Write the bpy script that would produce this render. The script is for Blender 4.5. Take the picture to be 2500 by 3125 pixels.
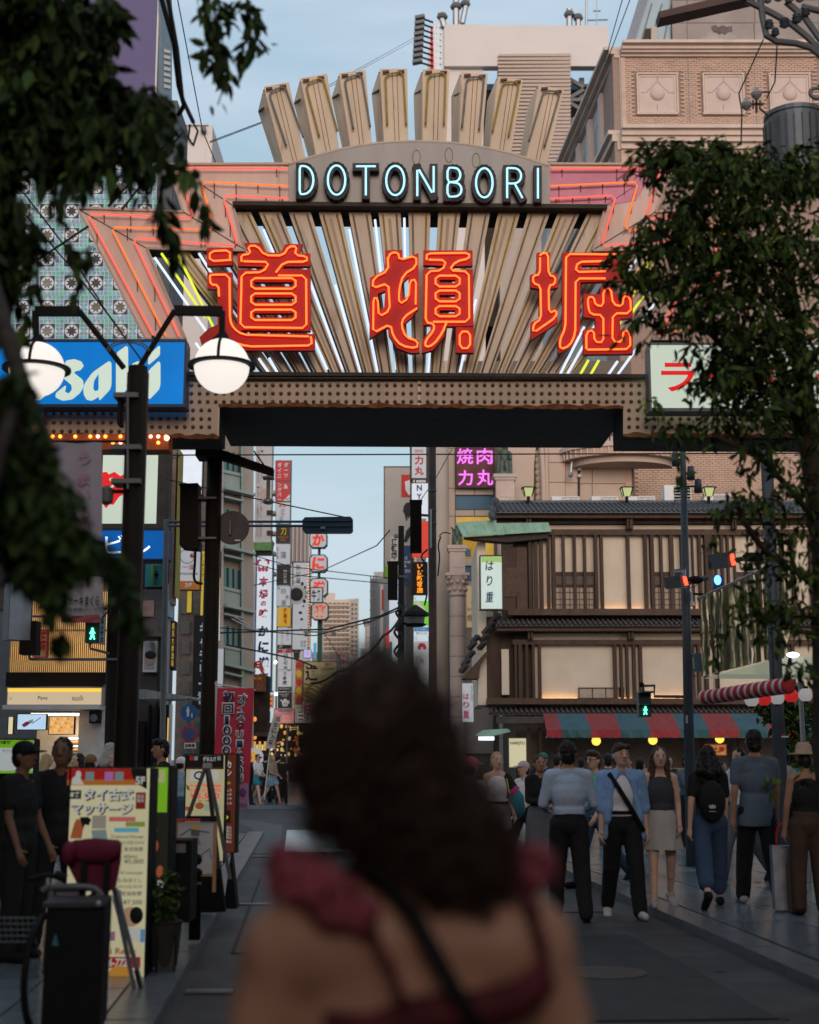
import bpy,bmesh,math,random
import numpy as np
from mathutils import Vector,Matrix,Euler
for _o in list(bpy.data.objects):
 bpy.data.objects.remove(_o)
SC=bpy.context.scene
COL=SC.collection
R=math.radians
PI=math.pi
rng=random.Random(11)
CAM_H=1.63
F_PX,CX,CY=4340.0,1250.0,1562.5
PITCH=math.atan(749.0/F_PX)
cam_data=bpy.data.cameras.new('camera')
cam=bpy.data.objects.new('camera',cam_data)
COL.objects.link(cam)
cam.location=(0,0,CAM_H)
cam.rotation_euler=(PI/2+PITCH,0,0)
cam_data.sensor_fit='VERTICAL'
cam_data.sensor_height=36.0
cam_data.lens=36.0*F_PX/3125.0
cam_data.clip_start=.05
cam_data.clip_end=3000
cam_data.dof.use_dof=True
cam_data.dof.focus_distance=24.0
cam_data.dof.aperture_fstop=1.7
SC.camera=cam
SUN_EL,SUN_AZ=R(11),R(176)
world=bpy.data.worlds.new('World')
SC.world=world
world.use_nodes=True
wn,wl=world.node_tree.nodes,world.node_tree.links
for n in list(wn):
 wn.remove(n)
w_out=wn.new('ShaderNodeOutputWorld')
w_bg=wn.new('ShaderNodeBackground')
w_sky=wn.new('ShaderNodeTexSky')
w_sky.sky_type='NISHITA'
w_sky.sun_disc=False
w_sky.sun_elevation=SUN_EL
w_sky.sun_rotation=SUN_AZ
w_sky.air_density=1.6
w_sky.dust_density=1.5
w_sky.ozone_density=2.0
w_bg.inputs['Strength'].default_value=.118
w_co=wn.new('ShaderNodeTexCoord')
w_map=wn.new('ShaderNodeMapping')
w_map.inputs['Scale'].default_value=(1.0,1.0,4.5)
w_noise=wn.new('ShaderNodeTexNoise')
w_noise.inputs['Scale'].default_value=2.6
w_noise.inputs['Detail'].default_value=7
w_noise.inputs['Roughness'].default_value=.55
w_ramp=wn.new('ShaderNodeValToRGB')
w_ramp.color_ramp.elements[0].position=.38
w_ramp.color_ramp.elements[0].color=(0,0,0,1)
w_ramp.color_ramp.elements[1].position=.66
w_ramp.color_ramp.elements[1].color=(.8,.8,.8,1)
w_mix=wn.new('ShaderNodeMixRGB')
w_mix.inputs['Color2'].default_value=(5.6,6.4,7.4,1)
w_tint=wn.new('ShaderNodeMixRGB')
w_tint.inputs['Fac'].default_value=.62
w_tint.inputs['Color2'].default_value=(4.5,6.2,7.7,1)
wl.new(w_co.outputs['Generated'],w_map.inputs['Vector'])
wl.new(w_map.outputs['Vector'],w_noise.inputs['Vector'])
wl.new(w_noise.outputs['Fac'],w_ramp.inputs['Fac'])
wl.new(w_sky.outputs['Color'],w_tint.inputs['Color1'])
wl.new(w_tint.outputs['Color'],w_mix.inputs['Color1'])
wl.new(w_ramp.outputs['Color'],w_mix.inputs['Fac'])
wl.new(w_mix.outputs['Color'],w_bg.inputs['Color'])
wl.new(w_bg.outputs['Background'],w_out.inputs['Surface'])
sun_data=bpy.data.lights.new('sun','SUN')
sun_data.energy=2.0
sun_data.angle=R(38)
sun_data.color=(1.0,.78,.64)
sun=bpy.data.objects.new('sun',sun_data)
COL.objects.link(sun)
sun.rotation_euler=(PI/2-SUN_EL,0,PI-SUN_AZ)
SC.view_settings.view_transform='Standard'
SC.view_settings.look='None'
SC.view_settings.exposure=.0
SC.view_settings.gamma=1.0
SC.view_settings.use_curve_mapping=False
SC.cycles.use_denoising=True
SC.cycles.max_bounces=5
SC.cycles.diffuse_bounces=3
SC.cycles.glossy_bounces=3
SC.cycles.transmission_bounces=4
SC.cycles.transparent_max_bounces=6
SC.cycles.sample_clamp_indirect=4.0
SC.cycles.caustics_reflective=False
SC.cycles.caustics_refractive=False
FWD=Vector((0,math.cos(PITCH),math.sin(PITCH)))
UPV=Vector((0,-math.sin(PITCH),math.cos(PITCH)))
CAMP=Vector((0,0,CAM_H))
def ray(x,y):
 return FWD+Vector(((x-CX)/F_PX,0,0))+UPV*((CY-y)/F_PX)
def at(x,y,Y):
 d=ray(x,y)
 return CAMP+d*(Y/d.y)
def ground(x,y,z=.0):
 d=ray(x,y)
 return CAMP+d*((z-CAM_H)/d.z)
def gx(x,Y):
 z=CAM_H
 return(x-CX)/F_PX*(Y*math.cos(PITCH)-z*math.sin(PITCH))
class Plane:
 """upright plane through (x px at depth Y) turned by yaw; u runs to the right, z up, d towards the viewer"""
 def __init__(s,Y,yaw=.0,xpx=1250.0):
  s.p=at(xpx,2311,Y)
  s.u=Vector((math.cos(yaw),math.sin(yaw),0))
  s.n=Vector((math.sin(yaw),-math.cos(yaw),0))
  s.Y=Y
 def uz(s,x,y):
  d=ray(x,y)
  t=(s.p-CAMP).dot(s.n)/d.dot(s.n)
  q=CAMP+d*t
  return((q-s.p).dot(s.u),q.z)
 def w(s,u,z,d=.0):
  v=s.p+s.u*u+s.n*d
  return Vector((v.x,v.y,z))
 def px(s,x,y,d=.0):
  u,z=s.uz(x,y)
  return s.w(u,z,d)
 def m(s,px):
  return px*s.Y/F_PX
def reg(ox,oy,sc):
 def f(*a):
  if len(a)==2 and not hasattr(a[0],'__len__'):
   return(ox+a[0]*sc,oy+a[1]*sc)
  if len(a)==1 and not hasattr(a[0][0],'__len__'):
   return(ox+a[0][0]*sc,oy+a[0][1]*sc)
  pts=a[0]if len(a)==1 else a
  return[(ox+p[0]*sc,oy+p[1]*sc)for p in pts]
 return f
def dp(*a):
 return[v*1.44928 for v in a]
class MB:
 def __init__(s):
  s.v,s.f,s.mi=[],[],[]
 def add(s,vs,fs,m=0):
  b=len(s.v)
  s.v.extend(tuple(p)for p in vs)
  s.f.extend(tuple(i+b for i in f)for f in fs)
  s.mi.extend([m]*len(fs))
  return s
 def box8(s,c,m=0):
  return s.add(c,[(3,2,1,0),(4,5,6,7),(0,1,5,4),(1,2,6,5),(2,3,7,6),(3,0,4,7)],m)
 def box(s,c,size,rz=.0,m=0,rot=None):
  M=rot if rot is not None else Matrix.Rotation(rz,3,'Z')
  c=Vector(c)
  h=[v/2 for v in size]
  cs=[(-h[0],-h[1],-h[2]),(h[0],-h[1],-h[2]),(h[0],h[1],-h[2]),(-h[0],h[1],-h[2]),(-h[0],-h[1],h[2]),(h[0],-h[1],h[2]),(h[0],h[1],h[2]),(-h[0],h[1],h[2])]
  return s.box8([c+M@Vector(q)for q in cs],m)
 def bar(s,p0,p1,w,h=None,m=0):
  p0,p1=Vector(p0),Vector(p1)
  h=w if h is None else h
  d=p1-p0
  L=d.length
  if L<1e-6:
   return s
  q=d.to_track_quat('X','Z').to_matrix()
  return s.box((p0+p1)/2,(L,w,h),rot=q,m=m)
 def prism(s,poly,d0,d1,pl,m=0,mside=None):
  """polygon in (u, z) on a plane, extruded from d0 (back) to d1 (front)"""
  n=len(poly)
  ar=sum(poly[i][0]*poly[(i+1)%n][1]-poly[(i+1)%n][0]*poly[i][1]for i in range(n))
  if ar<0:
   poly=poly[::-1]
  vs=[pl.w(u,z,d1)for u,z in poly]+[pl.w(u,z,d0)for u,z in poly]
  s.add(vs,[tuple(range(n)),tuple(range(2*n-1,n-1,-1))],m)
  b=len(s.v)-2*n
  for i in range(n):
   j=(i+1)%n
   s.f.append((b+j,b+i,b+n+i,b+n+j))
   s.mi.append(m if mside is None else mside)
  return s
 def ppx(s,pl,pts,d0,d1,m=0,mside=None):
  return s.prism([pl.uz(*p)for p in pts],d0,d1,pl,m,mside)
 def rpx(s,pl,x0,y0,x1,y1,d0,d1,m=0,mside=None):
  u0,z0=pl.uz((x0+x1)/2,y0)
  u1,z1=pl.uz((x0+x1)/2,y1)
  ua=pl.uz(x0,(y0+y1)/2)[0]
  ub=pl.uz(x1,(y0+y1)/2)[0]
  return s.prism([(ua,z1),(ub,z1),(ub,z0),(ua,z0)],d0,d1,pl,m,mside)
 def tube(s,pts,r,n=6,m=0,cap=True,closed=False):
  pts=[Vector(p)for p in pts]
  k=len(pts)
  rs=r if hasattr(r,'__len__')else[r]*k
  b=len(s.v)
  ref=None
  for i,p in enumerate(pts):
   if closed:
    t=pts[(i+1)%k]-pts[i-1]
   else:
    t=pts[min(i+1,k-1)]-pts[max(i-1,0)]
   if t.length<1e-9:
    t=Vector((0,0,1))
   t.normalize()
   if ref is None:
    ref=Vector((0,0,1))if abs(t.z)<.9 else Vector((1,0,0))
   a=(ref-t*ref.dot(t))
   if a.length<1e-6:
    a=t.orthogonal()
   a.normalize()
   ref=a
   c=t.cross(a)
   for j in range(n):
    an=2*PI*j/n
    s.v.append(tuple(p+(a*math.cos(an)+c*math.sin(an))*rs[i]))
  rows=k if closed else k-1
  for i in range(rows):
   i2=(i+1)%k
   for j in range(n):
    j2=(j+1)%n
    s.f.append((b+i*n+j,b+i*n+j2,b+i2*n+j2,b+i2*n+j))
    s.mi.append(m)
  if cap and not closed:
   s.f.append(tuple(b+j for j in range(n-1,-1,-1)));s.mi.append(m)
   s.f.append(tuple(b+(k-1)*n+j for j in range(n)));s.mi.append(m)
  return s
 def lathe(s,c,prof,n=16,m=0,axis=None,cap=True):
  """profile [(r, z)] turned round the vertical through c (or a given 3x3 rotation)"""
  c=Vector(c)
  b=len(s.v)
  for r,z in prof:
   for j in range(n):
    an=2*PI*j/n
    q=Vector((r*math.cos(an),r*math.sin(an),z))
    s.v.append(tuple(c+(axis@q if axis is not None else q)))
  for i in range(len(prof)-1):
   for j in range(n):
    j2=(j+1)%n
    s.f.append((b+i*n+j,b+i*n+j2,b+(i+1)*n+j2,b+(i+1)*n+j))
    s.mi.append(m)
  if cap:
   s.f.append(tuple(b+j for j in range(n-1,-1,-1)));s.mi.append(m)
   k=len(prof)-1
   s.f.append(tuple(b+k*n+j for j in range(n)));s.mi.append(m)
  return s
 def ell(s,c,rad,n=12,k=8,m=0,rot=None,cut=None):
  prof=[]
  for i in range(k+1):
   a=-PI/2+PI*i/k
   prof.append((max(math.cos(a),.02),math.sin(a)))
  c=Vector(c)
  rad=(rad,rad,rad)if not hasattr(rad,'__len__')else rad
  M=Matrix.Diagonal(rad)
  if rot is not None:
   M=rot@M
  return s.lathe(c,prof,n,m,axis=M)
 def cap(s,p0,r0,p1,r1,n=10,m=0,sx=1.0):
  """closed tapered capsule"""
  p0,p1=Vector(p0),Vector(p1)
  d=p1-p0
  L=d.length
  if L<1e-6:
   return s.ell(p0,r0,n,6,m)
  q=d.to_track_quat('Z','Y').to_matrix()@Matrix.Diagonal((sx,1,1))
  prof=[(r0*.05,-r0)]
  for a in(60,30,0):
   prof.append((r0*math.cos(R(a)),-r0*math.sin(R(a))))
  for a in(0,30,60):
   prof.append((r1*math.cos(R(a)),L+r1*math.sin(R(a))))
  prof.append((r1*.05,L+r1))
  return s.lathe(p0,prof,n,m,axis=q)
 def mesh(s,name,mats,origin=None,smooth=False):
  me=bpy.data.meshes.new(name)
  v=s.v
  if origin is not None:
   ox,oy,oz=origin
   v=[(a-ox,b-oy,c-oz)for a,b,c in v]
  me.from_pydata(v,[],s.f)
  mats=mats if isinstance(mats,(list,tuple))else[mats]
  for q in mats:
   me.materials.append(q)
  if len(mats)>1:
   me.polygons.foreach_set('material_index',s.mi)
  if smooth:
   me.polygons.foreach_set('use_smooth',[True]*len(me.polygons))
  me.update()
  return me
ROOTLOC={}
def props(o,label=None,cat=None,group=None,kind=None):
 if label:o['label']=label
 if cat:o['category']=cat
 if group:o['group']=group
 if kind:o['kind']=kind
 return o
def thing(name,loc,label,cat,group=None):
 o=bpy.data.objects.new(name,None)
 o.empty_display_size=.2
 COL.objects.link(o)
 o.location=loc
 ROOTLOC[o.name]=Vector(loc)
 return props(o,label,cat,group)
def part(root,name,mb,mats,smooth=False,kind=None,label=None):
 """mesh given in world coordinates, hung under root (a thing or a part of one)"""
 org=ROOTLOC.get(root.name,Vector((0,0,0)))
 me=mb.mesh(name,mats,org,smooth)if isinstance(mb,MB)else mb
 o=bpy.data.objects.new(name,me)
 COL.objects.link(o)
 o.parent=root
 ROOTLOC[o.name]=org
 return props(o,label,None,None,kind)
def solo(name,mb,mats,label,cat,group=None,smooth=False,loc=None,kind=None):
 """a thing that is one mesh"""
 if loc is None:
  xs=[p[0]for p in mb.v];ys=[p[1]for p in mb.v];zs=[p[2]for p in mb.v]
  loc=((min(xs)+max(xs))/2,(min(ys)+max(ys))/2,min(zs))
 me=mb.mesh(name,mats,loc,smooth)
 o=bpy.data.objects.new(name,me)
 COL.objects.link(o)
 o.location=loc
 ROOTLOC[o.name]=Vector(loc)
 return props(o,label,cat,group,kind)
def struct(name,mb,mats,smooth=False,kind='structure'):
 o=bpy.data.objects.new(name,mb.mesh(name,mats,None,smooth))
 COL.objects.link(o)
 ROOTLOC[o.name]=Vector((0,0,0))
 o['kind']=kind
 return o
def share(root,name,me,M,kind=None):
 """a part that shares mesh data; M is a world matrix"""
 o=bpy.data.objects.new(name,me)
 COL.objects.link(o)
 o.parent=root
 org=ROOTLOC[root.name]
 o.matrix_local=Matrix.Translation(-org)@M
 if kind:o['kind']=kind
 return o
MATS={}
def mat(name,col,rough=.7,metal=.0,var=.12,scale=6.0,bump=.0,bscale=None,spec=.22,dirt=None,trans=.0,sheen=.0,streak=False,alpha=None):
 if name in MATS:
  return MATS[name]
 m=bpy.data.materials.new(name)
 m.use_nodes=True
 nt=m.node_tree
 b=nt.nodes['Principled BSDF']
 b.inputs['Roughness'].default_value=rough
 b.inputs['Metallic'].default_value=metal
 b.inputs['Specular IOR Level'].default_value=spec
 if trans:
  b.inputs['Transmission Weight'].default_value=trans
 if sheen:
  b.inputs['Sheen Weight'].default_value=sheen
 co=nt.nodes.new('ShaderNodeTexCoord')
 src=co.outputs['Object']
 if streak:
  mp=nt.nodes.new('ShaderNodeMapping')
  mp.inputs['Scale'].default_value=(1,1,.16)
  nt.links.new(src,mp.inputs['Vector'])
  src=mp.outputs['Vector']
 no=nt.nodes.new('ShaderNodeTexNoise')
 no.inputs['Scale'].default_value=scale
 no.inputs['Detail'].default_value=6
 no.inputs['Roughness'].default_value=.6
 nt.links.new(src,no.inputs['Vector'])
 rp=nt.nodes.new('ShaderNodeValToRGB')
 e=rp.color_ramp.elements
 lo=[c*(1-var)for c in col[:3]]
 hi=[min(1,c*(1+var))for c in col[:3]]
 e[0].position,e[1].position=.3,.7
 e[0].color=(*lo,1)
 e[1].color=(*hi,1)
 nt.links.new(no.outputs['Fac'],rp.inputs['Fac'])
 out=rp.outputs['Color']
 if dirt:
  n2=nt.nodes.new('ShaderNodeTexNoise')
  n2.inputs['Scale'].default_value=dirt[1]
  n2.inputs['Detail'].default_value=8
  n2.inputs['Roughness'].default_value=.7
  nt.links.new(src,n2.inputs['Vector'])
  r2=nt.nodes.new('ShaderNodeValToRGB')
  r2.color_ramp.elements[0].position=dirt[2]
  r2.color_ramp.elements[0].color=(0,0,0,1)
  r2.color_ramp.elements[1].position=dirt[2]+.2
  r2.color_ramp.elements[1].color=(1,1,1,1)
  nt.links.new(n2.outputs['Fac'],r2.inputs['Fac'])
  mx=nt.nodes.new('ShaderNodeMixRGB')
  mx.inputs['Color2'].default_value=(*dirt[0],1)
  nt.links.new(r2.outputs['Color'],mx.inputs['Fac'])
  nt.links.new(out,mx.inputs['Color1'])
  out=mx.outputs['Color']
 nt.links.new(out,b.inputs['Base Color'])
 if bump:
  n3=nt.nodes.new('ShaderNodeTexNoise')
  n3.inputs['Scale'].default_value=bscale or scale*6
  n3.inputs['Detail'].default_value=4
  nt.links.new(co.outputs['Object'],n3.inputs['Vector'])
  bp=nt.nodes.new('ShaderNodeBump')
  bp.inputs['Strength'].default_value=bump
  bp.inputs['Distance'].default_value=.02
  nt.links.new(n3.outputs['Fac'],bp.inputs['Height'])
  nt.links.new(bp.outputs['Normal'],b.inputs['Normal'])
 MATS[name]=m
 return m
def emit(name,col,strength=1.0,var=.0,scale=3.0,base=None):
 """a lit surface: lamp glass, neon tube or backlit sign face"""
 if name in MATS:
  return MATS[name]
 m=bpy.data.materials.new(name)
 m.use_nodes=True
 nt=m.node_tree
 b=nt.nodes['Principled BSDF']
 b.inputs['Base Color'].default_value=(*(base or[min(c,1)*.3 for c in col]),1)
 b.inputs['Roughness'].default_value=.45
 b.inputs['Specular IOR Level'].default_value=.15
 b.inputs['Emission Color'].default_value=(*col,1)
 b.inputs['Emission Strength'].default_value=strength
 if var:
  co=nt.nodes.new('ShaderNodeTexCoord')
  no=nt.nodes.new('ShaderNodeTexNoise')
  no.inputs['Scale'].default_value=scale
  no.inputs['Detail'].default_value=2
  nt.links.new(co.outputs['Object'],no.inputs['Vector'])
  mr=nt.nodes.new('ShaderNodeMapRange')
  mr.inputs['To Min'].default_value=strength*(1-var)
  mr.inputs['To Max'].default_value=strength*(1+var)
  nt.links.new(no.outputs['Fac'],mr.inputs['Value'])
  nt.links.new(mr.outputs['Result'],b.inputs['Emission Strength'])
 MATS[name]=m
 return m
PENDING=[]
def later(temp,target,post):
 COL.objects.link(temp)
 PENDING.append((temp,target,post))
def finish_pending():
 bpy.context.view_layer.update()
 dg=bpy.context.evaluated_depsgraph_get()
 for temp,target,post in PENDING:
  me=bpy.data.meshes.new_from_object(temp.evaluated_get(dg),depsgraph=dg)
  old=target.data
  post(me,target)
  me.name=target.name.split('.')[0]
  target.data=me
  bpy.data.meshes.remove(old)
 for temp,target,post in PENDING:
  d=temp.data
  bpy.data.objects.remove(temp)
  if isinstance(d,bpy.types.Mesh):
   bpy.data.meshes.remove(d)
  else:
   bpy.data.curves.remove(d)
 PENDING.clear()
def empty_child(root,name,kind=None):
 me=bpy.data.meshes.new(name)
 o=bpy.data.objects.new(name,me)
 COL.objects.link(o)
 if root is not None:
  o.parent=root
  ROOTLOC[o.name]=ROOTLOC[root.name]
 if kind:o['kind']=kind
 return o
def lettering(root,pl,s,x0,y0,x1,y1,m,d=.02,vertical=False,bold=.0,thick=.006,shear=.0,name='lettering',keep=False,flipx=False,spacing=1.0,lean=.0):
 """writing fitted to a pixel rectangle on a plane"""
 if vertical:
  s='\n'.join(s)
 cu=bpy.data.curves.new('txt','FONT')
 cu.body=s
 cu.align_x='CENTER'
 cu.size=1.0
 cu.space_line=1.02*spacing
 cu.space_character=spacing if not vertical else 1.0
 cu.offset=bold
 cu.shear=shear
 cu.resolution_u=3
 cu.fill_mode='FRONT'
 t=bpy.data.objects.new('txt',cu)
 o=empty_child(root,name)
 org=ROOTLOC[root.name]
 u0=pl.uz(x0,(y0+y1)/2)[0];u1=pl.uz(x1,(y0+y1)/2)[0]
 z1=pl.uz((x0+x1)/2,y0)[1];z0=pl.uz((x0+x1)/2,y1)[1]
 def post(me,target):
  n=len(me.vertices)
  me.materials.clear()
  me.materials.append(m)
  if n==0:
   return
  a=np.empty(n*3)
  me.vertices.foreach_get('co',a)
  a=a.reshape(-1,3)
  lo,hi=a[:,:2].min(0),a[:,:2].max(0)
  ex=np.maximum(hi-lo,1e-4)
  fx=(u1-u0)/ex[0];fz=(z1-z0)/ex[1]
  if keep:
   fx=fz=min(fx,fz)
  cu_,cz_=(u0+u1)/2,(z0+z1)/2
  mid=(lo+hi)/2
  uu=cu_+(a[:,0]-mid[0])*fx*(-1 if flipx else 1)
  zz=cz_+(a[:,1]-mid[1])*fz
  uu=uu+lean*(zz-cz_)
  P=np.array(pl.p);U=np.array(pl.u);N=np.array(pl.n)
  w=P+uu[:,None]*U+N*d
  w[:,2]=zz
  w-=np.array(org)
  me.vertices.foreach_set('co',w.ravel())
  me.update()
  if thick:
   bm=bmesh.new();bm.from_mesh(me)
   geo=bmesh.ops.extrude_face_region(bm,geom=bm.faces[:])
   nv=[g for g in geo['geom']if isinstance(g,bmesh.types.BMVert)]
   bmesh.ops.translate(bm,verts=nv,vec=pl.n*thick)
   bmesh.ops.recalc_face_normals(bm,faces=bm.faces[:])
   bm.to_mesh(me);bm.free()
 later(t,o,post)
 return o
def cut_panel(root,name,pl,loops_px,d0,d1,mats):
 """panel with holes: first loop outline, others holes (pixel loops on a plane)"""
 cu=bpy.data.curves.new('cut','CURVE')
 cu.dimensions='2D'
 cu.fill_mode='BOTH'
 cu.extrude=abs(d1-d0)/2
 for lp in loops_px:
  sp=cu.splines.new('POLY')
  sp.points.add(len(lp)-1)
  for q,(x,y)in zip(sp.points,lp):
   u,z=pl.uz(x,y)
   q.co=(u,z,0,1)
  sp.use_cyclic_u=True
 t=bpy.data.objects.new('cut',cu)
 o=empty_child(root,name)
 org=ROOTLOC[root.name]
 dm=(d0+d1)/2
 def post(me,target):
  me.materials.clear()
  for q in(mats if isinstance(mats,(list,tuple))else[mats]):
   me.materials.append(q)
  for v in me.vertices:
   u,z,e=v.co
   w=pl.w(u,z,dm+e)-org
   v.co=w
  me.update()
  if isinstance(mats,(list,tuple))and len(mats)>1:
   for p in me.polygons:
    p.material_index=0 if p.normal.dot(pl.n)>.9 or p.normal.dot(pl.n)<-.9 else 1
 later(t,o,post)
 return o
def chaikin(pts,it=2,closed=False,lim=.0):
 pts=[Vector(p)for p in pts]
 for _ in range(it):
  out=[]
  n=len(pts)
  if not closed:
   out.append(pts[0])
  for i in range(n if closed else n-1):
   a,b=pts[i],pts[(i+1)%n]
   L=(b-a).length
   k=lim or(min(.25,.05/L)if L>0 else .25)
   out+=[a.lerp(b,k),a.lerp(b,1-k)]
  if not closed:
   out.append(pts[-1])
  pts=out
 return pts
def neon(root,pl,pts,m,d=.06,r=.012,closed=False,name='neon_tube',n=6,rounded=2):
 path=[pl.px(x,y,d)for x,y in pts]
 if rounded:
  path=chaikin(path,rounded,closed)
 return part(root,name,MB().tube(path,r,n,closed=closed),m,smooth=True)
def board(name,label,cat,Y,rect,face,frame,thick=.12,edge=4,texts=(),yaw=.0,group=None,loc=None,pl=None,extra=None,foot=None):
 x0,y0,x1,y1=rect
 pl=pl or Plane(Y,yaw,(x0+x1)/2)
 base=pl.px((x0+x1)/2,y1)
 r=thing(name,base if foot is None else foot,label,cat,group)
 mb=MB()
 if edge:
  for a in((x0,y0,x1,y0+edge),(x0,y1-edge,x1,y1),(x0,y0+edge,x0+edge,y1-edge),(x1-edge,y0+edge,x1,y1-edge)):
   mb.rpx(pl,*a,-thick,.02)
  part(r,'frame',mb,frame)
 f=MB().rpx(pl,x0+edge,y0+edge,x1-edge,y1-edge,-thick+.004,.0)
 fo=part(r,'face',f,face)
 for t in texts:
  t=dict(t)
  s=t.pop('s')
  b=t.pop('r')
  lettering(r,pl,s,*b,**t)
 r['_pl']=0
 del r['_pl']
 return r,pl
# ================================================================== common materials
M_asphalt=mat('asphalt',(.046,.044,.046),.55,var=.4,scale=1.6,bump=.6,bscale=110,dirt=((.085,.08,.078),.9,.5))
M_patch=mat('asphalt_patch',(.075,.078,.083),.55,var=.2,scale=4,bump=.3,bscale=80)
M_pave=[mat('paving_stone_%s'%k,c,.16,var=.2,scale=2.2,spec=.6,bump=.12,bscale=40,dirt=((.09,.09,.09),2.5,.6))for k,c in(('grey',(.17,.205,.235)),('pale',(.22,.25,.275)),('dim',(.13,.155,.175)))]
M_kerb=mat('kerb_granite',(.13,.138,.148),.25,var=.15,spec=.5,scale=9,bump=.1,bscale=60)
M_line=mat('road_paint',(.62,.62,.6),.6,var=.15,scale=4,dirt=((.2,.2,.2),3,.6))
M_black=mat('black_paint',(.010,.010,.011),.6,var=.2,scale=6,spec=.1)
M_brownblack=mat('dark_brown_paint',(.014,.010,.008),.65,var=.2,scale=4,spec=.1)
M_greymetal=mat('grey_metal',(.13,.135,.14),.5,.2,var=.15,scale=5)
M_steel=mat('galvanised_steel',(.33,.35,.37),.4,.7,var=.15,scale=8)
M_white=mat('white_plastic',(.7,.7,.69),.45,var=.06)
M_offwhite=mat('off_white_panel',(.55,.53,.5),.6,var=.1,scale=1.0,streak=True)
M_glass=mat('dark_glass',(.03,.045,.055),.2,var=.2,spec=.3)
M_bluewin=mat('blue_window',(.035,.11,.18),.4,var=.25,scale=.5,spec=.15)
M_wire=mat('cable_rubber',(.015,.016,.018),.5)
M_red=mat('red_print',(.55,.03,.035),.5,var=.06)
M_pink=mat('pink_print',(.62,.05,.13),.5,var=.05)
M_ink=mat('black_print',(.012,.012,.016),.5,var=.05)
M_inkblue=mat('navy_print',(.02,.035,.12),.5,var=.05)
M_whiteprint=mat('white_print',(.75,.75,.74),.5,var=.04)
M_yellow=mat('yellow_print',(.7,.47,.03),.5,var=.05)
M_green=mat('green_print',(.2,.45,.03),.5,var=.05)
M_orange=mat('orange_print',(.65,.2,.03),.5,var=.05)
M_signwhite=emit('backlit_white',(.78,.84,.92),.62,var=.12,scale=1.5)
M_signwhite2=emit('backlit_white_dim',(.75,.77,.82),.36,var=.15,scale=1.5)
M_signcream=emit('backlit_cream',(.85,.78,.5),.55,var=.15,scale=1.5)
M_signgreenwhite=emit('backlit_pale_green',(.72,.82,.68),.66,var=.12,scale=1.2)
M_warm=emit('warm_lit',(1.0,.66,.25),.85,var=.15,scale=2)
# ================================================================== ground
SY=R(-4.1)
S_DIR=Vector((math.sin(SY),math.cos(SY),0))
S_RGT=Vector((math.cos(SY),-math.sin(SY),0))
def st(r,s,z=.0):
 v=S_RGT*r+S_DIR*s
 return Vector((v.x,v.y,z))
def tost(p):
 return(p.x*S_RGT.x+p.y*S_RGT.y,p.x*S_DIR.x+p.y*S_DIR.y)
g=MB()
g.add([(-400,-60,0),(400,-60,0),(400,900,0),(-400,900,0)],[(0,1,2,3)])
road=struct('road',g,M_asphalt)
RK=tost(ground(2223,2900))[0]
LK=tost(ground(600,2928))[0]
def sidewalk(name,r_in,side,s0,s1,width,tile_w,tile_l,ncols,kerb_w,s_t0,s_t1):
 """raised pavement with granite kerb stones and separate paving stones"""
 a,b=(r_in,r_in+width)if side>0 else(r_in-width,r_in)
 m=MB()
 m.box8([st(a+.02,s0,0),st(b-.02,s0,0),st(b-.02,s1,0),st(a+.02,s1,0),st(a+.02,s0,.05),st(b-.02,s0,.05),st(b-.02,s1,.05),st(a+.02,s1,.05)])
 w=struct(name,m,M_pave[2])
 ROOTLOC[w.name]=Vector((0,0,0))
 rot=Matrix.Rotation(-SY,4,'Z')
 kme=[MB().box((0,0,.04),(kerb_w-.01,.985,.088)).mesh('kerb_stone',M_kerb)for _ in range(2)]
 s=s0
 while s<s1:
  rc=r_in+side*kerb_w/2
  share(w,'kerb_stone',rng.choice(kme),Matrix.Translation(st(rc,s+.5,rng.uniform(-.003,.003)))@Matrix.Rotation(SY*-1,4,'Z'))
  s+=1.0
 tme=[MB().box((0,0,0),(tile_w-.014,tile_l-.014,.05)).mesh('paving_stone',q)for q in M_pave]
 n=0
 for i in range(ncols):
  s=s_t0+(tile_l/2 if i%2 else 0)
  while s<s_t1:
   rc=r_in+side*(kerb_w+.006+tile_w*(i+.5))
   Mx=Matrix.Translation(st(rc,s,.066+rng.uniform(-.003,.003)))@Matrix.Rotation(-SY,4,'Z')@Matrix.Rotation(rng.uniform(-.004,.004),4,'X')
   share(w,'paving_stone',rng.choices(tme,(6,3,3))[0],Mx)
   n+=1
   s+=tile_l
 return w
sidewalk('pavement_right',RK,1,6,37,9,.74,.9,8,.32,8,36)
sidewalk('pavement_left',LK,-1,5,31,8,.62,.9,5,.32,7,30)
m=MB()
m.box8([(-60,46.5,0),(60,46.5,0),(60,58,0),(-60,58,0),(-60,46.5,.12),(60,46.5,.12),(60,58,.12),(-60,58,.12)])
far_pave=struct('pavement_far',m,M_pave[0])
m=MB().box8([(-9,58,.0),(9,58,.0),(-8,330,.0),(-17,330,.0),(-9,58,.13),(9,58,.13),(-8,330,.13),(-17,330,.13)])
struct('shopping_street',m,M_pave[2])
m=MB()
for(x0,y0,x1,y1,z)in():
 pass
def sheet(name,pts,z,mm):
 return struct(name,MB().add([(*ground(x,y).xy,z)for x,y in pts],[tuple(range(len(pts)))]),mm)
lane=[(880,2504),(1700,2504),(1700,2530),(880,2530)]
sheet('road_patch',[(748,2604),(850,2604),(862,2520),(780,2506),(728,2500),(735,2515),(778,2535),(772,2570)][::-1],.004,M_patch)
z=MB()
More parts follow.
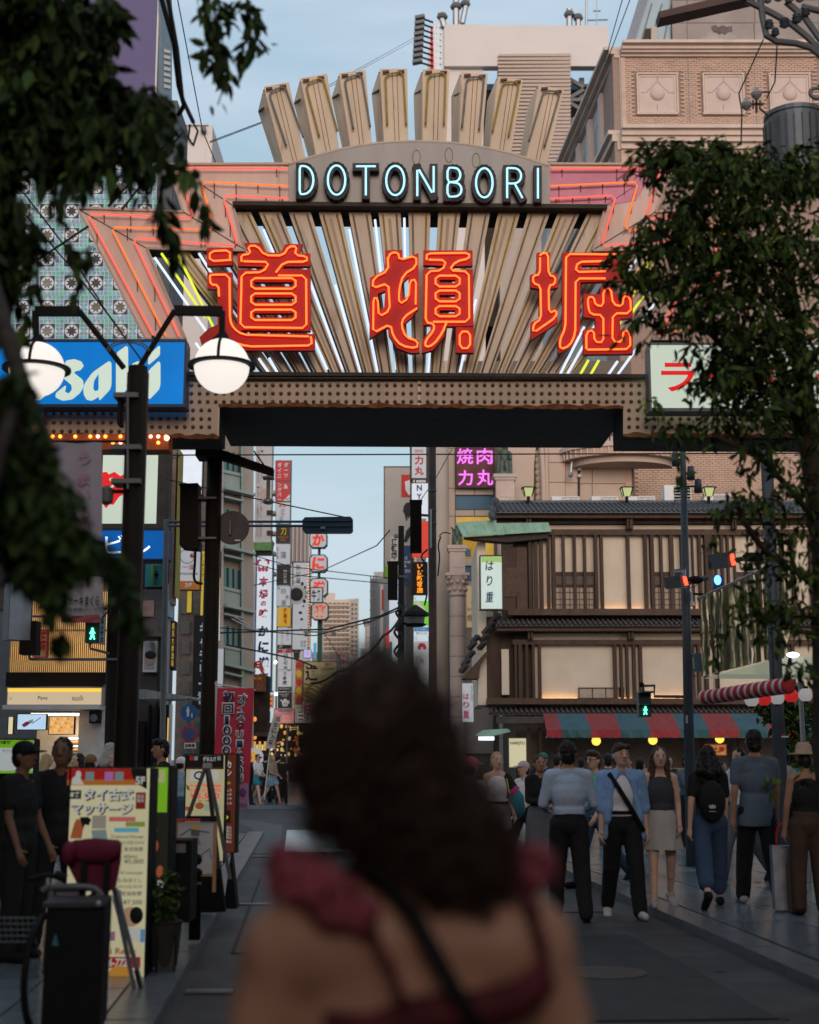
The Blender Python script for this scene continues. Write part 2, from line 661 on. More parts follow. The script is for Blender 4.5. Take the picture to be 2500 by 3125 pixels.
for(a,b,c,d)in((868,2534,1180,2601),):
 z.add([(*ground(a+8,b).xy,.008),(*ground(c,b).xy,.008),(*ground(c,d).xy,.008),(*ground(a,d).xy,.008)],[(3,2,1,0)])
mk=struct('road_marking',z,M_line)
zeb=None
bars=[]
for k in range(15):
 xa=-.5+k*1.5
 q=MB().add([(xa,38.5,.006),(xa+.85,38.5,.006),(xa+.85,43.5,.006),(xa,43.5,.006)],[(0,1,2,3)])
 o=part(mk,'crossing_stripe',q,M_line)
for i,(x0,s0,x1,s1,c)in enumerate(((1.6,9.2,3.0,13.5,(.03,.03,.032)),(-.6,12.5,.7,20,(.06,.06,.062)),(1.9,15.5,3.2,22,(.065,.06,.058)))):
 pts_=[(x0,s0),(x0+(x1-x0)*.5,s0+rng.uniform(-.1,.1)),(x1,s0),(x1+rng.uniform(-.05,.05),(s0+s1)/2),(x1,s1),(x0,s1),(x0+rng.uniform(-.05,.05),(s0+s1)/2)]
 pt=part(road,'repair_patch',MB().add([st(a,b_,.004)for a,b_ in pts_],[tuple(range(7))]),mat('repair_asphalt_%d'%i,c,.6,var=.3,scale=3,bump=.5,bscale=100))
 part(road,'tar_seam',MB().bar(st(x0,s0,.006),st(x0,s1,.006),.03,.004).bar(st(x0,s0,.006),st(x1,s0,.006),.03,.004),M_black)
for r_,s_ in((2.3,11.2),(.6,17.5)):
 q_=st(r_,s_,.003)
 mh=part(road,'manhole_cover',MB().lathe(q_,[(.33,0),(.33,.008),(.3,.012)],24),mat('cast_iron',(.07,.065,.062),.4,.5,var=.3,scale=20,bump=.6,bscale=30))
gum=MB()
for i in range(170):
 gr_,gs_=rng.uniform(RK+.5,RK+5.5),rng.uniform(9,30)
 if i%3==0:
  gr_,gs_=rng.uniform(LK+.1,RK-.1),rng.uniform(8,24)
 gz_=.0925 if gr_>RK else .0045
 rr_=rng.uniform(.012,.05)
 gum.add([st(gr_+rr_*math.cos(a)*rng.uniform(.7,1.3),gs_+rr_*math.sin(a)*1.4,gz_+.002)for a in[2*PI*k/7 for k in range(7)]],[tuple(range(7))])
part(road,'gum_spots',gum,mat('gum_grey',(.05,.05,.052),.7,var=.5,scale=2),kind='stuff')
for i,(x0,x1,y)in enumerate(((752,852,2616),(690,830,2762),(566,710,3030))):
 p0,p1=ground(x0,y),ground(x1,y)
 dd=thing('drain_grate',(p0+p1)/2,['slotted metal drain strip at the edge of the pale asphalt','slotted metal drain strip in the road beside the kerb, middle one','slotted metal drain strip nearest the camera beside the kerb'][i],'drain','drain strips across the lane')
 nb=16
 for k in range(nb):
  c=p0.lerp(p1,(k+.5)/nb)
  part(dd,'slat',MB().box((c.x,c.y,.012),((p1-p0).length/nb*.55,.11,.016)),M_steel)
 part(dd,'channel',MB().box(((p0.x+p1.x)/2,(p0.y+p1.y)/2,.004),((p1-p0).length,.15,.004)),M_black)
# ================================================================== the street gate
GATE=Plane(18.0,R(1.3),1280)
M_tan=mat('gate_tan_paint',(.74,.58,.43),.6,var=.14,scale=3,streak=True,dirt=((.26,.14,.07),4.0,.57),bump=.05)
M_tanlight=mat('gate_pale_paint',(.72,.59,.51),.6,var=.12,scale=3,streak=True,dirt=((.26,.13,.08),4.0,.58))
M_grill=mat('gate_girder_paint',(.5,.375,.28),.65,var=.15,scale=2.2,streak=True,dirt=((.16,.07,.03),3.5,.6))
M_rust=mat('rust_edge',(.16,.06,.025),.9,var=.5,scale=9,bump=.4)
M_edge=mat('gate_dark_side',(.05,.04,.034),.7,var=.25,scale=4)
M_cream_edge=mat('gate_cream_edge',(.55,.45,.36),.55,var=.1)
M_charred=mat('kanji_red_panel',(.52,.010,.008),.5,var=.1,scale=3)
M_kside=mat('kanji_panel_side',(.16,.06,.055),.6,var=.2)
M_letter=mat('letter_case',(.055,.045,.045),.6,var=.25,scale=8)
N_orange=emit('neon_orange',(1.0,.17,.03),2.2)
N_red=emit('neon_red',(1.0,.09,.06),2.0)
N_redsoft=emit('neon_red_soft',(1.0,.13,.085),1.25)
N_orangesoft=emit('neon_orange_soft',(1.0,.2,.04),1.2)
N_cyan=emit('neon_cyan',(.42,.83,1.0),1.35)
N_white=emit('neon_white',(.70,.80,1.0),1.15)
N_lime=emit('neon_yellow',(.72,.82,.05),1.15)
M_tubedull=mat('unlit_yellow_tube',(.36,.25,.035),.3,var=.2,scale=9)
M_tubegrey=mat('unlit_grey_tube',(.2,.17,.15),.3,var=.2,scale=9)
gate=thing('street_gate',GATE.w(0,0),'rusty tan arched street gate with neon tubes over the road','gate')
z1=reg(0,0,.52174);z2=reg(700,0,.63768);z4=reg(200,450,.52174);z5=reg(1000,450,.63768)
GX=1280.0
def mir(pts):return[(2*GX-x,y)for x,y in pts]
front=[(-500,1153),(3100,1153),(3100,1334),(1902,1334),(1902,1243),(668,1243),(668,1333),(-500,1333)]
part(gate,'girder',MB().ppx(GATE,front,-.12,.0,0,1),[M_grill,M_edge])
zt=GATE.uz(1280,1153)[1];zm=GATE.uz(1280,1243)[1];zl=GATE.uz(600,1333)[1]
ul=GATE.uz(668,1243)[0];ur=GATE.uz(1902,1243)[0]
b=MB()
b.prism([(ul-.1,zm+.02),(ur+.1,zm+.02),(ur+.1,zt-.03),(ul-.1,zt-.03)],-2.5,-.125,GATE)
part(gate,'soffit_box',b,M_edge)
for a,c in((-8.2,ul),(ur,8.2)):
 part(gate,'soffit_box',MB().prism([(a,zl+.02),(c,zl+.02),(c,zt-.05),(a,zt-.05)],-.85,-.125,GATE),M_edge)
for x0,x1,yy in((668,1902,1243),(-300,668,1333),(1902,2800,1333)):
 u0=GATE.uz(x0,yy)[0];u1=GATE.uz(x1,yy)[0];zz=GATE.uz((x0+x1)/2,yy)[1]
 k=int((u1-u0)/.07)
 up=[(u0+(u1-u0)*i/k,zz+rng.uniform(.015,.055))for i in range(k+1)]
 lo=[(u0+(u1-u0)*i/k,zz-rng.uniform(.0,.03))for i in range(k,-1,-1)]
 part(gate,'rust_lip',MB().prism(up+lo,.003,.03,GATE),M_rust)
part(gate,'top_rail',MB().rpx(GATE,560,1143,1990,1154,-.3,.09),M_edge)
part(gate,'cable_pipe',MB().tube([GATE.px(570,1158,.06),GATE.px(1980,1158,.06)],.018,6),M_edge)
part(gate,'cover_plate',MB().rpx(GATE,1276,1156,1283,1242,.002,.02),M_tan)
part(gate,'cover_plate',MB().rpx(GATE,664,1243,670,1333,.002,.03),M_cream_edge)
sock=MB().lathe((0,0,0),[(.026,0),(.026,.015),(.016,.026),(.01,.04)],8,axis=Matrix(((1,0,0),(0,0,-1),(0,1,0)))).mesh('bulb_socket',mat('bulb_socket_dark',(.15,.105,.085),.5,var=.3,scale=30),None,True)
pos=[]
for r_,y in enumerate((1176,1201,1226)):
 for k in range(58):
  pos.append((585+27*k*.92,y))
for r_,y in enumerate((1252,1278,1303)):
 for k in range(9):
  pos.append((440+25*k,y))
 for k in range(24):
  pos.append((1920+26*k,y))
extra=[]
for y in(1262,1290,1316):
 for k in range(12):
  extra.append((140+25*k,y))
yawM=Matrix.Rotation(R(1.3),4,'Z')
for x,y in pos[:300]:
 share(gate,'bulb_socket',sock,Matrix.Translation(GATE.px(x,y,.001))@yawM)
rest=MB()
for x,y in pos[300:]+extra:
 rest.lathe(GATE.px(x,y,.001),[(.026,0),(.026,.015),(.016,.026),(.01,.04)],8,axis=Matrix(((1,0,0),(0,0,-1),(0,1,0))))
part(gate,'bulb_sockets',rest,bpy.data.materials['bulb_socket_dark'],kind='stuff')
rib=z4((600,100),(1312,98),(1312,338),(980,340),(1055,605),(478,592),(705,1122),(470,1122),(70,355),(690,378))
lines=[z4((1300,137),(660,135),(755,425),(135,400),(520,1110)),z4((1305,238),(795,214),(877,492),(273,478),(592,1112)),z4((1308,312),(925,292),(1010,588),(398,540),(668,1112))]
for side in(0,1):
 f=mir if side else(lambda p:p)
 q=part(gate,'stepped_panel',MB().ppx(GATE,f(rib),-.34,0,0,1),[M_tanlight,M_edge],label='right stepped panel tinted purple by its neon' if side else None)  # both panels share the pale paint; the mauve is a separate plate
 loop=f(rib)
 for i in range(len(loop)):
  j=(i+1)%len(loop)
  part(q,'edge_trim',MB().bar(GATE.px(*loop[i],.015),GATE.px(*loop[j],.015),.028,.03),M_cream_edge)
 for seg in(z4((75,360),(478,592)),z4((690,378),(1055,600)),z4((790,215),(980,340))):
  a,c=f(seg)
  part(q,'seam',MB().bar(GATE.px(*a,.004),GATE.px(*c,.004),.012,.008),M_edge)
 for k,L in enumerate(lines):
  nt=neon(gate,GATE,f(L),(N_redsoft,N_orangesoft,N_redsoft)[k],.075,.0125,rounded=1)
  for i in range(len(L)-1):
   a,c=f(L)[i],f(L)[i+1]
   n_=4 if i in(0,2)else 3
   for t in range(n_):
    tt=(t+.4)/n_
    x,y=a[0]+(c[0]-a[0])*tt,a[1]+(c[1]-a[1])*tt
    if rng.random()<.75:
     part(nt,'tube_support',MB().bar(GATE.px(x,y,.0),GATE.px(x,y,.07),.012,.02).bar(GATE.px(x,y+6,.01),GATE.px(x,y+rng.uniform(15,50),.01),.012,.012),M_kside)
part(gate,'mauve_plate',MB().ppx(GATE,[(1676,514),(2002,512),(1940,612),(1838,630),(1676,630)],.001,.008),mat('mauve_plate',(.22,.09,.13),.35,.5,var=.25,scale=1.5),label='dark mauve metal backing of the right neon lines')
def arc_pts(n=22):
 out=[]
 x0,x1=882,1674
 for i in range(n+1):
  t=i/n
  x=x0+(x1-x0)*t
  e=2*t-1
  y=440+74*(abs(e)**2.1)-(4*(1-t))
  out.append((x,y))
 return out
arc=arc_pts()
M_name=mat('name_panel_grey',(.29,.27,.26),.5,.3,var=.12,scale=2,streak=True,dirt=((.2,.14,.1),3,.66))
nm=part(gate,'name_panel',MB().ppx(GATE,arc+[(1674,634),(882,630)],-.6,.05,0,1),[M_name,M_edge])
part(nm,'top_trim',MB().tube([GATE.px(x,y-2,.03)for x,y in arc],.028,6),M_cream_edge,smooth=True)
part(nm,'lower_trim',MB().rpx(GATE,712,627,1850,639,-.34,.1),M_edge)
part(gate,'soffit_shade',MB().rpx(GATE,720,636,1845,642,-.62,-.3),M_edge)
LET='DOTONBORI'
lx=[(327,420),(466,565),(605,703),(742,845),(888,985),(1030,1120),(1168,1262),(1312,1405),(1450,1488)]
lyt=[815,815,815,817,820,825,828,828,830]
def letter_shapes(c):
 o=[(.5+.42*math.cos(a),.5+.46*math.sin(a))for a in[2*PI*i/20 for i in range(20)]]
 dD=[(.15,.06)]+[(.35+.5*math.cos(a),.5+.44*math.sin(a))for a in[-PI/2+PI*i/10 for i in range(11)]]+[(.15,.94)]
 B=[(.12,.05)]+[(.5+.36*math.cos(a),.27+.22*math.sin(a))for a in[-PI/2+PI*i/7 for i in range(8)]]+[(.12,.5)]
 B2=[(.12,.5)]+[(.48+.32*math.cos(a),.73+.22*math.sin(a))for a in[-PI/2+PI*i/7 for i in range(8)]]+[(.12,.95)]
 Rr=[(.12,.48)]+[(.48+.36*math.cos(a),.72+.24*math.sin(a))for a in[-PI/2+PI*i/7 for i in range(8)]]+[(.12,.96)]
 return{'D':[(dD,True)],'O':[(o,True)],'T':[([(.02,.93),(.98,.93)],False),([(.5,.93),(.5,.03)],False)],'N':[([(.1,.04),(.1,.95),(.9,.05),(.9,.96)],False)],'B':[(B,True),(B2,True)],'R':[([(.12,.03),(.12,.96)],False),(Rr,False),([(.5,.48),(.9,.03)],False)],'I':[([(.5,.03),(.5,.97)],False)]}[c]
for i,c in enumerate(LET):
 (xa,_),(xb,_)=z2((lx[i][0],0),(lx[i][1],0))
 ya=lyt[i]*.63768;yb=(lyt[i]+152)*.63768
 cs,tb=MB(),[]
 base=None
 for pts,cl in letter_shapes(c):
  pth=[(xa+px*(xb-xa),yb-py*(yb-ya))for px,py in pts]
  seq=pth+([pth[0]]if cl else[])
  for a,d in zip(seq,seq[1:]):
   p0,p1=GATE.px(*a,.13),GATE.px(*d,.13)
   dv=(p1-p0).normalized()*.045
   cs.bar(p0-dv,p1+dv,.115,.105)
  tb.append((pth,cl))
 q=part(gate,'letter',cs,M_letter)
 for pth,cl in tb:
  neon(q,GATE,pth,N_cyan,.205,.0135,closed=cl,rounded=1)
for(x,y,s)in((895,760,60),(1050,750,55),(1180,775,45)):
 a=z2((x,y))
 part(nm,'old_outline',MB().tube([GATE.px(a[0]+12*math.cos(t),a[1]+22*math.sin(t),.052)for t in[2*PI*k/14 for k in range(14)]],.006,4,closed=True),mat('old_yellow',(.35,.3,.12),.6))
quads=[((165,415),(285,393),(365,760),(262,800)),((340,375),(468,352),(530,730),(418,755)),((525,350),(652,335),(685,710),(582,720)),((720,330),(852,328),(858,700),(742,700)),((925,332),(1055,332),(1038,700),(925,700)),((1110,345),(1238,352),(1205,725),(1100,715)),((1285,365),(1405,382),(1345,755),(1245,735)),((1480,405),(1600,430),(1515,805),(1420,780))]
for i,qd in enumerate(quads):
 p=z2(list(qd))
 bx=part(gate,'fan_box',MB().ppx(GATE,p,-.1,0,0,1),[M_tan,M_tanlight])
 (tl,tr,br,bl)=p
 back=-.42
 sh=22
 side=[GATE.px(*tl,-.1),GATE.px(tl[0]-sh,tl[1]+34,back),GATE.px(bl[0]-sh*.7,bl[1],back),GATE.px(*bl,-.1)]
 sm=MB()
 n_=(side[1]-side[0]).cross(side[3]-side[0]).normalized()*.015
 sm.box8([side[3],side[2],side[2]+n_,side[3]+n_,side[0],side[1],side[1]+n_,side[0]+n_])
 part(bx,'side_plate',sm,M_tan)
 stt=MB()
 tb=GATE.px(tl[0]-sh,tl[1]+34,back)
 stt.bar(GATE.px(*tl,-.1),tb,.025).bar(tb,GATE.px(tl[0]-2,tl[1]+55,-.1),.025)
 part(bx,'strut',stt,M_edge)
 tube=[(bl[0]+.12*(br[0]-bl[0]),bl[1]-60),(tl[0]+.2*(tr[0]-tl[0]),tl[1]+22),(tl[0]+.85*(tr[0]-tl[0]),tl[1]+14+.85*(tr[1]-tl[1])),(br[0]-.1*(br[0]-bl[0]),br[1]-60)]
 neon(bx,GATE,tube,M_tubedull if i in(1,3,4,6)else M_tubegrey,.05,.014,rounded=1,name='unlit_tube')
 seam=MB()
 for t in(.45,.62):
  a=(tl[0]+t*(tr[0]-tl[0]),tl[1]+t*(tr[1]-tl[1])+10);c=(bl[0]+t*(br[0]-bl[0]),bl[1]+t*(br[1]-bl[1]))
  seam.bar(GATE.px(*a,.002),GATE.px(*c,.002),.014,.006)
 part(bx,'rust_streak',seam,M_rust)
 brk=MB()
 for t in(.2,.75):
  brk.bar(GATE.px(tl[0]+t*(tr[0]-tl[0])-8,tl[1]+14+t*(tr[1]-tl[1]),.04),GATE.px(tl[0]+t*(tr[0]-tl[0])+12,tl[1]+12+t*(tr[1]-tl[1]),.04),.03)
 part(bx,'bracket',brk,M_kside)
VPX,VPY=1280,1740
def fan(off,y):
 return VPX+off*(VPY-y)/(VPY-638)
for k in range(-9,10):
 off=k*92
 ytop=640 if abs(k)<=6 else 762
 w0,w1=29,29
 ybot=1148
 q=[(fan(off-33,ytop),ytop),(fan(off+35,ytop),ytop),(fan(off+35,ybot),ybot),(fan(off-33,ybot),ybot)]
 sl=part(gate,'slat',MB().ppx(GATE,q,-.16,-.08,0,1),[M_tan,M_edge])
 web=[(fan(off-30,ytop),ytop),(fan(off-18,ytop),ytop),(fan(off-18,ybot),ybot),(fan(off-30,ybot),ybot)]
 part(sl,'web_plate',MB().ppx(GATE,web,-.55,-.165,0),[M_edge])
 for sgn,mm in((-20,M_tubedull if k%2 else M_tubegrey),(22,M_tubegrey if k%3 else M_tubedull)):
  neon(sl,GATE,[(fan(off+sgn,ytop+8),ytop+8),(fan(off+sgn,ybot-15),ybot-15)],mm,-.05,.010,rounded=0,name='unlit_tube')
 part(sl,'rust_streak',MB().ppx(GATE,[(fan(off-6,ytop+20),ytop+20),(fan(off+4,ytop+20),ytop+20),(fan(off+8,ybot),ybot),(fan(off-4,ybot),ybot)],-.079,-.076),M_grill if k%2 else M_tanlight)
for k,y0,y1 in((-5.45,690,830),(-4.5,800,1120),(-3.5,860,1130),(-2.45,690,1125),(-1.5,660,860),(-.5,640,800),(2.5,905,1128),(-5.4,900,1120),(-1.3,1060,1120),(.6,1070,1130)):
 off=k*92
 neon(gate,GATE,[(fan(off,max(y0,655)),max(y0,655)),(fan(off-4,y1),y1)],N_white,-.12,.016,rounded=0)
for pts,mm in((z4((520,640),(850,1112)),N_white),(z4((560,615),(815,990)),N_lime),(z4((655,620),(885,1090)),N_lime),(z4((780,615),(870,760)),N_white),(z4((925,735),(945,765)),N_white),(z4((760,1140),(790,1180)),N_white),(z4((1130,1230),(1185,1310)),N_white),(z4((1190,1228),(1240,1315)),N_white)):
 neon(gate,GATE,pts,mm,-.03,.017,rounded=0)
for pts,mm in((z5((1545,530),(1370,900)),N_lime),(z5((1550,650),(1450,800)),N_lime),(z5((1570,740),(1400,960)),N_white),(z5((1480,960),(1390,1085)),N_white),(z5((1390,1020),(1345,1085)),N_white),(z5((1230,855),(1115,1080)),N_white),(z5((1280,850),(1150,1080)),N_white),(z5((1250,1015),(1210,1085)),N_lime),(z5((1300,1015),(1260,1085)),N_lime),(z5((1480,530),(1440,590)),N_white)):
 neon(gate,GATE,pts,mm,-.03,.017,rounded=0)
for u in(-7.4,7.6):
 p=GATE.w(u,0,-.45)
 part(gate,'post',MB().box((p.x,p.y,(zl+.05)/2),(.5,.5,zl+.05)),M_edge)
def kanji(label,panels,tubes,rings):
 k=thing('neon_character',GATE.px(panels[0][0][0][0],panels[0][0][0][1],.1),label,'neon sign','red neon characters on the gate')
 for lp in panels:
  cut_panel(k,'red_panel',GATE,lp,.21,.30,[M_charred,M_kside])
  outer=lp[0]
 for t in tubes:
  neon(k,GATE,t,N_orange,.345,.0125,rounded=1)
 for(x0,y0,x1,y1)in rings:
  neon(k,GATE,[(x0,y0),(x1,y0),(x1,y1),(x0,y1)],N_orange,.345,.0125,closed=True,rounded=1)
 st_=MB()
 x,y=panels[0][0][0]
 for lp in panels:
  cx=sum(p[0]for p in lp[0])/len(lp[0]);cy=sum(p[1]for p in lp[0])/len(lp[0])
  st_.bar(GATE.px(cx,cy,.21),GATE.px(cx,cy,-.2),.04)
 part(k,'bracket',st_,M_edge)
def rz(z,a,b,c,d):
 (x0,y0),(x1,y1)=z((a,b),(c,d))
 return(x0,y0,x1,y1)
def rl(z,a,b,c,d):
 return z((a,b),(c,b),(c,d),(a,d))
kanji('red neon character with a long sweeping foot, first of three on the gate',[[z4((843,635),(990,632),(990,733),(843,737))],[z4((845,775),(990,775),(990,1045),(1010,1085),(1055,1126),(1465,1130),(1465,1225),(1040,1224),(960,1190),(905,1130),(850,1180),(820,1222),(800,1150),(850,1100),(905,1075),(905,872),(845,868))],[z4((1020,665),(1080,660),(1055,605),(1150,605),(1185,660),(1265,662),(1295,612),(1395,612),(1375,665),(1438,665),(1438,740),(1290,740),(1278,757),(1440,757),(1440,1112),(1018,1108),(1018,760),(1155,760),(1172,742),(1020,738)),rl(z4,1115,830,1340,856),rl(z4,1115,918,1340,946),rl(z4,1115,1010,1340,1036)]],[z4((978,705),(978,655),(862,660),(862,718),(985,710)),z4((915,920),(912,855),(866,852),(862,800),(875,795),(975,795),(978,1058),(1000,1105),(1050,1140),(1430,1150)),z4((1442,1150),(1450,1202),(1080,1208),(985,1180)),z4((1045,720),(1042,682),(1098,675),(1080,630),(1135,628),(1175,683),(1285,685),(1315,632),(1362,632),(1350,682),(1420,690),(1420,720),(1288,722),(1242,782)),z4((1055,718),(1205,722),(1170,780),(1045,785),(1038,1097),(1417,1102),(1415,800),(1255,800))],[rz(z4,1100,815,1355,876),rz(z4,1100,903,1355,968),rz(z4,1100,996,1355,1056)])
kanji('middle red neon character of the gate',[[z5((275,530),(357,528),(357,570),(432,543),(434,800),(396,850),(362,880),(385,943),(436,955),(438,1012),(395,1015),(330,990),(292,930),(288,893),(200,948),(203,660),(275,622)),z5((352,690),(385,655),(390,735),(358,765)),z5((240,735),(275,722),(270,800),(250,815))],[z5((455,530),(687,530),(687,603),(595,605),(582,620),(688,620),(692,888),(560,888),(553,935),(500,1000),(448,1015),(448,958),(490,905),(488,882),(455,882),(455,618),(545,614),(556,603),(455,600)),rl(z5,530,668,605,684),rl(z5,530,740,605,755),rl(z5,530,812,605,828)],[rl(z5,608,893,693,1013)]],[z5((288,575),(300,548),(336,545),(342,582),(420,560),(422,612),(360,650),(340,720),(340,790),(385,762),(390,680),(420,672),(418,790)),z5((287,570),(290,632),(220,665),(215,715),(290,690),(297,820),(245,848),(240,760),(220,760),(218,925),(300,882),(312,940),(350,985),(425,997),(428,962),(372,945),(350,890),(362,850),(425,808)),z5((470,580),(470,550),(670,548),(670,575),(608,587),(575,630),(668,635),(670,872),(500,872)),z5((480,580),(562,582),(545,630),(470,635),(465,875),(503,880),(505,912),(463,962),(465,992),(502,980),(545,922),(562,877))],[rz(z5,512,655,625,706),rz(z5,512,725,625,776),rz(z5,512,798,625,846),rz(z5,625,918,674,996)])
kanji('third red neon character of the gate, partly behind the leaves',[[z5((990,540),(1053,540),(1053,640),(1085,640),(1090,705),(1053,712),(1053,810),(1085,800),(1090,870),(960,955),(962,870),(1000,850),(1000,712),(960,705),(958,645),(990,640))],[z5((1110,540),(1420,540),(1420,672),(1195,680),(1192,920),(1150,990),(1090,1018),(1088,950),(1110,900)),rl(z5,1200,600,1345,618)],[z5((1290,700),(1350,700),(1352,735),(1442,735),(1442,845),(1382,855),(1382,905),(1442,905),(1442,1018),(1210,1020),(1208,905),(1265,895),(1265,850),(1208,845),(1210,735),(1290,738))]],[z5((1003,560),(1010,550),(1040,548),(1043,652),(1075,660),(1072,695),(1043,702),(1045,832),(1080,815),(1078,850),(970,925),(972,882),(1007,860),(1005,702),(970,690),(970,655),(1002,650),(1003,570)),z5((1385,555),(1125,553),(1122,900),(1095,960),(1098,1002),(1142,985),(1168,930),(1170,668),(1310,668)),z5((1345,585),(1180,590),(1168,638),(1310,634)),z5((1220,1000),(1220,920),(1255,910),(1258,965),(1300,970),(1300,840),(1240,837),(1228,800),(1228,755),(1255,755),(1262,792),(1300,800),(1300,722),(1335,712),(1345,790),(1390,800),(1395,750),(1427,757),(1430,832),(1345,832),(1342,965),(1390,967),(1395,910),(1425,920),(1427,1000),(1225,1003))],[])
BS=Plane(17.55,0,280)
zA=reg(0,900,.4058)
M_asahi=emit('backlit_blue',(.0,.21,.68),.8,var=.25,scale=1.2,base=(.0,.015,.05))
M_asahil=emit('backlit_pale_letters',(.72,.85,.72),.75)
sg=thing('box_sign',BS.px(230,1240),'long blue backlit box sign with pale slanted letters','sign')
part(sg,'face',MB().rpx(BS,-160,1044,562,1234,-.25,0),M_asahi)
fr=MB()
for a in((-168,1036,569,1044),(-168,1234,569,1243),(562,1044,569,1234),(-168,1044,-160,1234)):
 fr.rpx(BS,*a,-.26,.02)
part(sg,'frame',fr,mat('sign_frame_blue',(.02,.05,.11),.4))
part(sg,'hanger',MB().rpx(BS,100,1020,108,1040,-.5,-.05).rpx(BS,460,1020,468,1040,-.5,-.05),M_edge)
for lp in([z for z in[zA((1118,460),(1205,378),(1205,455),(1115,532))]],[zA((1115,577),(1208,490),(1208,702),(1115,798))],[zA((875,440),(965,378),(965,560),(1000,520),(1040,500),(1083,520),(1083,722),(1040,762),(1040,560),(1000,575),(965,620),(965,702),(875,795))],[zA((840,488),(840,702),(750,797),(744,765),(715,785),(690,797),(655,790),(634,755),(630,715),(640,668),(700,585)),zA((745,588),(745,720),(718,728),(702,705),(708,648))],[zA((500,497),(560,485),(615,503),(632,535),(605,568),(565,575),(560,590),(625,640),(632,690),(602,740),(545,787),(470,797),(420,772),(425,740),(500,680),(490,730),(520,745),(545,715),(540,680),(480,630),(470,580))],[zA((300,795),(180,795),(70,795),(40,700),(250,400),(390,380),(395,700),(330,770))]):
 cut_panel(sg,'letter',BS,[[(v.x,v.y)for v in chaikin([(a,b,0)for a,b in l],2,True,.12)]for l in lp],.002,.022,M_asahil)
RS=Plane(17.55,0,2250)
rs=thing('box_sign',RS.px(2300,1252),'white backlit box sign with red characters behind the dense tree','sign')
part(rs,'face',MB().rpx(RS,1986,1053,2640,1246,-.25,0),M_signgreenwhite)
fr=MB()
for a in((1980,1047,2646,1053),(1980,1246,2646,1256),(1980,1053,1986,1246),(2640,1053,2646,1246)):
 fr.rpx(RS,*a,-.26,.02)
part(rs,'frame',fr,M_greymetal)
part(rs,'hanger',MB().rpx(RS,2060,1030,2068,1050,-.5,-.05).rpx(RS,2500,1030,2508,1050,-.5,-.05),M_edge)
M_redlit=emit('backlit_red',(.8,.02,.02),.8)
lettering(rs,RS,'ラーメン',2018,1105,2520,1195,M_redlit,.004,bold=.02)
# ================================================================== brick building, upper right
M_brick=mat('pink_brick',(.52,.36,.28),.75,var=.14,scale=1.4,dirt=((.42,.29,.23),.5,.55))
M_mortar=mat('mortar',(.3,.21,.17),.9,var=.1)
M_cornice=mat('cornice_stone',(.56,.44,.37),.6,var=.1,scale=1.0,dirt=((.4,.31,.27),.8,.62))
M_panelstone=mat('panel_stone',(.54,.42,.37),.65,var=.08,scale=1.0)
M_greystone=mat('grey_stone',(.27,.225,.205),.6,var=.2,scale=.35,dirt=((.42,.38,.36),.22,.55))
M_curtain=mat('pale_blue_glass',(.3,.4,.46),.2,var=.15,scale=.2)
zb=reg(1700,0,.46377)
PB=Plane(66,0,1900)
brick_b=thing('brick_building',PB.px(2300,2430),'tall pink brick building with stone cornices and square ball panels','building')
part(brick_b,'wall',MB().rpx(PB,1899,150,2900,2430,-14,-.06),M_mortar)
bw,bh=.285,.105
regions=[zb((430,380),(1725,858)),zb((430,985),(1725,1150)),[(1935,1370),(2500,1560)]]
bme=MB().box((0,.02,0),(bw-.022,.08,bh-.02)).mesh('brick',M_brick)
bricks,placed=MB(),0
holes=[zb((505,465),(815,775)),zb((940,465),(1250,775)),zb((1375,465),(1700,775))]
for ri,rg in enumerate(regions):
 u0,z1_=PB.uz(*rg[0]);u1=PB.uz(*rg[1])[0];z0_=PB.uz(*rg[1])[1]
 hu=[(PB.uz(*a)[0],PB.uz(*b)[0],PB.uz(*b)[1],PB.uz(*a)[1])for a,b in holes]if ri==0 else[]
 nz=int((z1_-z0_)/bh)
 for j in range(nz):
  zc=z1_-(j+.5)*bh
  k=0
  u=u0+(bw/2 if j%2 else 0)+bw/2
  while u<u1:
   if not any(a-.05<u<b+.05 and c<zc<d for a,b,c,d in hu):
    dd=rng.uniform(-.012,.012)
    w=PB.w(u,zc,-.02+dd)
    if placed<300 and ri==0 and j%2==0 and rng.random()<.42:
     share(brick_b,'brick',bme,Matrix.Translation(w));placed+=1
    else:
     bricks.box((w.x,w.y+.02,w.z),(bw-.022,.08,bh-.02))
   u+=bw
part(brick_b,'brickwork',bricks,M_brick,kind='stuff')
def ledge(root,pl,x0,x1,ys,ds,m,name='cornice'):
 for(ya,yb),d in zip(ys,ds):
  part(root,name,MB().rpx(pl,x0,ya,x1,yb,-.1,d),m)
X0,X1=zb((428,0))[0],2900
yz=lambda v:v*.46377
ledge(brick_b,PB,X0-4,X1,[(yz(308),yz(327)),(yz(327.5),yz(350)),(yz(350.5),yz(364)),(yz(364.5),yz(379))],[.75,.5,.36,.16],M_cornice)
ledge(brick_b,PB,X0-4,X1,[(yz(858),yz(880)),(yz(880.5),yz(915)),(yz(915.5),yz(948)),(yz(948.5),yz(985))],[.7,.5,.36,.16],M_cornice)
ledge(brick_b,PB,X0-2,X0+12,[(yz(380),yz(857)),(yz(986),yz(1150))],[.04,.04],M_brick,'corner_pier')
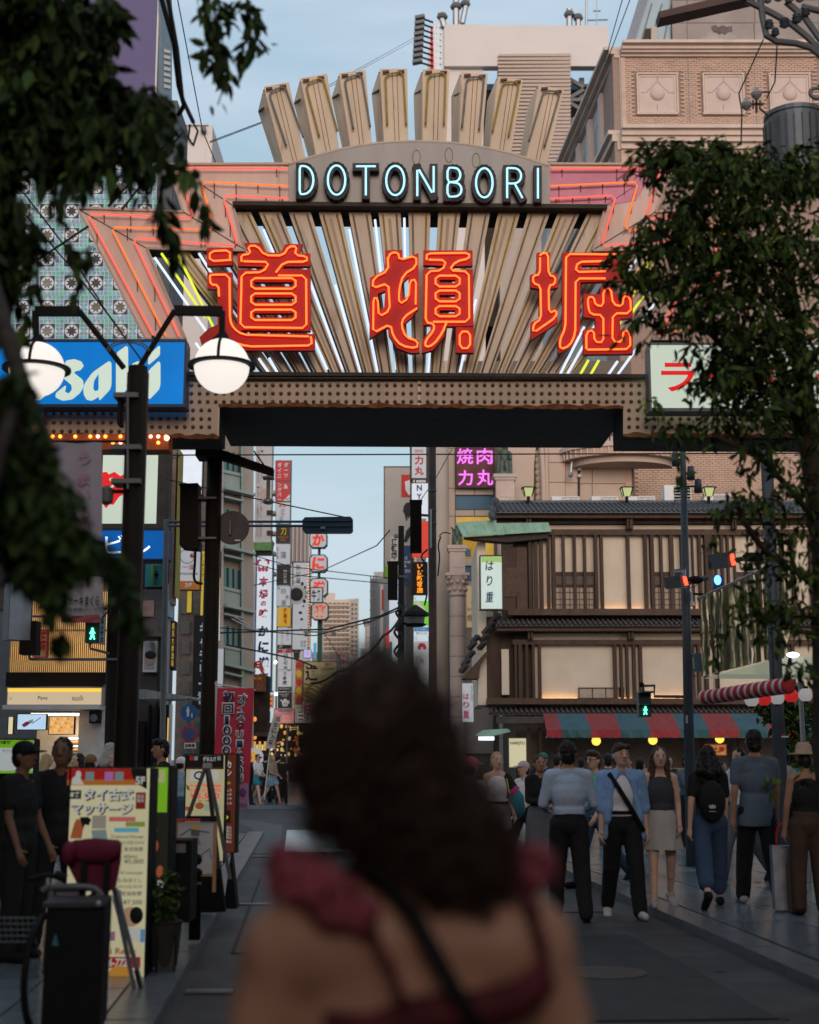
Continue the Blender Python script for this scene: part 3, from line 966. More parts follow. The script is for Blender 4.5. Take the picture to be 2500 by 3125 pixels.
for cx in(660,1095,1532):
 x0,y0=zb((cx-136,483));x1,y1=zb((cx+137,757))
 fpt=part(brick_b,'stone_panel',MB().rpx(PB,x0,y0,x1,y1,-.06,.03),M_panelstone)
 for k,dd in((0,.12),(7,.07)):
  fm=MB()
  e=5
  fm.rpx(PB,x0+k,y0+k,x1-k,y0+k+e,.031,dd);fm.rpx(PB,x0+k,y1-k-e,x1-k,y1-k,.031,dd)
  fm.rpx(PB,x0+k,y0+k+e,x0+k+e,y1-k-e,.031,dd);fm.rpx(PB,x1-k-e,y0+k+e,x1-k,y1-k-e,.031,dd)
  part(fpt,'frame',fm,M_cornice)
 c=PB.px(*zb((cx,618)),.02)
 part(fpt,'boss',MB().ell(c,(.37,.2,.37),20,12),M_panelstone,smooth=True)
 for seg in([(cx,505),(cx,538),(cx-75,612),(cx-112,612)],[(cx,538),(cx+75,612),(cx+112,612)],[(cx,690),(cx,730)]):
  part(fpt,'groove',MB().tube([PB.px(*zb(q),.032)for q in seg],.016,4),M_mortar)
for xx in(872,1312):
 x,_=zb((xx,0))
 part(brick_b,'joint',MB().rpx(PB,x-1,yz(308),x+1.2,yz(1150),.0,.02),M_greystone)
PBS=Plane(66,PI/2+SY,1899)
e=PB.px(1899,400)
sd=MB()
for z0_,z1_,dd in((36.6,38.6,.7),(38.6,40.2,1.1)):
 pass
def back(x,y,t):
 w=PB.px(x,y)
 return w+S_DIR*t
def sidestrip(root,name,ya,yb,out,m,t0=0,t1=24):
 za,zb_=PB.uz(1899,ya)[1],PB.uz(1899,yb)[1]
 a=PB.w(PB.uz(1899,400)[0],0,0)
 L=-S_RGT
 q=[a+S_DIR*t0,a+S_DIR*t1,a+S_DIR*t1+L*out,a+S_DIR*t0+L*out]
 mb=MB().box8([Vector((p.x,p.y,zb_))for p in(q[3],q[0],q[1],q[2])]+[Vector((p.x,p.y,za))for p in(q[3],q[0],q[1],q[2])])
 return part(root,name,mb,m)
sidestrip(brick_b,'side_wall',yz(380),2430,.05,mat('side_wall_stone',(.42,.4,.4),.7,var=.12,scale=.6))
for a,b_,o_ in((308,330,.8),(331,355,.55),(356,379,.3),(858,885,.7),(886,930,.5),(931,985,.25)):
 sidestrip(brick_b,'cornice',yz(a),yz(b_),o_,M_cornice)
for k in range(7):
 t=1.6+k*3.1
 sidestrip(brick_b,'side_window',yz(520),yz(790),.1,M_glass,t,t+1.3)
 sidestrip(brick_b,'side_pier',yz(400),yz(850),.3,M_panelstone,t-1.2,t-.5)
ub=thing('stone_office_tower',PB.px(2300,140),'grey stained stone tower rising above the brick building','building')
PT=Plane(70,0,2200)
xs=[760,858,1300,1725,2100]
ys=[-180,0,150,312]
for i in range(4):
 for j in range(3):
  a=zb((xs[i]+1.5,ys[j]+1.5));c=zb((xs[i+1]-1.5,ys[j+1]-1.5))
  part(ub,'stone_slab',MB().rpx(PT,a[0],a[1],c[0],c[1],-.3,rng.uniform(-.02,.02)),M_greystone)
a=zb((760,-180));c=zb((2100,315))
part(ub,'wall',MB().rpx(PT,a[0],a[1],c[0],c[1],-9,-.31),M_mortar)
blob=[(1015,175),(1040,165),(1060,180),(1090,168),(1120,178),(1150,172),(1155,205),(1125,210),(1105,228),(1088,214),(1070,228),(1052,212),(1030,210)]
part(ub,'stain',MB().ppx(PT,zb(*blob),.024,.028),mat('dark_stain',(.13,.105,.1),.8,var=.3,scale=3))
gl=[zb((500,312)),zb((640,-150)),zb((759,-150)),zb((759,312))]
part(ub,'glass_wall',MB().ppx(PT,gl,-6,-.4),M_curtain)
for x0,x1 in((545,632),(608,700),(700,760)):
 part(ub,'mullion',MB().bar(PT.px(*zb((x0,305)),-.36),PT.px(*zb((x1,0)),-.36),.06),M_greymetal)
part(ub,'slanted_edge',MB().ppx(PT,[zb((440,312)),zb((545,-30)),zb((620,-150)),zb((640,-150)),zb((500,312))],-5,-.2),mat('slanted_edge_grey',(.2,.22,.26),.5))
part(ub,'recess',MB().ppx(PT,[zb((552,312)),zb((590,168)),zb((622,168)),zb((622,312))],-.39,-.3),M_edge)
part(ub,'pier',MB().ppx(PT,[zb((622,312)),zb((622,166)),zb((664,166)),zb((664,312))],-.39,-.1),mat('warm_pier',(.42,.36,.3),.6))
# ================================================================== theatre front with arch, balcony, stone cladding
zr=reg(1350,1350,.46377);z3=reg(900,1350,.34783)
M_clad=mat('cladding_stone',(.4,.33,.28),.55,var=.08,scale=.8,dirt=((.3,.25,.21),.8,.6))
M_clad2=mat('cladding_stone_warm',(.5,.38,.31),.55,var=.08,scale=.8)
M_joint=mat('cladding_joint',(.15,.12,.1),.9)
PC=Plane(60,0,1350)
th=thing('theatre_building',PC.px(1500,2440),'stone clad theatre building with tall arch, curved balcony and blue windows','building')
part(th,'wall',MB().rpx(PC,1322,1100,1945,2440,-10,-.08),M_joint)
part(th,'wall',MB().rpx(PC,1309,1100,1321,2440,-2,-.1),M_joint)
win=[z3((1412,463),(1725,588)),z3((1412,1080),(1600,1205)),z3((1412,60),(1725,402)),z3((1412,652),(1600,1012))]
rows=[1100,1240,1368,1490,1575,1705,1845,1880,1960,2060,2150,2260,2440]
cols=[1322,1355,1389,1450,1510,1560]
for j in range(len(rows)-1):
 for i in range(2):
  part(th,'stone_slab',MB().rpx(PC,cols[i]+.8,rows[j]+.8,cols[i+1]-.8,rows[j+1]-.8,-.08,0),M_clad)
for(xa,ya,xb,yb)in((1389,1240,1506,1368),(1390,1490,1448,1511),(1449,1490,1506,1511),(1390,1555,1448,1575),(1449,1555,1506,1575),(1390,1703,1506,1727),(1390,1771,1506,1794),(1390,1794,1448,1900),(1449,1794,1506,1900),(1390,1900,1506,2100),(1390,2100,1506,2300)):
 part(th,'stone_slab',MB().rpx(PC,xa+.8,ya+.8,xb-.8,yb-.8,-.08,0),M_clad)
part(th,'round_pier',MB().lathe(PC.w(PC.uz(1341,2000)[0],0,.1),[(.42,0),(.42,16)],14),M_clad,smooth=True)
for x0,y0,x1,y1 in((1392,1512,1507,1554),(1392,1728,1457,1770)):
 w=part(th,'window',MB().rpx(PC,x0,y0,x1,y1,-.07,-.04),M_bluewin)
 part(w,'frame',MB().rpx(PC,x0-1,y0-2,x1+1,y0,-.06,.03).rpx(PC,x0-1,y1,x1+1,y1+2,-.06,.03),M_edge)
w=part(th,'window',MB().rpx(PC,1392,1577,1507,1702,-.07,-.05),emit('lit_curtain',(.75,.45,.08),.5,var=.3,scale=4))
cu=MB()
for k in range(16):
 x=1412+k*4.5
 cu.tube([PC.px(x,1640,-.02),PC.px(x,1700,-.02)],.03,5)
part(w,'curtain',cu,mat('yellow_curtain',(.62,.4,.05),.8))
part(w,'frame',MB().rpx(PC,1420,1676,1437,1698,-.02,.03),M_bluewin)
PN=Plane(59.8,0,1450)
r,_=board('neon_sign','purple neon kanji sign in two rows beside the tall arch','neon sign',59.7,(1391,1365,1510,1489),mat('maroon_sign_board',(.11,.035,.04),.6,var=.4,scale=2),M_edge,.15,3,())
N_mag=emit('neon_magenta',(.85,.18,.82),1.25)
for ch,x0,y0,x1,y1 in(('焼',1394,1369,1444,1417),('肉',1455,1369,1503,1417),('力',1398,1436,1443,1482),('丸',1455,1434,1505,1482)):
 lettering(r,Plane(59.7,0,1450),ch,x0,y0,x1,y1,N_mag,.04,bold=.015,thick=.02)
yA=lambda v:zr((0,v))[1]
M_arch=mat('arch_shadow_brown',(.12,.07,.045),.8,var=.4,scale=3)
pier=MB().ppx(PC,[zr((465,45)),zr((620,-250)),zr((600,100)),zr((590,420)),zr((465,420))][::-1],-.07,.25)
part(th,'arch_pier',MB().ppx(PC,[zr((430,-100)),zr((625,-100)),zr((612,45)),zr((600,150)),zr((596,420)),zr((430,420))],-.07,.3),M_clad2)
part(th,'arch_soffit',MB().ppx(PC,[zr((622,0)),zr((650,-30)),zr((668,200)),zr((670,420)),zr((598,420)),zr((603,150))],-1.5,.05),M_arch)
for k in range(8):
 y=60+k*42
 x=632+(k>3)*3
 part(th,'ornament',MB().rpx(PC,*zr((x-14,y)),*zr((x+18,y+30)),.05,.09).lathe(PC.px(*zr((x+2,y+15)),.1),[(.16,0),(.05,.05)],8,axis=Matrix(((1,0,0),(0,0,-1),(0,1,0)))),M_clad)
ring=MB().tube([PC.px(*zr((650+24*(1-(1-t)**2)-10,-60+480*t)),.32)for t in[i/14 for i in range(15)]],.13,6)
part(th,'arch_ring',ring,M_clad2)
part(th,'arch_ring',MB().tube([PC.px(*zr((678+8*t,-60+480*t)),.28)for t in[i/8 for i in range(9)]],.1,6),M_clad2)
for i,(xa,xb)in enumerate(((695,806),(808,890))):
 for j,(ya,yb)in enumerate(((-40,138),(140,268),(270,395))):
  part(th,'stone_slab',MB().rpx(PC,*zr((xa+1,ya+1)),*zr((xb-1,yb-1)),-.08,.1 if i else .2),M_clad2)
for j,(ya,yb)in enumerate(((-40,140),(142,272),(274,410))):
 for i,(xa,xb)in enumerate(((892,985),(987,1204))):
  part(th,'stone_slab',MB().rpx(PC,*zr((xa+1,ya+1)),*zr((xb-1,yb-1)),-.08,.05),M_clad2)
part(th,'banner_pole',MB().tube([PC.px(*zr((852,60)),.5),PC.px(*zr((832,235)),.7)],.06,6).ell(PC.px(*zr((832,235)),.7),.12,8,6),M_steel)
part(th,'conduit',MB().tube([PC.px(*zr((897,40)),.16),PC.px(*zr((897,400)),.16)],.045,6),M_edge)
for y in(183,228):
 part(th,'junction_box',MB().rpx(PC,*zr((886,y-10)),*zr((910,y+8)),.15,.3),M_offwhite)
bal=thing('balcony',PC.px(*zr((1120,180))),'curved stone balcony with ribbed edge on the theatre wall','balcony')
cB=PC.px(*zr((1180,130)),.0)
rr=2.7
def half(r0,z0,z1,m,nm,ribs=False):
 pts=[(cB.x+r0*math.cos(a),cB.y-r0*math.sin(a)*.75)for a in[PI*i/20 for i in range(21)]]
 vs=[(x,y,z0)for x,y in pts]+[(x,y,z1)for x,y in pts]
 n=len(pts)
 part(bal,nm,MB().add(vs,[tuple(range(n)),tuple(range(2*n-1,n-1,-1))]+[(i+1,i,n+i,n+i+1)for i in range(n-1)]+[(0,n-1,2*n-1,n)]),m)
zc=cB.z
half(rr,zc+.3,zc+.5,M_cornice,'top_slab');half(rr*.95,zc-.05,zc+.295,M_brick,'rim');half(rr*.8,zc-.3,zc-.055,M_clad2,'under_slab')
for i in range(26):
 a=PI*i/25
 part(bal,'rib',MB().box((cB.x+rr*.965*math.cos(a),cB.y-rr*.965*.75*math.sin(a),zc+.12),(.06,.06,.32)),M_cornice)
part(bal,'railing',MB().tube([(cB.x-1.6,cB.y-.8,zc+1.3),(cB.x+1.6,cB.y-.8,zc+1.3)],.04,5).bar((cB.x-1.2,cB.y-.8,zc+.5),(cB.x-1.2,cB.y-.8,zc+1.3),.05).bar((cB.x-.6,cB.y-.8,zc+.5),(cB.x-.6,cB.y-.8,zc+1.3),.05),M_black)
part(th,'dark_recess',MB().rpx(PC,*zr((1206,165)),*zr((1248,400)),-.05,.0),M_brick)
jp=part(th,'beige_panel',MB().rpx(PC,1424,1790,1462,1915,.01,.12),emit('beige_panel_lit',(.75,.52,.3),.38))
part(jp,'dark_shape',MB().ppx(PC,[(1455,1815),(1461,1815),(1461,1842),(1452,1851),(1440,1846),(1437,1838),(1448,1838),(1454,1832)],.121,.14).ppx(PC,[(1457,1856),(1461,1856),(1461,1896),(1446,1896),(1444,1886),(1455,1886)],.121,.14),M_ink)
lettering(jp,PC,'橋',1425,1876,1441,1898,M_ink,.14)
lettering(jp,PC,'焼き',1426,1856,1440,1866,M_ink,.14)
M_col=mat('column_granite',(.5,.4,.36),.55,var=.1,scale=2,dirt=((.4,.32,.29),3,.6))
M_bronze=mat('bronze_patina',(.1,.13,.11),.6,.4,var=.4,scale=8,dirt=((.22,.33,.28),6,.6))
def figure(root,c,h):
 f=MB()
 c=Vector(c)
 f.cap(c+Vector((-.09*h,0,.08*h)),.07*h,c+Vector((-.06*h,0,.46*h)),.085*h)
 f.cap(c+Vector((.1*h,0,.08*h)),.07*h,c+Vector((.06*h,0,.46*h)),.085*h)
 f.cap(c+Vector((0,0,.5*h)),.12*h,c+Vector((0,0,.74*h)),.14*h)
 f.ell(c+Vector((0,-.02*h,.93*h)),.075*h,10,8)
 f.cap(c+Vector((.15*h,0,.76*h)),.05*h,c+Vector((.2*h,-.1*h,.55*h)),.045*h)
 f.cap(c+Vector((-.15*h,0,.76*h)),.05*h,c+Vector((-.26*h,-.05*h,.86*h)),.04*h)
 f.cap(c+Vector((.2*h,.06*h,.1*h)),.06*h,c+Vector((.16*h,.08*h,.7*h)),.1*h)
 f.cap(c+Vector((-.2*h,.06*h,.1*h)),.05*h,c+Vector((-.15*h,.08*h,.7*h)),.08*h)
 part(root,'figure',f,M_bronze,smooth=True)
 part(root,'plinth',MB().lathe(c-Vector((0,0,.05)),[(.34*h,0),(.34*h,.03),(.28*h,.06),(.26*h,.13*h)],10),M_bronze)
def column(xp,Y,y_stat_top,y_stat_bot,y_cap,y_shaft,label,wide,ped_w):
 P=Plane(Y,0,xp)
 u0=P.uz(xp,y_shaft)[0]
 zt_,zs,zc_,zsh=[P.uz(xp,y)[1]for y in(y_stat_top,y_stat_bot,y_cap,y_shaft)]
 base=P.w(u0,0)
 c=thing('stone_column',base,label,'column','columns with bronze figures')
 mpx=Y/F_PX
 rS=wide*mpx/2
 n=14
 dz=.8
 k=0
 z=0
 while z<zsh-.1:
  zn=min(z+dz,zsh)
  part(c,'drum',MB().lathe((base.x,base.y,0),[(rS,z+.012),(rS,zn-.012)],16),M_col,smooth=False)
  z=zn
 part(c,'core',MB().lathe((base.x,base.y,0),[(rS*.97,0),(rS*.97,zc_)],12),M_joint)
 part(c,'capital',MB().lathe((base.x,base.y,0),[(rS*1.08,zsh),(rS*1.12,zsh+.08),(rS,zsh+.12),(rS*1.05,zsh+(zc_-zsh)*.4),(rS*1.4,zsh+(zc_-zsh)*.8),(rS*1.5,zc_-.12)],16),M_col,smooth=True)
 lv=MB()
 for ring_,(zz,rr_,nn)in enumerate(((.3,1.12,10),(.62,1.32,10),(.82,1.55,4))):
  for i in range(nn):
   a=2*PI*(i+.5*ring_)/nn+(PI/4 if nn==4 else 0)
   p=Vector((base.x+rS*rr_*math.cos(a),base.y+rS*rr_*math.sin(a),zsh+(zc_-zsh)*zz))
   lv.ell(p,(rS*.26,rS*.26,rS*.3)if nn>4 else rS*.34,8,6)
 part(c,'leaf_ornament',lv,M_col,smooth=True)
 part(c,'abacus',MB().box((base.x,base.y,zc_-.05),(rS*3.1,rS*3.1,.12)),M_col)
 hw=ped_w*mpx
 part(c,'pedestal',MB().box((base.x,base.y,(zc_+zs)/2),(hw*.78,hw*.78,zs-zc_-.02)),M_col)
 part(c,'pedestal_cap',MB().box((base.x,base.y,zs-.07),(hw,hw,.14)).box((base.x,base.y,zs-.2),(hw*.9,hw*.9,.1)),M_col)
 part(c,'pedestal_panel',MB().box((base.x,base.y-hw*.39,(zc_+zs)/2-.05),(hw*.5,.04,(zs-zc_)*.5)),M_panelstone)
 figure(c,(base.x,base.y,zs),(zt_-zs)*1.02)
column(1396,57,1603,1667,1752,1820,'free standing stone column with small bronze figure left of the timber building',47,60)
column(1541,58.5,1360,1452,1540,1560,'stone pedestal column with bronze figure rising behind the timber roof',50,72)
# ================================================================== timber restaurant on the corner
PH=Plane(50,0,1800)
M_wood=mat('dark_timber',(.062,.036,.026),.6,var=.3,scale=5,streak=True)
M_wood2=mat('timber_beam',(.085,.05,.035),.6,var=.3,scale=5)
M_plaster=mat('cream_plaster',(.68,.57,.45),.8,var=.07,scale=1.5,dirt=((.5,.39,.27),1.2,.62))
M_rtile=mat('roof_tile_grey',(.07,.08,.095),.4,var=.35,scale=3)
M_rtile2=mat('roof_tile_brown',(.06,.05,.05),.5,var=.35,scale=3)
M_copper=mat('green_copper',(.27,.46,.36),.6,var=.18,scale=3,dirt=((.3,.27,.2),2.5,.6))
M_uplight=emit('orange_uplight',(1.0,.5,.14),6)
har=thing('timber_restaurant',PH.px(1900,2452),'traditional timber and plaster restaurant with tiled eaves on the corner','building')
XR=2760
def hx(v):return zr((v,0))[0]
def hy(v):return zr((0,v))[1]
def hbar(name,x0,y0,x1,y1,d0,d1,m=None):
 return part(har,name,MB().rpx(PH,*zr((x0,y0)),*zr((x1,y1)),d0,d1),m or M_wood)
part(har,'wall',MB().rpx(PH,hx(480),hy(470),XR,2452,-7,-.3),mat('restaurant_core',(.09,.065,.05),.8))
part(har,'plaster_wall',MB().rpx(PH,hx(600),hy(540),XR,hy(1110),-.29,-.16),M_plaster)
part(har,'plaster_wall',MB().rpx(PH,hx(600),hy(1255),XR,hy(1690),-.29,-.16),M_plaster)
hbar('eave_beam',350,472,3000,512,-.2,.55,M_wood2)
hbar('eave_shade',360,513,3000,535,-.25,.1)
hbar('head_beam',690,575,3000,612,-.1,.12,M_wood2)
hbar('sill_rail',430,1100,3000,1142,-.1,.3,M_wood2)
hbar('lower_eave_beam',352,1212,3000,1250,-.2,.6,M_wood2)
hbar('lower_head_beam',460,1300,3000,1332,-.1,.12,M_wood2)
hbar('lower_sill_beam',290,1685,3000,1725,-.1,.25,M_wood2)
for xa,xb in((548,560),(566,580),(1203,1216),(1222,1243),(1890,1902),(1908,1922)):
 hbar('eave_bracket',xa,500,xb,580,.13,.42)
 hbar('eave_bracket',xa+10,1238,xb+10,1300,.13,.42)
posts=[(568,588,0),(604,628,0),(640,664,0),(690,707,0),(720,742,1),(790,808,0),(862,882,0),(930,948,0),(1000,1020,1),(1040,1060,0),(1215,1236,0),(1328,1350,0),(1368,1391,1),(1434,1452,0),(1497,1525,0),(1570,1590,1),(1646,1657,0),(1686,1706,0),(1726,1776,1),(1796,1811,0),(1836,1854,0),(1876,1891,0),(1921,1932,0),(2080,2096,0),(2150,2166,0),(2230,2250,0),(2300,2320,0),(2420,2440,0),(2560,2580,0)]
for xa,xb,big in posts:
 hbar('post',xa,612,xb,1104,-.15,.2 if big else .08)
for xa,xb in((475,491),(501,526),(546,566),(590,609),(632,651),(1127,1148),(1170,1187),(1208,1227),(1253,1273),(1295,1316),(1646,1660),(1680,1700),(1726,1750),(1800,1820),(2160,2180),(2230,2250),(2300,2320)):
 hbar('post',xa,1332,xb,1686,-.15,.1)
hbar('dark_panel',395,820,490,1015,-.25,-.02,M_wood2)
hbar('dark_panel',490,690,560,1140,-.25,.0,M_wood2)
hbar('dark_panel',400,690,490,818,-.25,-.05)
hbar('dark_panel',395,1016,488,1105,-.25,-.06)
M_shoji=emit('paper_window',(.55,.42,.28),.16)
for x0,x1 in((745,1000),(1394,1595),(1931,2076)):
 w=part(har,'window',MB().rpx(PH,*zr((x0,850)),*zr((x1,1102)),-.15,-.1),M_wood)
 nP=4 if x1-x0>220 else 3
 for k in range(nP):
  a=x0+(x1-x0)*k/nP+5;b_=x0+(x1-x0)*(k+1)/nP-5
  part(w,'pane',MB().rpx(PH,*zr((a,955)),*zr((b_,1096)),-.099,-.08),mat('window_paper',(.4,.32,.25),.6))
  part(w,'blind',MB().rpx(PH,*zr((a,880)),*zr((b_,935)),-.099,-.07),mat('window_blind',(.13,.1,.085),.7,var=.2))
  for yy in(985,1030,1065):
   part(w,'lattice',MB().rpx(PH,*zr((a,yy)),*zr((b_,yy+4)),-.079,-.06),M_wood)
  part(w,'lattice',MB().rpx(PH,*zr(((a+b_)/2-2,955)),*zr(((a+b_)/2+2,1096)),-.079,-.055),M_wood)
w=part(har,'window',MB().rpx(PH,*zr((898,1612)),*zr((1200,1686)),-.15,-.1),M_wood)
for k in range(3):
 part(w,'pane',MB().rpx(PH,*zr((905+k*88,1622)),*zr((986+k*88,1680)),-.1,-.06),mat('window_paper',(.4,.32,.25),.6))
for xa,xb,yy in((670,735,1096),(1025,1215,1096),(1240,1330,1096),(1350,1372,1096),(1600,1720,1096),(655,890,1680),(1320,1640,1680),(1160,1250,1680),(1940,2070,1680),(1840,1870,1096)):
 part(har,'light_strip',MB().rpx(PH,*zr((xa,yy+2)),*zr((xb,yy+5)),-.09,-.03),M_uplight)
def eave(ytop,yfront,x0,m,nm,depth,out,x1=3000,pitch=33):
 """lean-to of curved tiles: one raised column of tiles per pitch"""
 uA=PH.uz(*zr((x0,yfront)))[0];uB=PH.uz(*zr((x1,yfront)))[0]
 zf=PH.uz(*zr((1000,yfront)))[1]
 Pd=Plane(50+depth,0,1800)
 zb_=Pd.uz(*zr((1000,ytop)))[1]
 p=pitch*.46377*50/F_PX
 base=MB()
 a0,a1=PH.w(uA,zf-.1,out),PH.w(uB,zf-.1,out)
 b0,b1=PH.w(uA+.25,zb_-.1,-depth),PH.w(uB,zb_-.1,-depth)
 up=Vector((0,0,.08))
 base.box8([a0,a1,b1,b0,a0+up,a1+up,b1+up,b0+up])
 rf=part(har,nm,base,m)
 n=int((uB-uA)/p)
 me=None
 for k in range(n):
  u=uA+(k+.5)*p
  f=PH.w(u,zf-.02,out+.02);b_=PH.w(u,zb_-.02,-depth)
  if me is None:
   mb=MB()
   segs=5
   for q in range(segs):
    s0,s1=f.lerp(b_,q/segs),f.lerp(b_,(q+1)/segs)
    lift=Vector((0,0,.035))
    mb.tube([s0+lift,s1+lift*.2],[p*.3,p*.24],6)
   mb.lathe(f+Vector((0,-.01,.03)),[(p*.36,0),(p*.36,.04),(p*.1,.05)],8,axis=Matrix(((1,0,0),(0,0,-1),(0,1,0))))
   me=mb.mesh('tile',m,f,True)
  share(rf,'tile',me,Matrix.Translation(f))
 return rf
e1=eave(396,470,345,M_rtile,'upper_roof',1.6,.75)
e2=eave(1148,1205,345,M_rtile2,'middle_roof',.8,.75)
e3=eave(1740,1778,300,M_rtile2,'lower_roof',.5,.5)
part(e1,'ridge',MB().rpx(Plane(51.6,0,1800),hx(345),hy(384),XR,hy(400),-.3,.1),M_rtile)
for k,(x,y)in enumerate(((330,470),(320,500),(345,420),(355,445))):
 part(e1,'end_ornament',MB().ell(PH.px(*zr((x,y)),.7),(.14,.2,.2),8,6),M_rtile)
orn=MB()
for k,(x,y)in enumerate(((330,1165),(310,1200),(285,1230),(270,1280),(255,1330),(345,1150),(180,1390),(150,1440),(135,1480),(210,1290),(190,1330))):
 part(e2,'end_ornament',MB().bar(PH.px(*zr((x-16,y+34)),.3),PH.px(*zr((x+22,y-8)),.5),.2,.12),M_rtile2)
part(har,'corner_wall',MB().rpx(PH,*zr((235,650)),*zr((293,1725)),-5,-.35),M_plaster)
part(har,'corner_wall',MB().rpx(PH,*zr((392,1360)),*zr((440,1660)),-.3,-.05),M_plaster)
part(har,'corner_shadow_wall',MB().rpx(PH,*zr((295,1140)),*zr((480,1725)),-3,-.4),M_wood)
part(har,'gable_board',MB().ppx(PH,[zr((130,1555)),zr((285,1380)),zr((300,1400)),zr((250,1470)),zr((240,1555))],-1,.2),M_wood2)
aw=part(har,'copper_canopy',MB().ppx(PH,[zr((88,540)),zr((350,525)),zr((350,545)),zr((690,541)),zr((708,596)),zr((132,630))],.35,.47),M_copper)
part(aw,'lip',MB().bar(PH.px(*zr((132,630)),.5),PH.px(*zr((708,596)),.5),.06),M_copper)
for k in range(9):
 t=(k+.5)/9
 part(aw,'seam',MB().bar(PH.px(*zr((100+585*t,546)),.475),PH.px(*zr((140+560*t,626-30*t)),.475),.035,.02),M_copper)
part(aw,'soffit',MB().ppx(PH,[zr((140,632)),zr((700,600)),zr((690,640)),zr((420,665)),zr((250,650))],-.3,.3),M_edge)
M_hari=emit('lit_green_white',(.70,.84,.78),.62,var=.1)
hb,hpl=board('vertical_sign','tall lit restaurant sign with three brush characters on the timber corner','sign',49.2,(1464,1694,1536,1862),M_hari,M_wood,.3,4,())
part(hb,'green_band',MB().rpx(hpl,1469,1699,1531,1716,.001,.004),emit('lit_lime_top',(.42,.68,.2),.55))
for ch,y0,y1,w in(('は',1712,1741,24),('り',1757,1788,18),('重',1806,1838,25)):
 lettering(hb,hpl,ch,1494-w/2,y0,1494+w/2,y1,M_inkblue,.01,shear=.15,bold=.015)
hb,hpl=board('vertical_sign','small white vertical sign with brush writing below the stone column','sign',49,(1409,2083,1447,2205),M_signwhite2,M_greymetal,.12,2,())
for ch,y0,y1 in(('は',2116,2134),('り',2142,2160),('重',2168,2192)):
 lettering(hb,hpl,ch,1414,y0,1432,y1,M_pink,.01,bold=.02)
lettering(hb,hpl,'どうとんぼり',1436,2092,1444,2140,M_ink,.01,vertical=True)
zg=reg(1400,2150,.63768)
PS=Plane(49.4,0,1900)
fronts=dp(0)
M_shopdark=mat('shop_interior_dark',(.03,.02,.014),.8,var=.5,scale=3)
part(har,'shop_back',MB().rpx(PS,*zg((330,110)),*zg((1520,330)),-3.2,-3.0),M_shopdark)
part(har,'shop_counter',MB().rpx(PS,*zg((880,305)),*zg((1340,420)),-1,-.6),mat('counter_wood',(.3,.2,.1),.5))
for(x0,y0,x1,y1,c,s_)in((455,255,485,292,(1,.35,.1),.9),(560,215,585,280,(.9,.45,.08),.25),(600,250,650,290,(.9,.2,.1),.3),(890,238,1010,300,(.85,.42,.04),.26),(960,250,985,270,(1,.75,.1),1.0),(1030,245,1080,256,(1,.6,.75),1.4),(1040,270,1080,278,(1,.3,.3),.9),(1045,285,1078,290,(1,.55,.6),.9),(1285,232,1322,300,(.9,.5,.08),.4),(1330,250,1350,290,(.9,.6,.1),.4)):
 part(har,'lit_shelf',MB().rpx(PS,*zg((x0,y0)),*zg((x1,y1)),-2.9,-2.7),emit('shop_glow_%d'%x0,c,s_,var=.4,scale=5))
for xx in(330,385,470,1165,1345):
 part(har,'shop_post',MB().rpx(PS,*zg((xx,110)),*zg((xx+18,420)),-.3,-.05),M_wood)
M_ared=mat('awning_red',(.25,.055,.06),.7,var=.15,scale=4)
M_ablue=mat('awning_blue',(.055,.115,.145),.7,var=.15,scale=4)
M_avr=mat('awning_valance_red',(.33,.04,.045),.7,var=.15)
M_avb=mat('awning_valance_green',(.045,.11,.115),.7,var=.15)
awn=thing('striped_awning',PS.px(*zg((950,120))),'red and blue striped awning along the restaurant shop front','awning')
tb=[400,466,600,742,880,1016,1150,1290,1428,1560,1700]
bb=[404,475,612,750,888,1028,1165,1305,1442,1575,1712]
for i in range(10):
 v=[PS.px(*zg((tb[i],44)),.2),PS.px(*zg((tb[i+1],44)),.2),PS.px(*zg((bb[i+1],122)),1.2),PS.px(*zg((bb[i],122)),1.2)]
 v[0].z=v[1].z;v[2].z=v[3].z
 dn=Vector((0,0,-.03))
 part(awn,'stripe',MB().box8([v[3]+dn,v[2]+dn,v[1]+dn,v[0]+dn,v[3],v[2],v[1],v[0]]),M_ared if i%2==0 else M_ablue)
 lo=PS.px(*zg((bb[i],160)),1.2).z
 mb=MB()
 n=6
 tp=[v[3].lerp(v[2],k/n)for k in range(n+1)]
 bt=[Vector((p.x,p.y+rng.uniform(-.05,.05),lo+.02*math.sin(k*2.2)))for k,p in enumerate(tp)]
 for k in range(n):
  mb.add([tp[k],tp[k+1],bt[k+1],bt[k],tp[k]+Vector((0,.03,0)),tp[k+1]+Vector((0,.03,0)),bt[k+1]+Vector((0,.03,0)),bt[k]+Vector((0,.03,0))],[(0,3,2,1),(4,5,6,7),(3,7,6,2)])
 part(awn,'valance',mb,M_avr if i%2==0 else M_avb)
part(awn,'crossbar',MB().tube([PS.px(*zg((402,158)),1.1),PS.px(*zg((1700,158)),1.1)],.03,6),M_steel)
M_globe=emit('yellow_globe',(1.0,.62,.08),1.5)
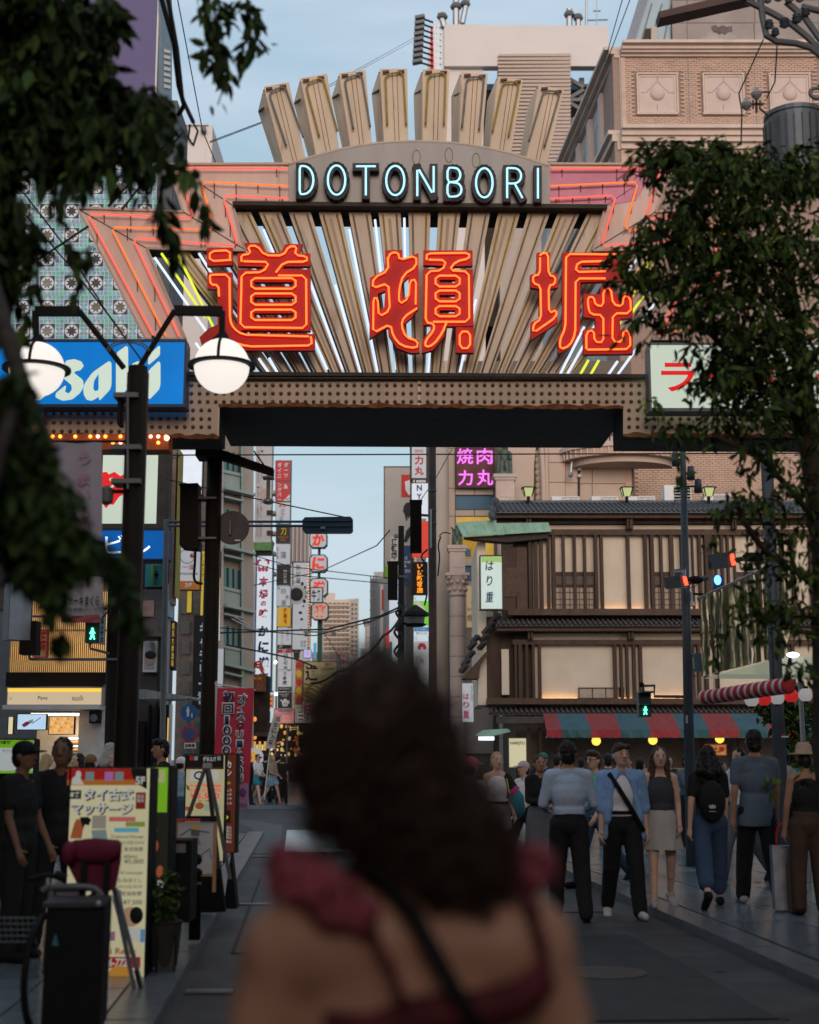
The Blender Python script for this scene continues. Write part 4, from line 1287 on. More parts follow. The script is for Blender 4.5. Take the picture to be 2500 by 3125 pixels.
for i,(x,y)in enumerate(((642,176),(908,172),(1222,165),(1516,160))):
 c=PS.px(*zg((x,y)),.9)
 gl_=thing('globe_lamp',c-Vector((0,0,.17)),['yellow globe lamp under the awning behind the man in glasses','yellow globe lamp under the awning right of the denim shirted man','yellow globe lamp above the yellow shop poster','yellow globe lamp half hidden by the thick grey pole'][i],'lamp','yellow lamps under the awning')
 part(gl_,'globe',MB().ell(c,.155,14,10),M_globe,smooth=True)
 part(gl_,'cord',MB().tube([c+Vector((0,0,.15)),c+Vector((0,0,.5))],.012,5),M_black)
 part(gl_,'cap',MB().lathe(c+Vector((0,0,.13)),[(.07,0),(.05,.06)],10),M_black)
board('poster','yellow poster with red characters hanging at the shop front','poster',48.6,(2151,2271,2218,2306),mat('poster_yellow',(.62,.42,.1),.6),M_red,.04,3,({'s':'お土産','r':(2158,2277,2211,2297),'m':M_red,'bold':.03},))
board('lit_sign','cream lit sign panel with restaurant name in dark capitals','sign',49,(1552,2251,1608,2343),M_signcream,M_wood,.2,2,({'s':'HARIJYU','r':(1557,2263,1601,2275),'m':M_ink,'bold':.02},))
pc=thing('porch_canopy',PS.px(*zg((150,160))),'small greenish porch canopy with a white lamp beside the lit sign','canopy')
part(pc,'roof',MB().ppx(PS,[zg((75,150)),zg((110,125)),zg((225,118)),zg((240,132)),zg((170,150))],.2,1.0),M_copper)
part(pc,'lamp',MB().rpx(PS,*zg((92,155)),*zg((165,172)),.4,.6),emit('porch_white',(.8,.9,1),2.0))
part(har,'side_tiles',MB().rpx(PS,*zg((180,60)),*zg((398,92)),.2,.7),M_rtile2)
for i,(x,lab)in enumerate(((567,'square lantern on the timber roof beside the arch'),(1215,'square lantern on the timber roof below the curved balcony'),(1754,'square lantern on the timber roof right of the grey signal pole'))):
 P6=Plane(51,0,hx(x))
 b0=P6.px(*zr((x,395)))
 L=thing('roof_lantern',b0,lab,'lantern','lanterns on the tiled roof')
 ht=P6.px(*zr((x,293))).z-b0.z
 part(L,'post',MB().tube([b0,b0+Vector((0,0,ht*.4))],.06,6),M_black)
 zz=ht*.38
 part(L,'glass',MB().lathe(b0,[(.17,zz),(.27,ht*.9)],4,axis=Matrix.Rotation(PI/4,3,'Z')),emit('lantern_glass',(.55,.62,.24),.6,base=(.3,.32,.2)))
 part(L,'roof',MB().lathe(b0,[(.36,ht*.9),(.33,ht*.94),(.1,ht*1.02)],4,axis=Matrix.Rotation(PI/4,3,'Z')),M_black)
 fm=MB()
 for k in range(4):
  a=PI/4+k*PI/2
  d_=Vector((math.cos(a),math.sin(a),0))
  fm.bar(b0+d_*.175+Vector((0,0,zz)),b0+d_*.275+Vector((0,0,ht*.9)),.03)
 part(L,'frame',fm,M_black)
P7=Plane(53,0,1900)
for i,(x0,x1,y0,lab)in enumerate(((722,905,353,'white air conditioner on the roof below the arch'),(985,1160,353,'white air conditioner on the roof between the lanterns'),(1226,1402,353,'white air conditioner on the roof right of the balcony lantern'),(1464,1640,280,'tall white rooftop unit with wire grille behind the signal pole'),(1725,1900,340,'white air conditioner on the roof at the tree edge'))):
 a=thing('air_conditioner',P7.px(*zr(((x0+x1)/2,398))),lab,'air conditioner','air conditioners on the roof')
 part(a,'casing',MB().rpx(P7,*zr((x0,y0)),*zr((x1,398)),-.7,-.05),M_white)
 k=(x1-x0)*.36
 part(a,'fan_opening',MB().rpx(P7,*zr((x0+k,y0+8)),*zr((x1-6,396)),-.05,-.02),M_black)
 gr=MB()
 for q in range(5):
  yy=y0+12+q*(380-y0)/5
  gr.rpx(P7,*zr((x0+k,yy)),*zr((x1-6,yy+3)),-.02,.0)
 part(a,'grille',gr,M_steel)
# ================================================================== central tower block with louvres and floodlights
PW=Plane(130,0,1600)
M_bill=mat('white_rendered_panel',(.62,.56,.53),.7,var=.05,scale=.15)
tw=thing('office_tower',PW.px(1600,2370),'pale tower block with blank white roof panel and louvred front','building')
part(tw,'roof_panel',MB().ppx(PW,[z2((1028,118)),z2((1222,116)),z2((1224,122)),z2((1815,122)),z2((1818,316)),z2((1028,316))],-1,0),M_bill)
part(tw,'wall',MB().rpx(PW,*z2((1026,318)),*z2((1226,2600)),-18,-.6),M_bill)
part(tw,'wall',MB().rpx(PW,*z2((1300,330)),*z2((1640,2600)),-18,-1.2),mat('tower_wall',(.4,.34,.3),.7))
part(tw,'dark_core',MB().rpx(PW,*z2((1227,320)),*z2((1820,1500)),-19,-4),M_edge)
M_louv=mat('louvre_beige',(.46,.36,.3),.6,var=.08)
nl=30
for k in range(nl):
 y=262+k*(800-262)/nl
 part(tw,'slat',MB().ppx(PW,[z2((1290-2+.0*k,y+3)),z2((1634,y)),z2((1630,y+14)),z2((1284,y+14))],-.9,.3-.0*k),M_louv)
fr=MB()
for k in range(4):
 y=330+k*115
 fr.bar(PW.px(*z2((1632,y+100)),-2),PW.px(*z2((1800,y)),-2),.35).bar(PW.px(*z2((1632,y)),-2),PW.px(*z2((1800,y+100)),-2),.35).bar(PW.px(*z2((1632,y+105)),-2),PW.px(*z2((1800,y+105)),-2),.35)
part(tw,'steel_frame',fr,M_greymetal)
part(tw,'steel_frame',MB().bar(PW.px(*z2((1700,320)),-2.5),PW.px(*z2((1700,800)),-2.5),.5).bar(PW.px(*z2((1780,320)),-2.5),PW.px(*z2((1780,800)),-2.5),.5),M_greymetal)
part(tw,'blue_screen',MB().rpx(PW,*z2((1228,322)),*z2((1820,352)),-3.9,-3.5),mat('blue_screen_net',(.08,.15,.2),.7))
rbs=MB().ppx(PW,[z2((965,120)),z2((974,118)),z2((980,325)),z2((962,325))],-1.5,-.3)
sb=thing('roof_billboard',PW.px(*z2((970,325))),'narrow red edged billboard on the tower roof lit by floodlights','billboard')
part(sb,'red_edge',rbs,M_red)
part(sb,'white_edge',MB().ppx(PW,[z2((948,325)),z2((964,122)),z2((962,325))],-1.4,-.2),M_bill)
scf=MB()
for x in(985,1000,1022):
 scf.bar(PW.px(*z2((x,90)),-.8),PW.px(*z2((x,326)),-.8),.25)
for k in range(8):
 y=105+k*29
 scf.bar(PW.px(*z2((983,y)),-.8),PW.px(*z2((1024,y+8)),-.8),.2)
part(sb,'scaffold',scf,M_steel)
for k in range(9):
 y=97+k*26.3
 x=912-k*1.5
 fl=MB().bar(PW.px(*z2((x,y)),.5),PW.px(*z2((975,y+3)),-.3),.14)
 arm=part(sb,'lamp_arm',fl,M_black)
 part(arm,'floodlight',MB().box(PW.px(*z2((x,y)),.5),(.95,.7,.3),rot=Matrix.Rotation(R(-12),3,'Y')),M_greymetal)
for i,(x,y0,y1,r_)in enumerate(((1086,-30,118,.32),(1130,-40,100,.28),(1020,50,118,.3),(1630,30,122,.3),(1672,55,122,.28),(1712,-20,122,.12),(1762,-60,122,.06))):
 a=thing('roof_mast',PW.px(*z2((x,y1)),-.5),['thick antenna mast on the tower roof, tallest of three','slanted antenna mast on the tower roof beside the tallest','short antenna stub over the floodlight frame','ringed chimney mast on the white roof panel','short chimney mast beside the ringed one','thin lightning rod on the white roof panel','thin television aerial with side arms on the white roof panel'][i],'mast','masts on the tower roof')
 dx=14 if i==1 else(-10 if i==2 else 0)
 mb=MB().tube([PW.px(*z2((x-dx,y1)),-.5),PW.px(*z2((x+dx,y0)),-.5)],r_,6)
 part(a,'pole',mb,M_steel)
 if r_>.2:
  part(a,'collar',MB().lathe(PW.px(*z2((x,y0*.6+y1*.4)),-.5),[(r_*1.6,0),(r_*1.9,.2),(r_*1.4,.5)],8),M_greymetal)
 if i==6:
  part(a,'aerial_arm',MB().bar(PW.px(*z2((1715,85)),-.5),PW.px(*z2((1815,82)),-.5),.1).bar(PW.px(*z2((1745,40)),-.5),PW.px(*z2((1780,40)),-.5),.1),M_greymetal)
# ================================================================== signs and masts between the arch sign and the stone building
def sgn(label,rect,Y,face,texts=(),edge=3,frame=M_edge,thick=.25,yaw=.0,name='vertical_sign',group=None,cat='sign'):
 return board(name,label,cat,Y,rect,face,frame,thick,edge,texts,yaw,group)
M_signgrey=mat('billboard_beige',(.5,.45,.42),.7,var=.12,scale=.25)
bbd,bpl=sgn('large beige billboard with dark haired silhouette and red square',(1171,1423,1300,1764),78,M_signgrey,name='billboard',cat='billboard')
part(bbd,'red_square',MB().rpx(bpl,1225,1449,1280,1517,.001,.03),M_red)
part(bbd,'white_patch',MB().ppx(bpl,[(1236,1470),(1262,1462),(1266,1500),(1248,1512),(1238,1496)],.031,.05),M_whiteprint)
part(bbd,'dark_hair',MB().ppx(bpl,[(1232,1545),(1240,1534),(1262,1532),(1275,1545),(1275,1590),(1250,1575),(1243,1580),(1238,1587),(1236,1572),(1230,1560)],.001,.02),M_ink)
part(bbd,'dark_sleeve',MB().ppx(bpl,[(1275,1600),(1258,1600),(1240,1620),(1232,1655),(1242,1655),(1256,1628),(1275,1625)],.001,.02),M_ink)
part(bbd,'green_corner',MB().ppx(bpl,[(1174,1730),(1185,1725),(1185,1761),(1174,1761)],.001,.02),M_green)
part(bbd,'mast',MB().tube([bpl.w(bpl.uz(1240,1764)[0],0,-.5),bpl.px(1240,1450,-.5)],.25,8),M_greymetal)
V=lambda s,r,m,**k:dict(s=s,r=r,m=m,**k)
cl,cpl=sgn('tall stacked tenant sign with red kanji on white at its top',(1251,1340,1307,1465),56,M_signwhite2,(V('焼肉',(1265,1371,1292,1382),M_red),V('力',(1266,1391,1292,1418),M_red,bold=.03),V('丸',(1266,1424,1293,1450),M_red,bold=.03),),6,group='tenant signs stacked on the right')
cl,cpl=sgn('white tenant sign reading NY with floor number four',(1257,1462,1306,1580),56,M_signwhite,(V('N',(1272,1480,1288,1498),M_inkblue,bold=.03),V('Y',(1272,1507,1287,1525),M_inkblue,bold=.03),V('4',(1259,1464,1267,1474),M_whiteprint),),0,group='tenant signs stacked on the right')
part(cl,'floor_strip',MB().rpx(cpl,1257,1461,1306,1475,.001,.01),M_black)
part(cl,'grey_patch',MB().rpx(cpl,1270,1463,1300,1473,.011,.02),M_offwhite)
M_redl=emit('tenant_red',(.8,.06,.03),.55)
cl,cpl=sgn('red tenant sign beside the dark signal back',(1258,1590,1307,1700),56,M_redl,(V('2',(1263,1702,1272,1713),M_whiteprint),),0,group='tenant signs stacked on the right')
cl,cpl=sgn('black tenant sign with orange neon characters',(1258,1715,1306,1815),56,M_black,(V('いか新宿店',(1272,1722,1292,1810),emit('neon_amber',(1,.3,.02),1.4),vertical=True,bold=.02),),0,group='tenant signs stacked on the right')
M_limel=emit('tenant_green',(.22,.72,.05),.6)
cl,cpl=sgn('bright green tenant sign with white diagonal',(1262,1834,1308,1908),56,M_limel,(V('1',(1265,1822,1270,1832),M_whiteprint),),0,group='tenant signs stacked on the right')
part(cl,'white_stripe',MB().ppx(cpl,[(1262,1836),(1280,1836),(1306,1870),(1306,1880)],.001,.01),M_whiteprint)
cl,cpl=sgn('blue and white tenant sign for a corner shop',(1264,1914,1309,1938),56,M_signwhite,(V('銀行ATM',(1270,1929,1304,1936),M_ink),),0,group='tenant signs stacked on the right')
part(cl,'blue_band',MB().rpx(cpl,1264,1914,1309,1927,.001,.008),emit('tenant_blue',(.05,.3,.6),.5))
lettering(cl,cpl,'酒 たばこ',1271,1916,1303,1925,M_whiteprint,.012,bold=.02)
cl,cpl=sgn('white tenant sign with red flower mark',(1264,1957,1309,1985),56,M_signwhite2,(V('B',(1266,1943,1274,1953),M_whiteprint),),0,group='tenant signs stacked on the right')
for a in range(5):
 t=PI*(a/4)
 part(cl,'petal',MB().ell(cpl.px(1288+8*math.cos(t),1976-8*math.sin(t),.01),(.07,.01,.09),8,5),M_red)
cl,cpl=sgn('pale tenant sign with faint red characters above the dark hair',(1264,1986,1309,2120),56,M_signwhite2,(V('鳥',(1280,2010,1293,2024),M_red),),0,group='tenant signs stacked on the right')
part(cl,'carrier',MB().rpx(cpl,1252,1330,1263,2240,-.6,-.26),M_edge)
cl,cpl=sgn('dark blue sign with white rounded letters behind the signal poles',(1230,1665,1257,1778),72,mat('blue_sign',(.02,.07,.2),.5),(V('hō',(1232,1697,1244,1709),M_whiteprint,bold=.02),V('one',(1232,1712,1254,1721),M_whiteprint,bold=.03),V('a',(1232,1724,1241,1731),M_whiteprint),V('銀座',(1236,1737,1255,1748),M_whiteprint)),0)
cl,cpl=sgn('street name sign with outlined vertical kanji on a dark mast',(1192,1640,1214,1712),44,M_offwhite,(V('道頓堀',(1194,1643,1212,1706),M_ink,vertical=True,bold=.03),),0,thick=.03)
for i,(rect,face,lab)in enumerate((((1188,1826,1222,1958),M_signwhite,'white lit sign low behind the cable bundle'),((1178,1920,1188,1975),M_redl,'thin red sign low behind the cable bundle'),((1237,1820,1254,1868),emit('tenant_cyan',(.1,.5,.8),.5),'small cyan sign behind the cable bundle'),((1240,1912,1258,1970),M_signwhite,'small white sign below the cyan one'),((1240,1968,1257,2010),emit('tenant_lime',(.6,.62,.05),.5),'small lime sign low on the dark mast'),((1165,1800,1171,1860),M_red,'thin red vertical strip on the grey tower'))):
 sgn(lab,rect,84-i,face,(),0,group='small signs far down the street')
gt=thing('grey_building',at(1155,2360,95),'scaffolded grey building far down the street right side','building')
PG=Plane(95,0,1155)
part(gt,'wall',MB().rpx(PG,1131,1765,1190,2360,-12,0),mat('grey_concrete',(.24,.25,.27),.8,var=.15,scale=.4))
part(gt,'roof_box',MB().rpx(PG,1141,1742,1172,1765,-4,-.5),M_offwhite)
for k in range(8):
 part(gt,'scaffold_rail',MB().bar(PG.px(1129,1780+k*28,.6),PG.px(1150,1776+k*28,.6),.08),M_greymetal)
for x in(1132,1140,1149):
 part(gt,'scaffold_post',MB().bar(PG.px(x,1760,.6),PG.px(x,2000,.6),.07),M_greymetal)
part(gt,'white_strip',MB().rpx(PG,1160,1785,1170,1990,.01,.3),M_offwhite)
kb=thing('narrow_building',at(1120,2350,150),'narrow cream building with vertical rooftop lettering far away','building')
PK=Plane(150,0,1120)
part(kb,'wall',MB().rpx(PK,1113,1895,1131,2350,-10,0),mat('cream_far',(.46,.4,.35),.8))
lettering(kb,PK,'カラオケ',1116,1912,1128,1985,M_whiteprint,.05,vertical=True,bold=.04)
part(kb,'roof_slab',MB().rpx(PK,1108,1894,1133,1899,-10,.6),M_greymetal)
PA=Plane(260,R(8),1040)
M_apt=mat('apartment_tan',(.62,.5,.41),.8,var=.06,scale=.1)
ap=thing('apartment_tower',PA.px(1040,2330),'tan apartment tower with rows of balconies in the distance','building')
part(ap,'wall',MB().rpx(PA,985,1830,1068,2330,-14,0),M_apt)
part(ap,'roof_house',MB().rpx(PA,998,1806,1026,1830,-8,-2),M_apt)
for j in range(15):
 y=1838+j*14
 for i in range(6):
  x=988+i*13.3
  w=part(ap,'window',MB().rpx(PA,x+1,y+2,x+11.5,y+8,.01,.06),mat('apt_window',(.12,.09,.085),.3))
  part(w,'balcony_rail',MB().rpx(PA,x,y+8,x+12.6,y+12,.02,.7),mat('apt_rail',(.7,.58,.48),.7))
PA2=Plane(262,R(55),1068)
part(ap,'side_wall',MB().ppx(PA2,[(1069,1832),(1095,1826),(1095,2330),(1069,2330)],-3,0),M_apt)
for j in range(14):
 for i in range(2):
  x,y=1073+i*11,1842+j*14
  part(ap,'side_window',MB().rpx(PA2,x,y,x+5,y+6,.01,.06),mat('apt_window',(.12,.09,.085),.3))
for rect,Y,c,lab in(((1022,1985,1055,2360),170,(.55,.3,.28),'pinkish narrow building in front of the apartment tower'),((1055,2010,1120,2360),190,(.3,.28,.27),'low grey buildings at the end of the street'),((950,1990,1024,2360),160,(.3,.24,.2),'dark tan block below the apartment tower'),((1100,1980,1116,2360),200,(.33,.42,.5),'bluish slim tower at the end of the street')):
 P=Plane(Y,0,rect[0])
 b_=thing('far_building',P.px((rect[0]+rect[2])/2,2360),lab,'building','buildings at the end of the street')
 part(b_,'wall',MB().rpx(P,*rect,-10,0),mat('far_wall_%d'%Y,c,.8,var=.12,scale=.3))
 for j in range(6):
  for i in range(3):
   w_=(rect[2]-rect[0])/3
   part(b_,'window',MB().rpx(P,rect[0]+i*w_+2,rect[1]+8+j*22,rect[0]+(i+1)*w_-2,rect[1]+18+j*22,.01,.1),M_glass)
# ================================================================== tiled building at the upper left
zL=reg(0,0,.52174)
q2=reg(500,1350,.28986);q7=reg(500,1900,.37092);q1=reg(0,1350,.34783);q8=reg(0,2050,.49867)
PL=Plane(36,0,250)
M_tteal=mat('tile_teal',(.11,.43,.38),.3,var=.25,scale=1.2)
M_tblue=mat('tile_slate_blue',(.2,.3,.55),.3,var=.25,scale=1.5)
M_twhite=mat('tile_white',(.60,.62,.64),.35,var=.08)
M_tblack=mat('tile_black',(.02,.02,.025),.3)
M_tolive=mat('tile_olive_star',(.13,.12,.08),.4,var=.4,scale=1.0)
tb_=thing('tiled_building',PL.px(270,2420),'building clad in teal star patterned tiles behind the long blue sign','building')
part(tb_,'wall',MB().rpx(PL,14,300,508,2420,-2,-.12),mat('tile_backing',(.12,.13,.14),.8))
pw=PL.uz(144.8,700)[0]-PL.uz(70.5,700)[0]
phz=PL.uz(200,700)[1]-PL.uz(200,773.3)[1]
ph=73.3
tme=MB()
h=pw/2-.003
g0,g1=-.06,.0
def flat(pts,d,m):
 tme.add([(x,-d,z)for x,z in pts],[tuple(range(len(pts)))],m)
tme.box((0,.03,0),(2*h,.06,2*h),m=2)
def sq(cx,cz,s,d,m):flat([(cx-s,cz-s),(cx+s,cz-s),(cx+s,cz+s),(cx-s,cz+s)],d,m)
def box2(cx,cz,sx,sz,d,m):tme.box((cx,-d/2,cz),(sx,d,sz),m=m)
c_=h/3
for i in(-2.5,-1.5,-.5,.5,1.5,2.5):
 for j in(-2.5,-1.5,-.5,.5,1.5,2.5):
  mm=1 if(abs(i)==2.5)!=(abs(j)==2.5)and(i+j)%2 else 0
  box2(i*c_,j*c_,c_-.017,c_-.017,.008,mm)
r_=h*.84
flat([(0,-r_),(r_,0),(0,r_),(-r_,0)],.0095,2)
s_=h*.6
sq(0,0,s_,.0105,3)
for k in range(4):
 a=k*PI/2+PI/4
 ca,sa=math.cos(a),math.sin(a)
circ=[(h*.56*math.cos(2*PI*i/20),h*.56*math.sin(2*PI*i/20))for i in range(20)]
flat(circ,.0125,1)
flat([(x*.93,z*.93)for x,z in circ],.014,2)
star=[((h*.50 if i%2==0 else h*.27)*math.cos(PI*i/8+PI/8),(h*.50 if i%2==0 else h*.27)*math.sin(PI*i/8+PI/8))for i in range(16)]
flat(star,.0155,3)
flat([(x*.8,z*.8)for x,z in star],.017,4)
tmes=[tme.mesh('star_tile',[a_,b_,M_twhite,M_tblack,c_])for a_,b_,c_ in((M_tteal,M_tblue,M_tolive),(mat('tile_teal_worn',(.11,.36,.31),.4,var=.35,scale=1.5),M_tblue,M_tblack),(M_tteal,mat('tile_slate_worn',(.24,.3,.45),.4,var=.3,scale=1.5),mat('tile_grey_star',(.2,.19,.15),.4,var=.4)))]
for i in range(7):
 for j in range(8):
  x=70.5+74.3*i
  y=498+ph*j
  if x>500:
   continue
  p=PL.px(x,y)
  share(tb_,'star_tile',rng.choice(tmes),Matrix.Translation(p+Vector((0,rng.uniform(-.006,.006),0)))@Matrix.Diagonal((1,1,phz/pw,1)))
part(tb_,'corner_strip',MB().rpx(PL,500,455,522,1060,-2,.02),mat('slate_corner',(.08,.085,.095),.6))
part(tb_,'ledge',MB().rpx(PL,40,455,500,461,-.1,.25),M_offwhite)
for k in range(13):
 part(tb_,'louvre_slat',MB().rpx(PL,45,330+k*9.6,496,336+k*9.6,-.5,.12),mat('louvre_brown',(.2,.16,.145),.6,var=.15))
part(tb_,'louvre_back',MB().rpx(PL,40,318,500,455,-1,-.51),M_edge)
led=thing('led_billboard',PL.px(260,300),'dark violet unlit screen at the top of the tiled building','billboard')
part(led,'screen',MB().rpx(PL,-60,-140,486,302,-.6,.3),emit('violet_screen',(.11,.09,.19),.5,var=.35,scale=.35,base=(.06,.05,.09)))  # faint violet glow put into the screen face by emission
part(led,'edge',MB().rpx(PL,486,-140,491,302,-.6,.34),M_offwhite)
PLs=Plane(36.4,R(60),492)
part(led,'side_panel',MB().ppx(PLs,[(492,-140),(525,-140),(525,310),(492,300)],-.1,0),mat('slate_glass',(.16,.21,.25),.3))
for k in range(7):
 part(led,'side_lettering',MB().ppx(PLs,[(500,150+k*18),(518,155+k*18),(518,164+k*18),(500,160+k*18)],.01,.03),M_offwhite)
wh=thing('white_penthouse',at(575,2350,62),'plain white block rising behind the gate beside the tiled building','building')
PWh=Plane(62,0,575)
part(wh,'wall',MB().rpx(PWh,*zL((985,736)),*zL((1178,3000)),-6,0),M_bill)
part(wh,'wall',MB().rpx(PWh,*zL((1179,736)),*zL((1216,3000)),-6,.02),M_bill)
part(wh,'parapet',MB().rpx(PWh,*zL((983,730)),*zL((1220,738)),-6,.12),M_offwhite)
part(wh,'antenna_box',MB().rpx(PWh,*zL((1180,760)),*zL((1208,785)),.02,.4),M_greymetal)
# ================================================================== signs and shop under the girder, left
PB1=Plane(30,0,250)
lb=thing('corner_building',PB1.px(240,2411),'dark corner building carrying lit signs and a bakery on its ground floor','building')
part(lb,'wall',MB().rpx(PB1,-250,1340,503,1845,-1.5,-.7),mat('corner_wall_dark',(.07,.06,.055),.8,var=.25))
part(lb,'wall',MB().rpx(PB1,330,1845,470,2420,-1.5,-.3),mat('corner_wall_dark',(.07,.06,.055),.8))
bs,bp=board('picture_sign','pale lit sign panel with red brush picture in a dark frame','sign',29,(311,1367,517,1614),M_edge,M_edge,.3,4,())
part(bs,'lit_panel',MB().rpx(bp,312,1390,372,1598,.001,.03),M_signgreenwhite)
part(bs,'lit_panel',MB().rpx(bp,428,1390,480,1598,.001,.03),M_signgreenwhite)
part(bs,'lit_panel',MB().rpx(bp,373,1390,427,1598,.001,.02),M_signgreenwhite)
redp=q1((895,270),(940,262),(960,285),(1010,262),(1060,300),(1100,280),(1200,270),(1250,290),(1240,330),(1200,400),(1120,440),(1050,480),(1020,520),(1000,550),(960,545),(940,580),(915,560),(935,500),(960,470),(1000,440),(930,430),(890,400),(900,340))
cut_panel(bs,'red_brush',bp,[redp,q1((960,320),(990,310),(1000,340),(970,345)),q1((955,400),(1000,370),(1010,385),(975,420))],.032,.05,M_redlit)
bl,blp=board('box_sign','blue lit sign strip with white katakana below the red picture sign','sign',28.6,(-60,1616,516,1708),emit('backlit_deep_blue',(.0,.13,.5),.6,var=.15),M_inkblue,.4,3,())
N_wsoft=emit('white_tube_letters',(.85,.9,1),1.3)
lettering(bl,blp,'ビル',322,1634,460,1690,N_wsoft,.02,bold=.0,thick=.03)
lettering(bl,blp,'中',3,1642,60,1694,N_wsoft,.02,thick=.03)
lettering(bl,blp,'座',118,1642,176,1694,N_wsoft,.02,thick=.03)
bb_=thing('bulb_strip',BS.px(230,1352),'red strip of glowing orange bulbs under the rusty girder','light strip')
PBU=Plane(17.5,0,300)
part(bb_,'strip',MB().rpx(PBU,60,1324,515,1372,-.3,0),mat('bulb_strip_orange',(.35,.08,.02),.5,var=.3))
M_bulb=emit('orange_bulb',(1,.36,.06),3.0)
M_bulbhot=emit('hot_bulb',(1,.45,.3),4.0)
for i in range(17):
 x=139+i*23
 for(yy,pr)in((1333,.8),(1352,.35)):
  if rng.random()<pr:
   part(bb_,'bulb',MB().ell(PBU.px(x,yy,.02),.024,8,6),M_bulb if rng.random()<.75 else M_bulbhot,smooth=True)
part(bb_,'bulb',MB().ell(PBU.px(510,1338,.02),.035,8,6),M_bulbhot,smooth=True)
part(lb,'teal_panel',MB().rpx(PB1,318,1712,348,1782,-.69,-.5),M_tteal)
part(lb,'teal_panel',MB().rpx(PB1,430,1712,484,1782,-.69,-.5),M_tteal)
part(lb,'lime_strip',MB().rpx(PB1,454,1712,459,1777,-.49,-.4),M_green)
for(x,y)in((321,1745),(466,1745)):
 part(lb,'star',MB().ppx(PB1,[(x-9,y),(x-2,y-4),(x,y-16),(x+2,y-4),(x+9,y),(x+2,y+4),(x,y+16),(x-2,y+4)],-.49,-.46),M_tblack)
 part(lb,'tile_line',MB().bar(PB1.px(x-14,y-30,-.47),PB1.px(x+14,y-30,-.47),.02).bar(PB1.px(x-14,y+2,-.47),PB1.px(x-14,y-30,-.47),.02),M_twhite)
part(lb,'grey_tiled_wall',MB().rpx(PB1,430,1795,500,1940,-.69,-.2),mat('grey_small_tile',(.14,.12,.12),.6,var=.2,scale=14))
part(lb,'pink_notice',MB().rpx(PB1,432,1830,466,1880,-.19,-.15),mat('notice_pink',(.45,.28,.25),.6))
pf=part(lb,'poster_frame',MB().rpx(PB1,434,1955,476,2050,-.29,-.1),M_offwhite)
part(pf,'poster_picture',MB().rpx(PB1,439,1960,470,2040,-.1,-.08),mat('poster_grey_blue',(.3,.33,.36),.5,var=.3,scale=2))
part(pf,'poster_face',MB().ell(PB1.px(455,2010,-.07),(.11,.012,.15),10,8),mat('poster_skin',(.38,.26,.2),.6))
part(pf,'poster_hair',MB().ell(PB1.px(458,1998,-.06),(.12,.012,.09),10,8),M_ink)
for x0,x1,y0,y1,c in((495,500,1770,2420,(.3,.26,.25)),(505,515,1370,1780,(.4,.28,.25)),(518,530,1370,1840,(.28,.2,.15)),(538,541,1370,1820,(.35,.28,.06)),(500,515,1780,1860,(.35,.36,.36)),(502,516,1830,1880,(.32,.4,.45))):
 part(lb,'corner_strip',MB().rpx(PB1,x0,y0,x1,y1,-.6,-.1+.01*(x0%7)),mat('strip_%d_%d'%(x0,y0),c,.6,var=.15))
yl,ylp=sgn('thin vertical lit sign with gold characters on the dark corner',(521,1895,535,2045),31,M_ink,(V('焼鳥大衆酒場',(524,1900,532,2035),emit('gold_letters',(.8,.5,.1),.6),vertical=True),),1)
M_slatwarm=mat('slat_timber',(.5,.32,.14),.6,var=.15)
part(lb,'lit_backing',MB().rpx(PB1,20,1800,330,2052,-.6,-.35),emit('warm_backing',(1.0,.58,.2),1.25,var=.2,scale=.5))
sl=MB()
for k in range(50):
 x=28+k*6.1
 sl.rpx(PB1,x,1796,x+2.2,2053,-.2,-.12)
part(lb,'slats',sl,M_slatwarm,kind='stuff')
part(lb,'cross_rail',MB().rpx(PB1,20,1918,330,1923,-.32,-.22),M_wood)
part(lb,'shop_fascia',MB().rpx(PB1,20,2052,345,2095,-.6,.05),M_brownblack)
rs_,rp=board('stamp_sign','red square seal shaped sign on the glowing slatted wall','sign',29.3,(104,1921,146,2008),M_slatwarm,M_red,.08,4,({'s':'正屋','r':(110,1928,140,2001),'m':M_red,'vertical':True,'bold':.05},))
lw,lp_=board('projecting_sign','blank grey white projecting sign box at the picture edge','sign',24,(26,1775,98,1955),mat('projecting_white',(.38,.4,.44),.5),M_greymetal,.2,2,(),yaw=R(40))
part(lb,'awning_fin',MB().ppx(Plane(25,0,60),[(26,1755),(112,1815),(112,1838),(26,1790)],-.3,0),M_greymetal)
os_=thing('neon_sign',at(80,1775,26),'slanted orange glowing sign letters behind the leaves','neon sign')
P26=Plane(26,0,80)
for k,(x,y,w_,h_)in enumerate(((25,1718,8,14),(48,1722,10,28),(64,1730,7,30),(74,1738,12,34),(92,1748,14,30),(110,1755,18,26))):
 part(os_,'letter',MB().ppx(P26,[(x,y),(x+w_,y+5),(x+w_,y+h_),(x,y+h_-5)],0,.08),emit('orange_letter',(1,.2,.05),1.6))
part(os_,'rail',MB().bar(P26.px(20,1735,-.05),P26.px(130,1790,-.05),.06),M_edge)
PK2=Plane(29.5,0,170)
bk,bkp=board('shop_sign','cream lit bakery sign with three words on the shop front','sign',29.4,(22,2098,312,2152),emit('bakery_cream',(.9,.7,.46),.55),mat('bakery_frame',(.5,.36,.22),.5),.25,2,({'s':'Pane','r':(117,2124,146,2135),'m':M_ink},{'s':'ขนมปัง','r':(221,2122,255,2138),'m':M_ink},{'s':'ン','r':(30,2126,38,2136),'m':M_ink}))
part(bk,'yellow_light',MB().rpx(bkp,24,2101,308,2111,.001,.02),emit('bakery_yellow',(1,.62,.06),1.0))
part(lb,'shop_canopy',MB().rpx(PK2,20,2153,312,2166,-.8,.3),M_offwhite)
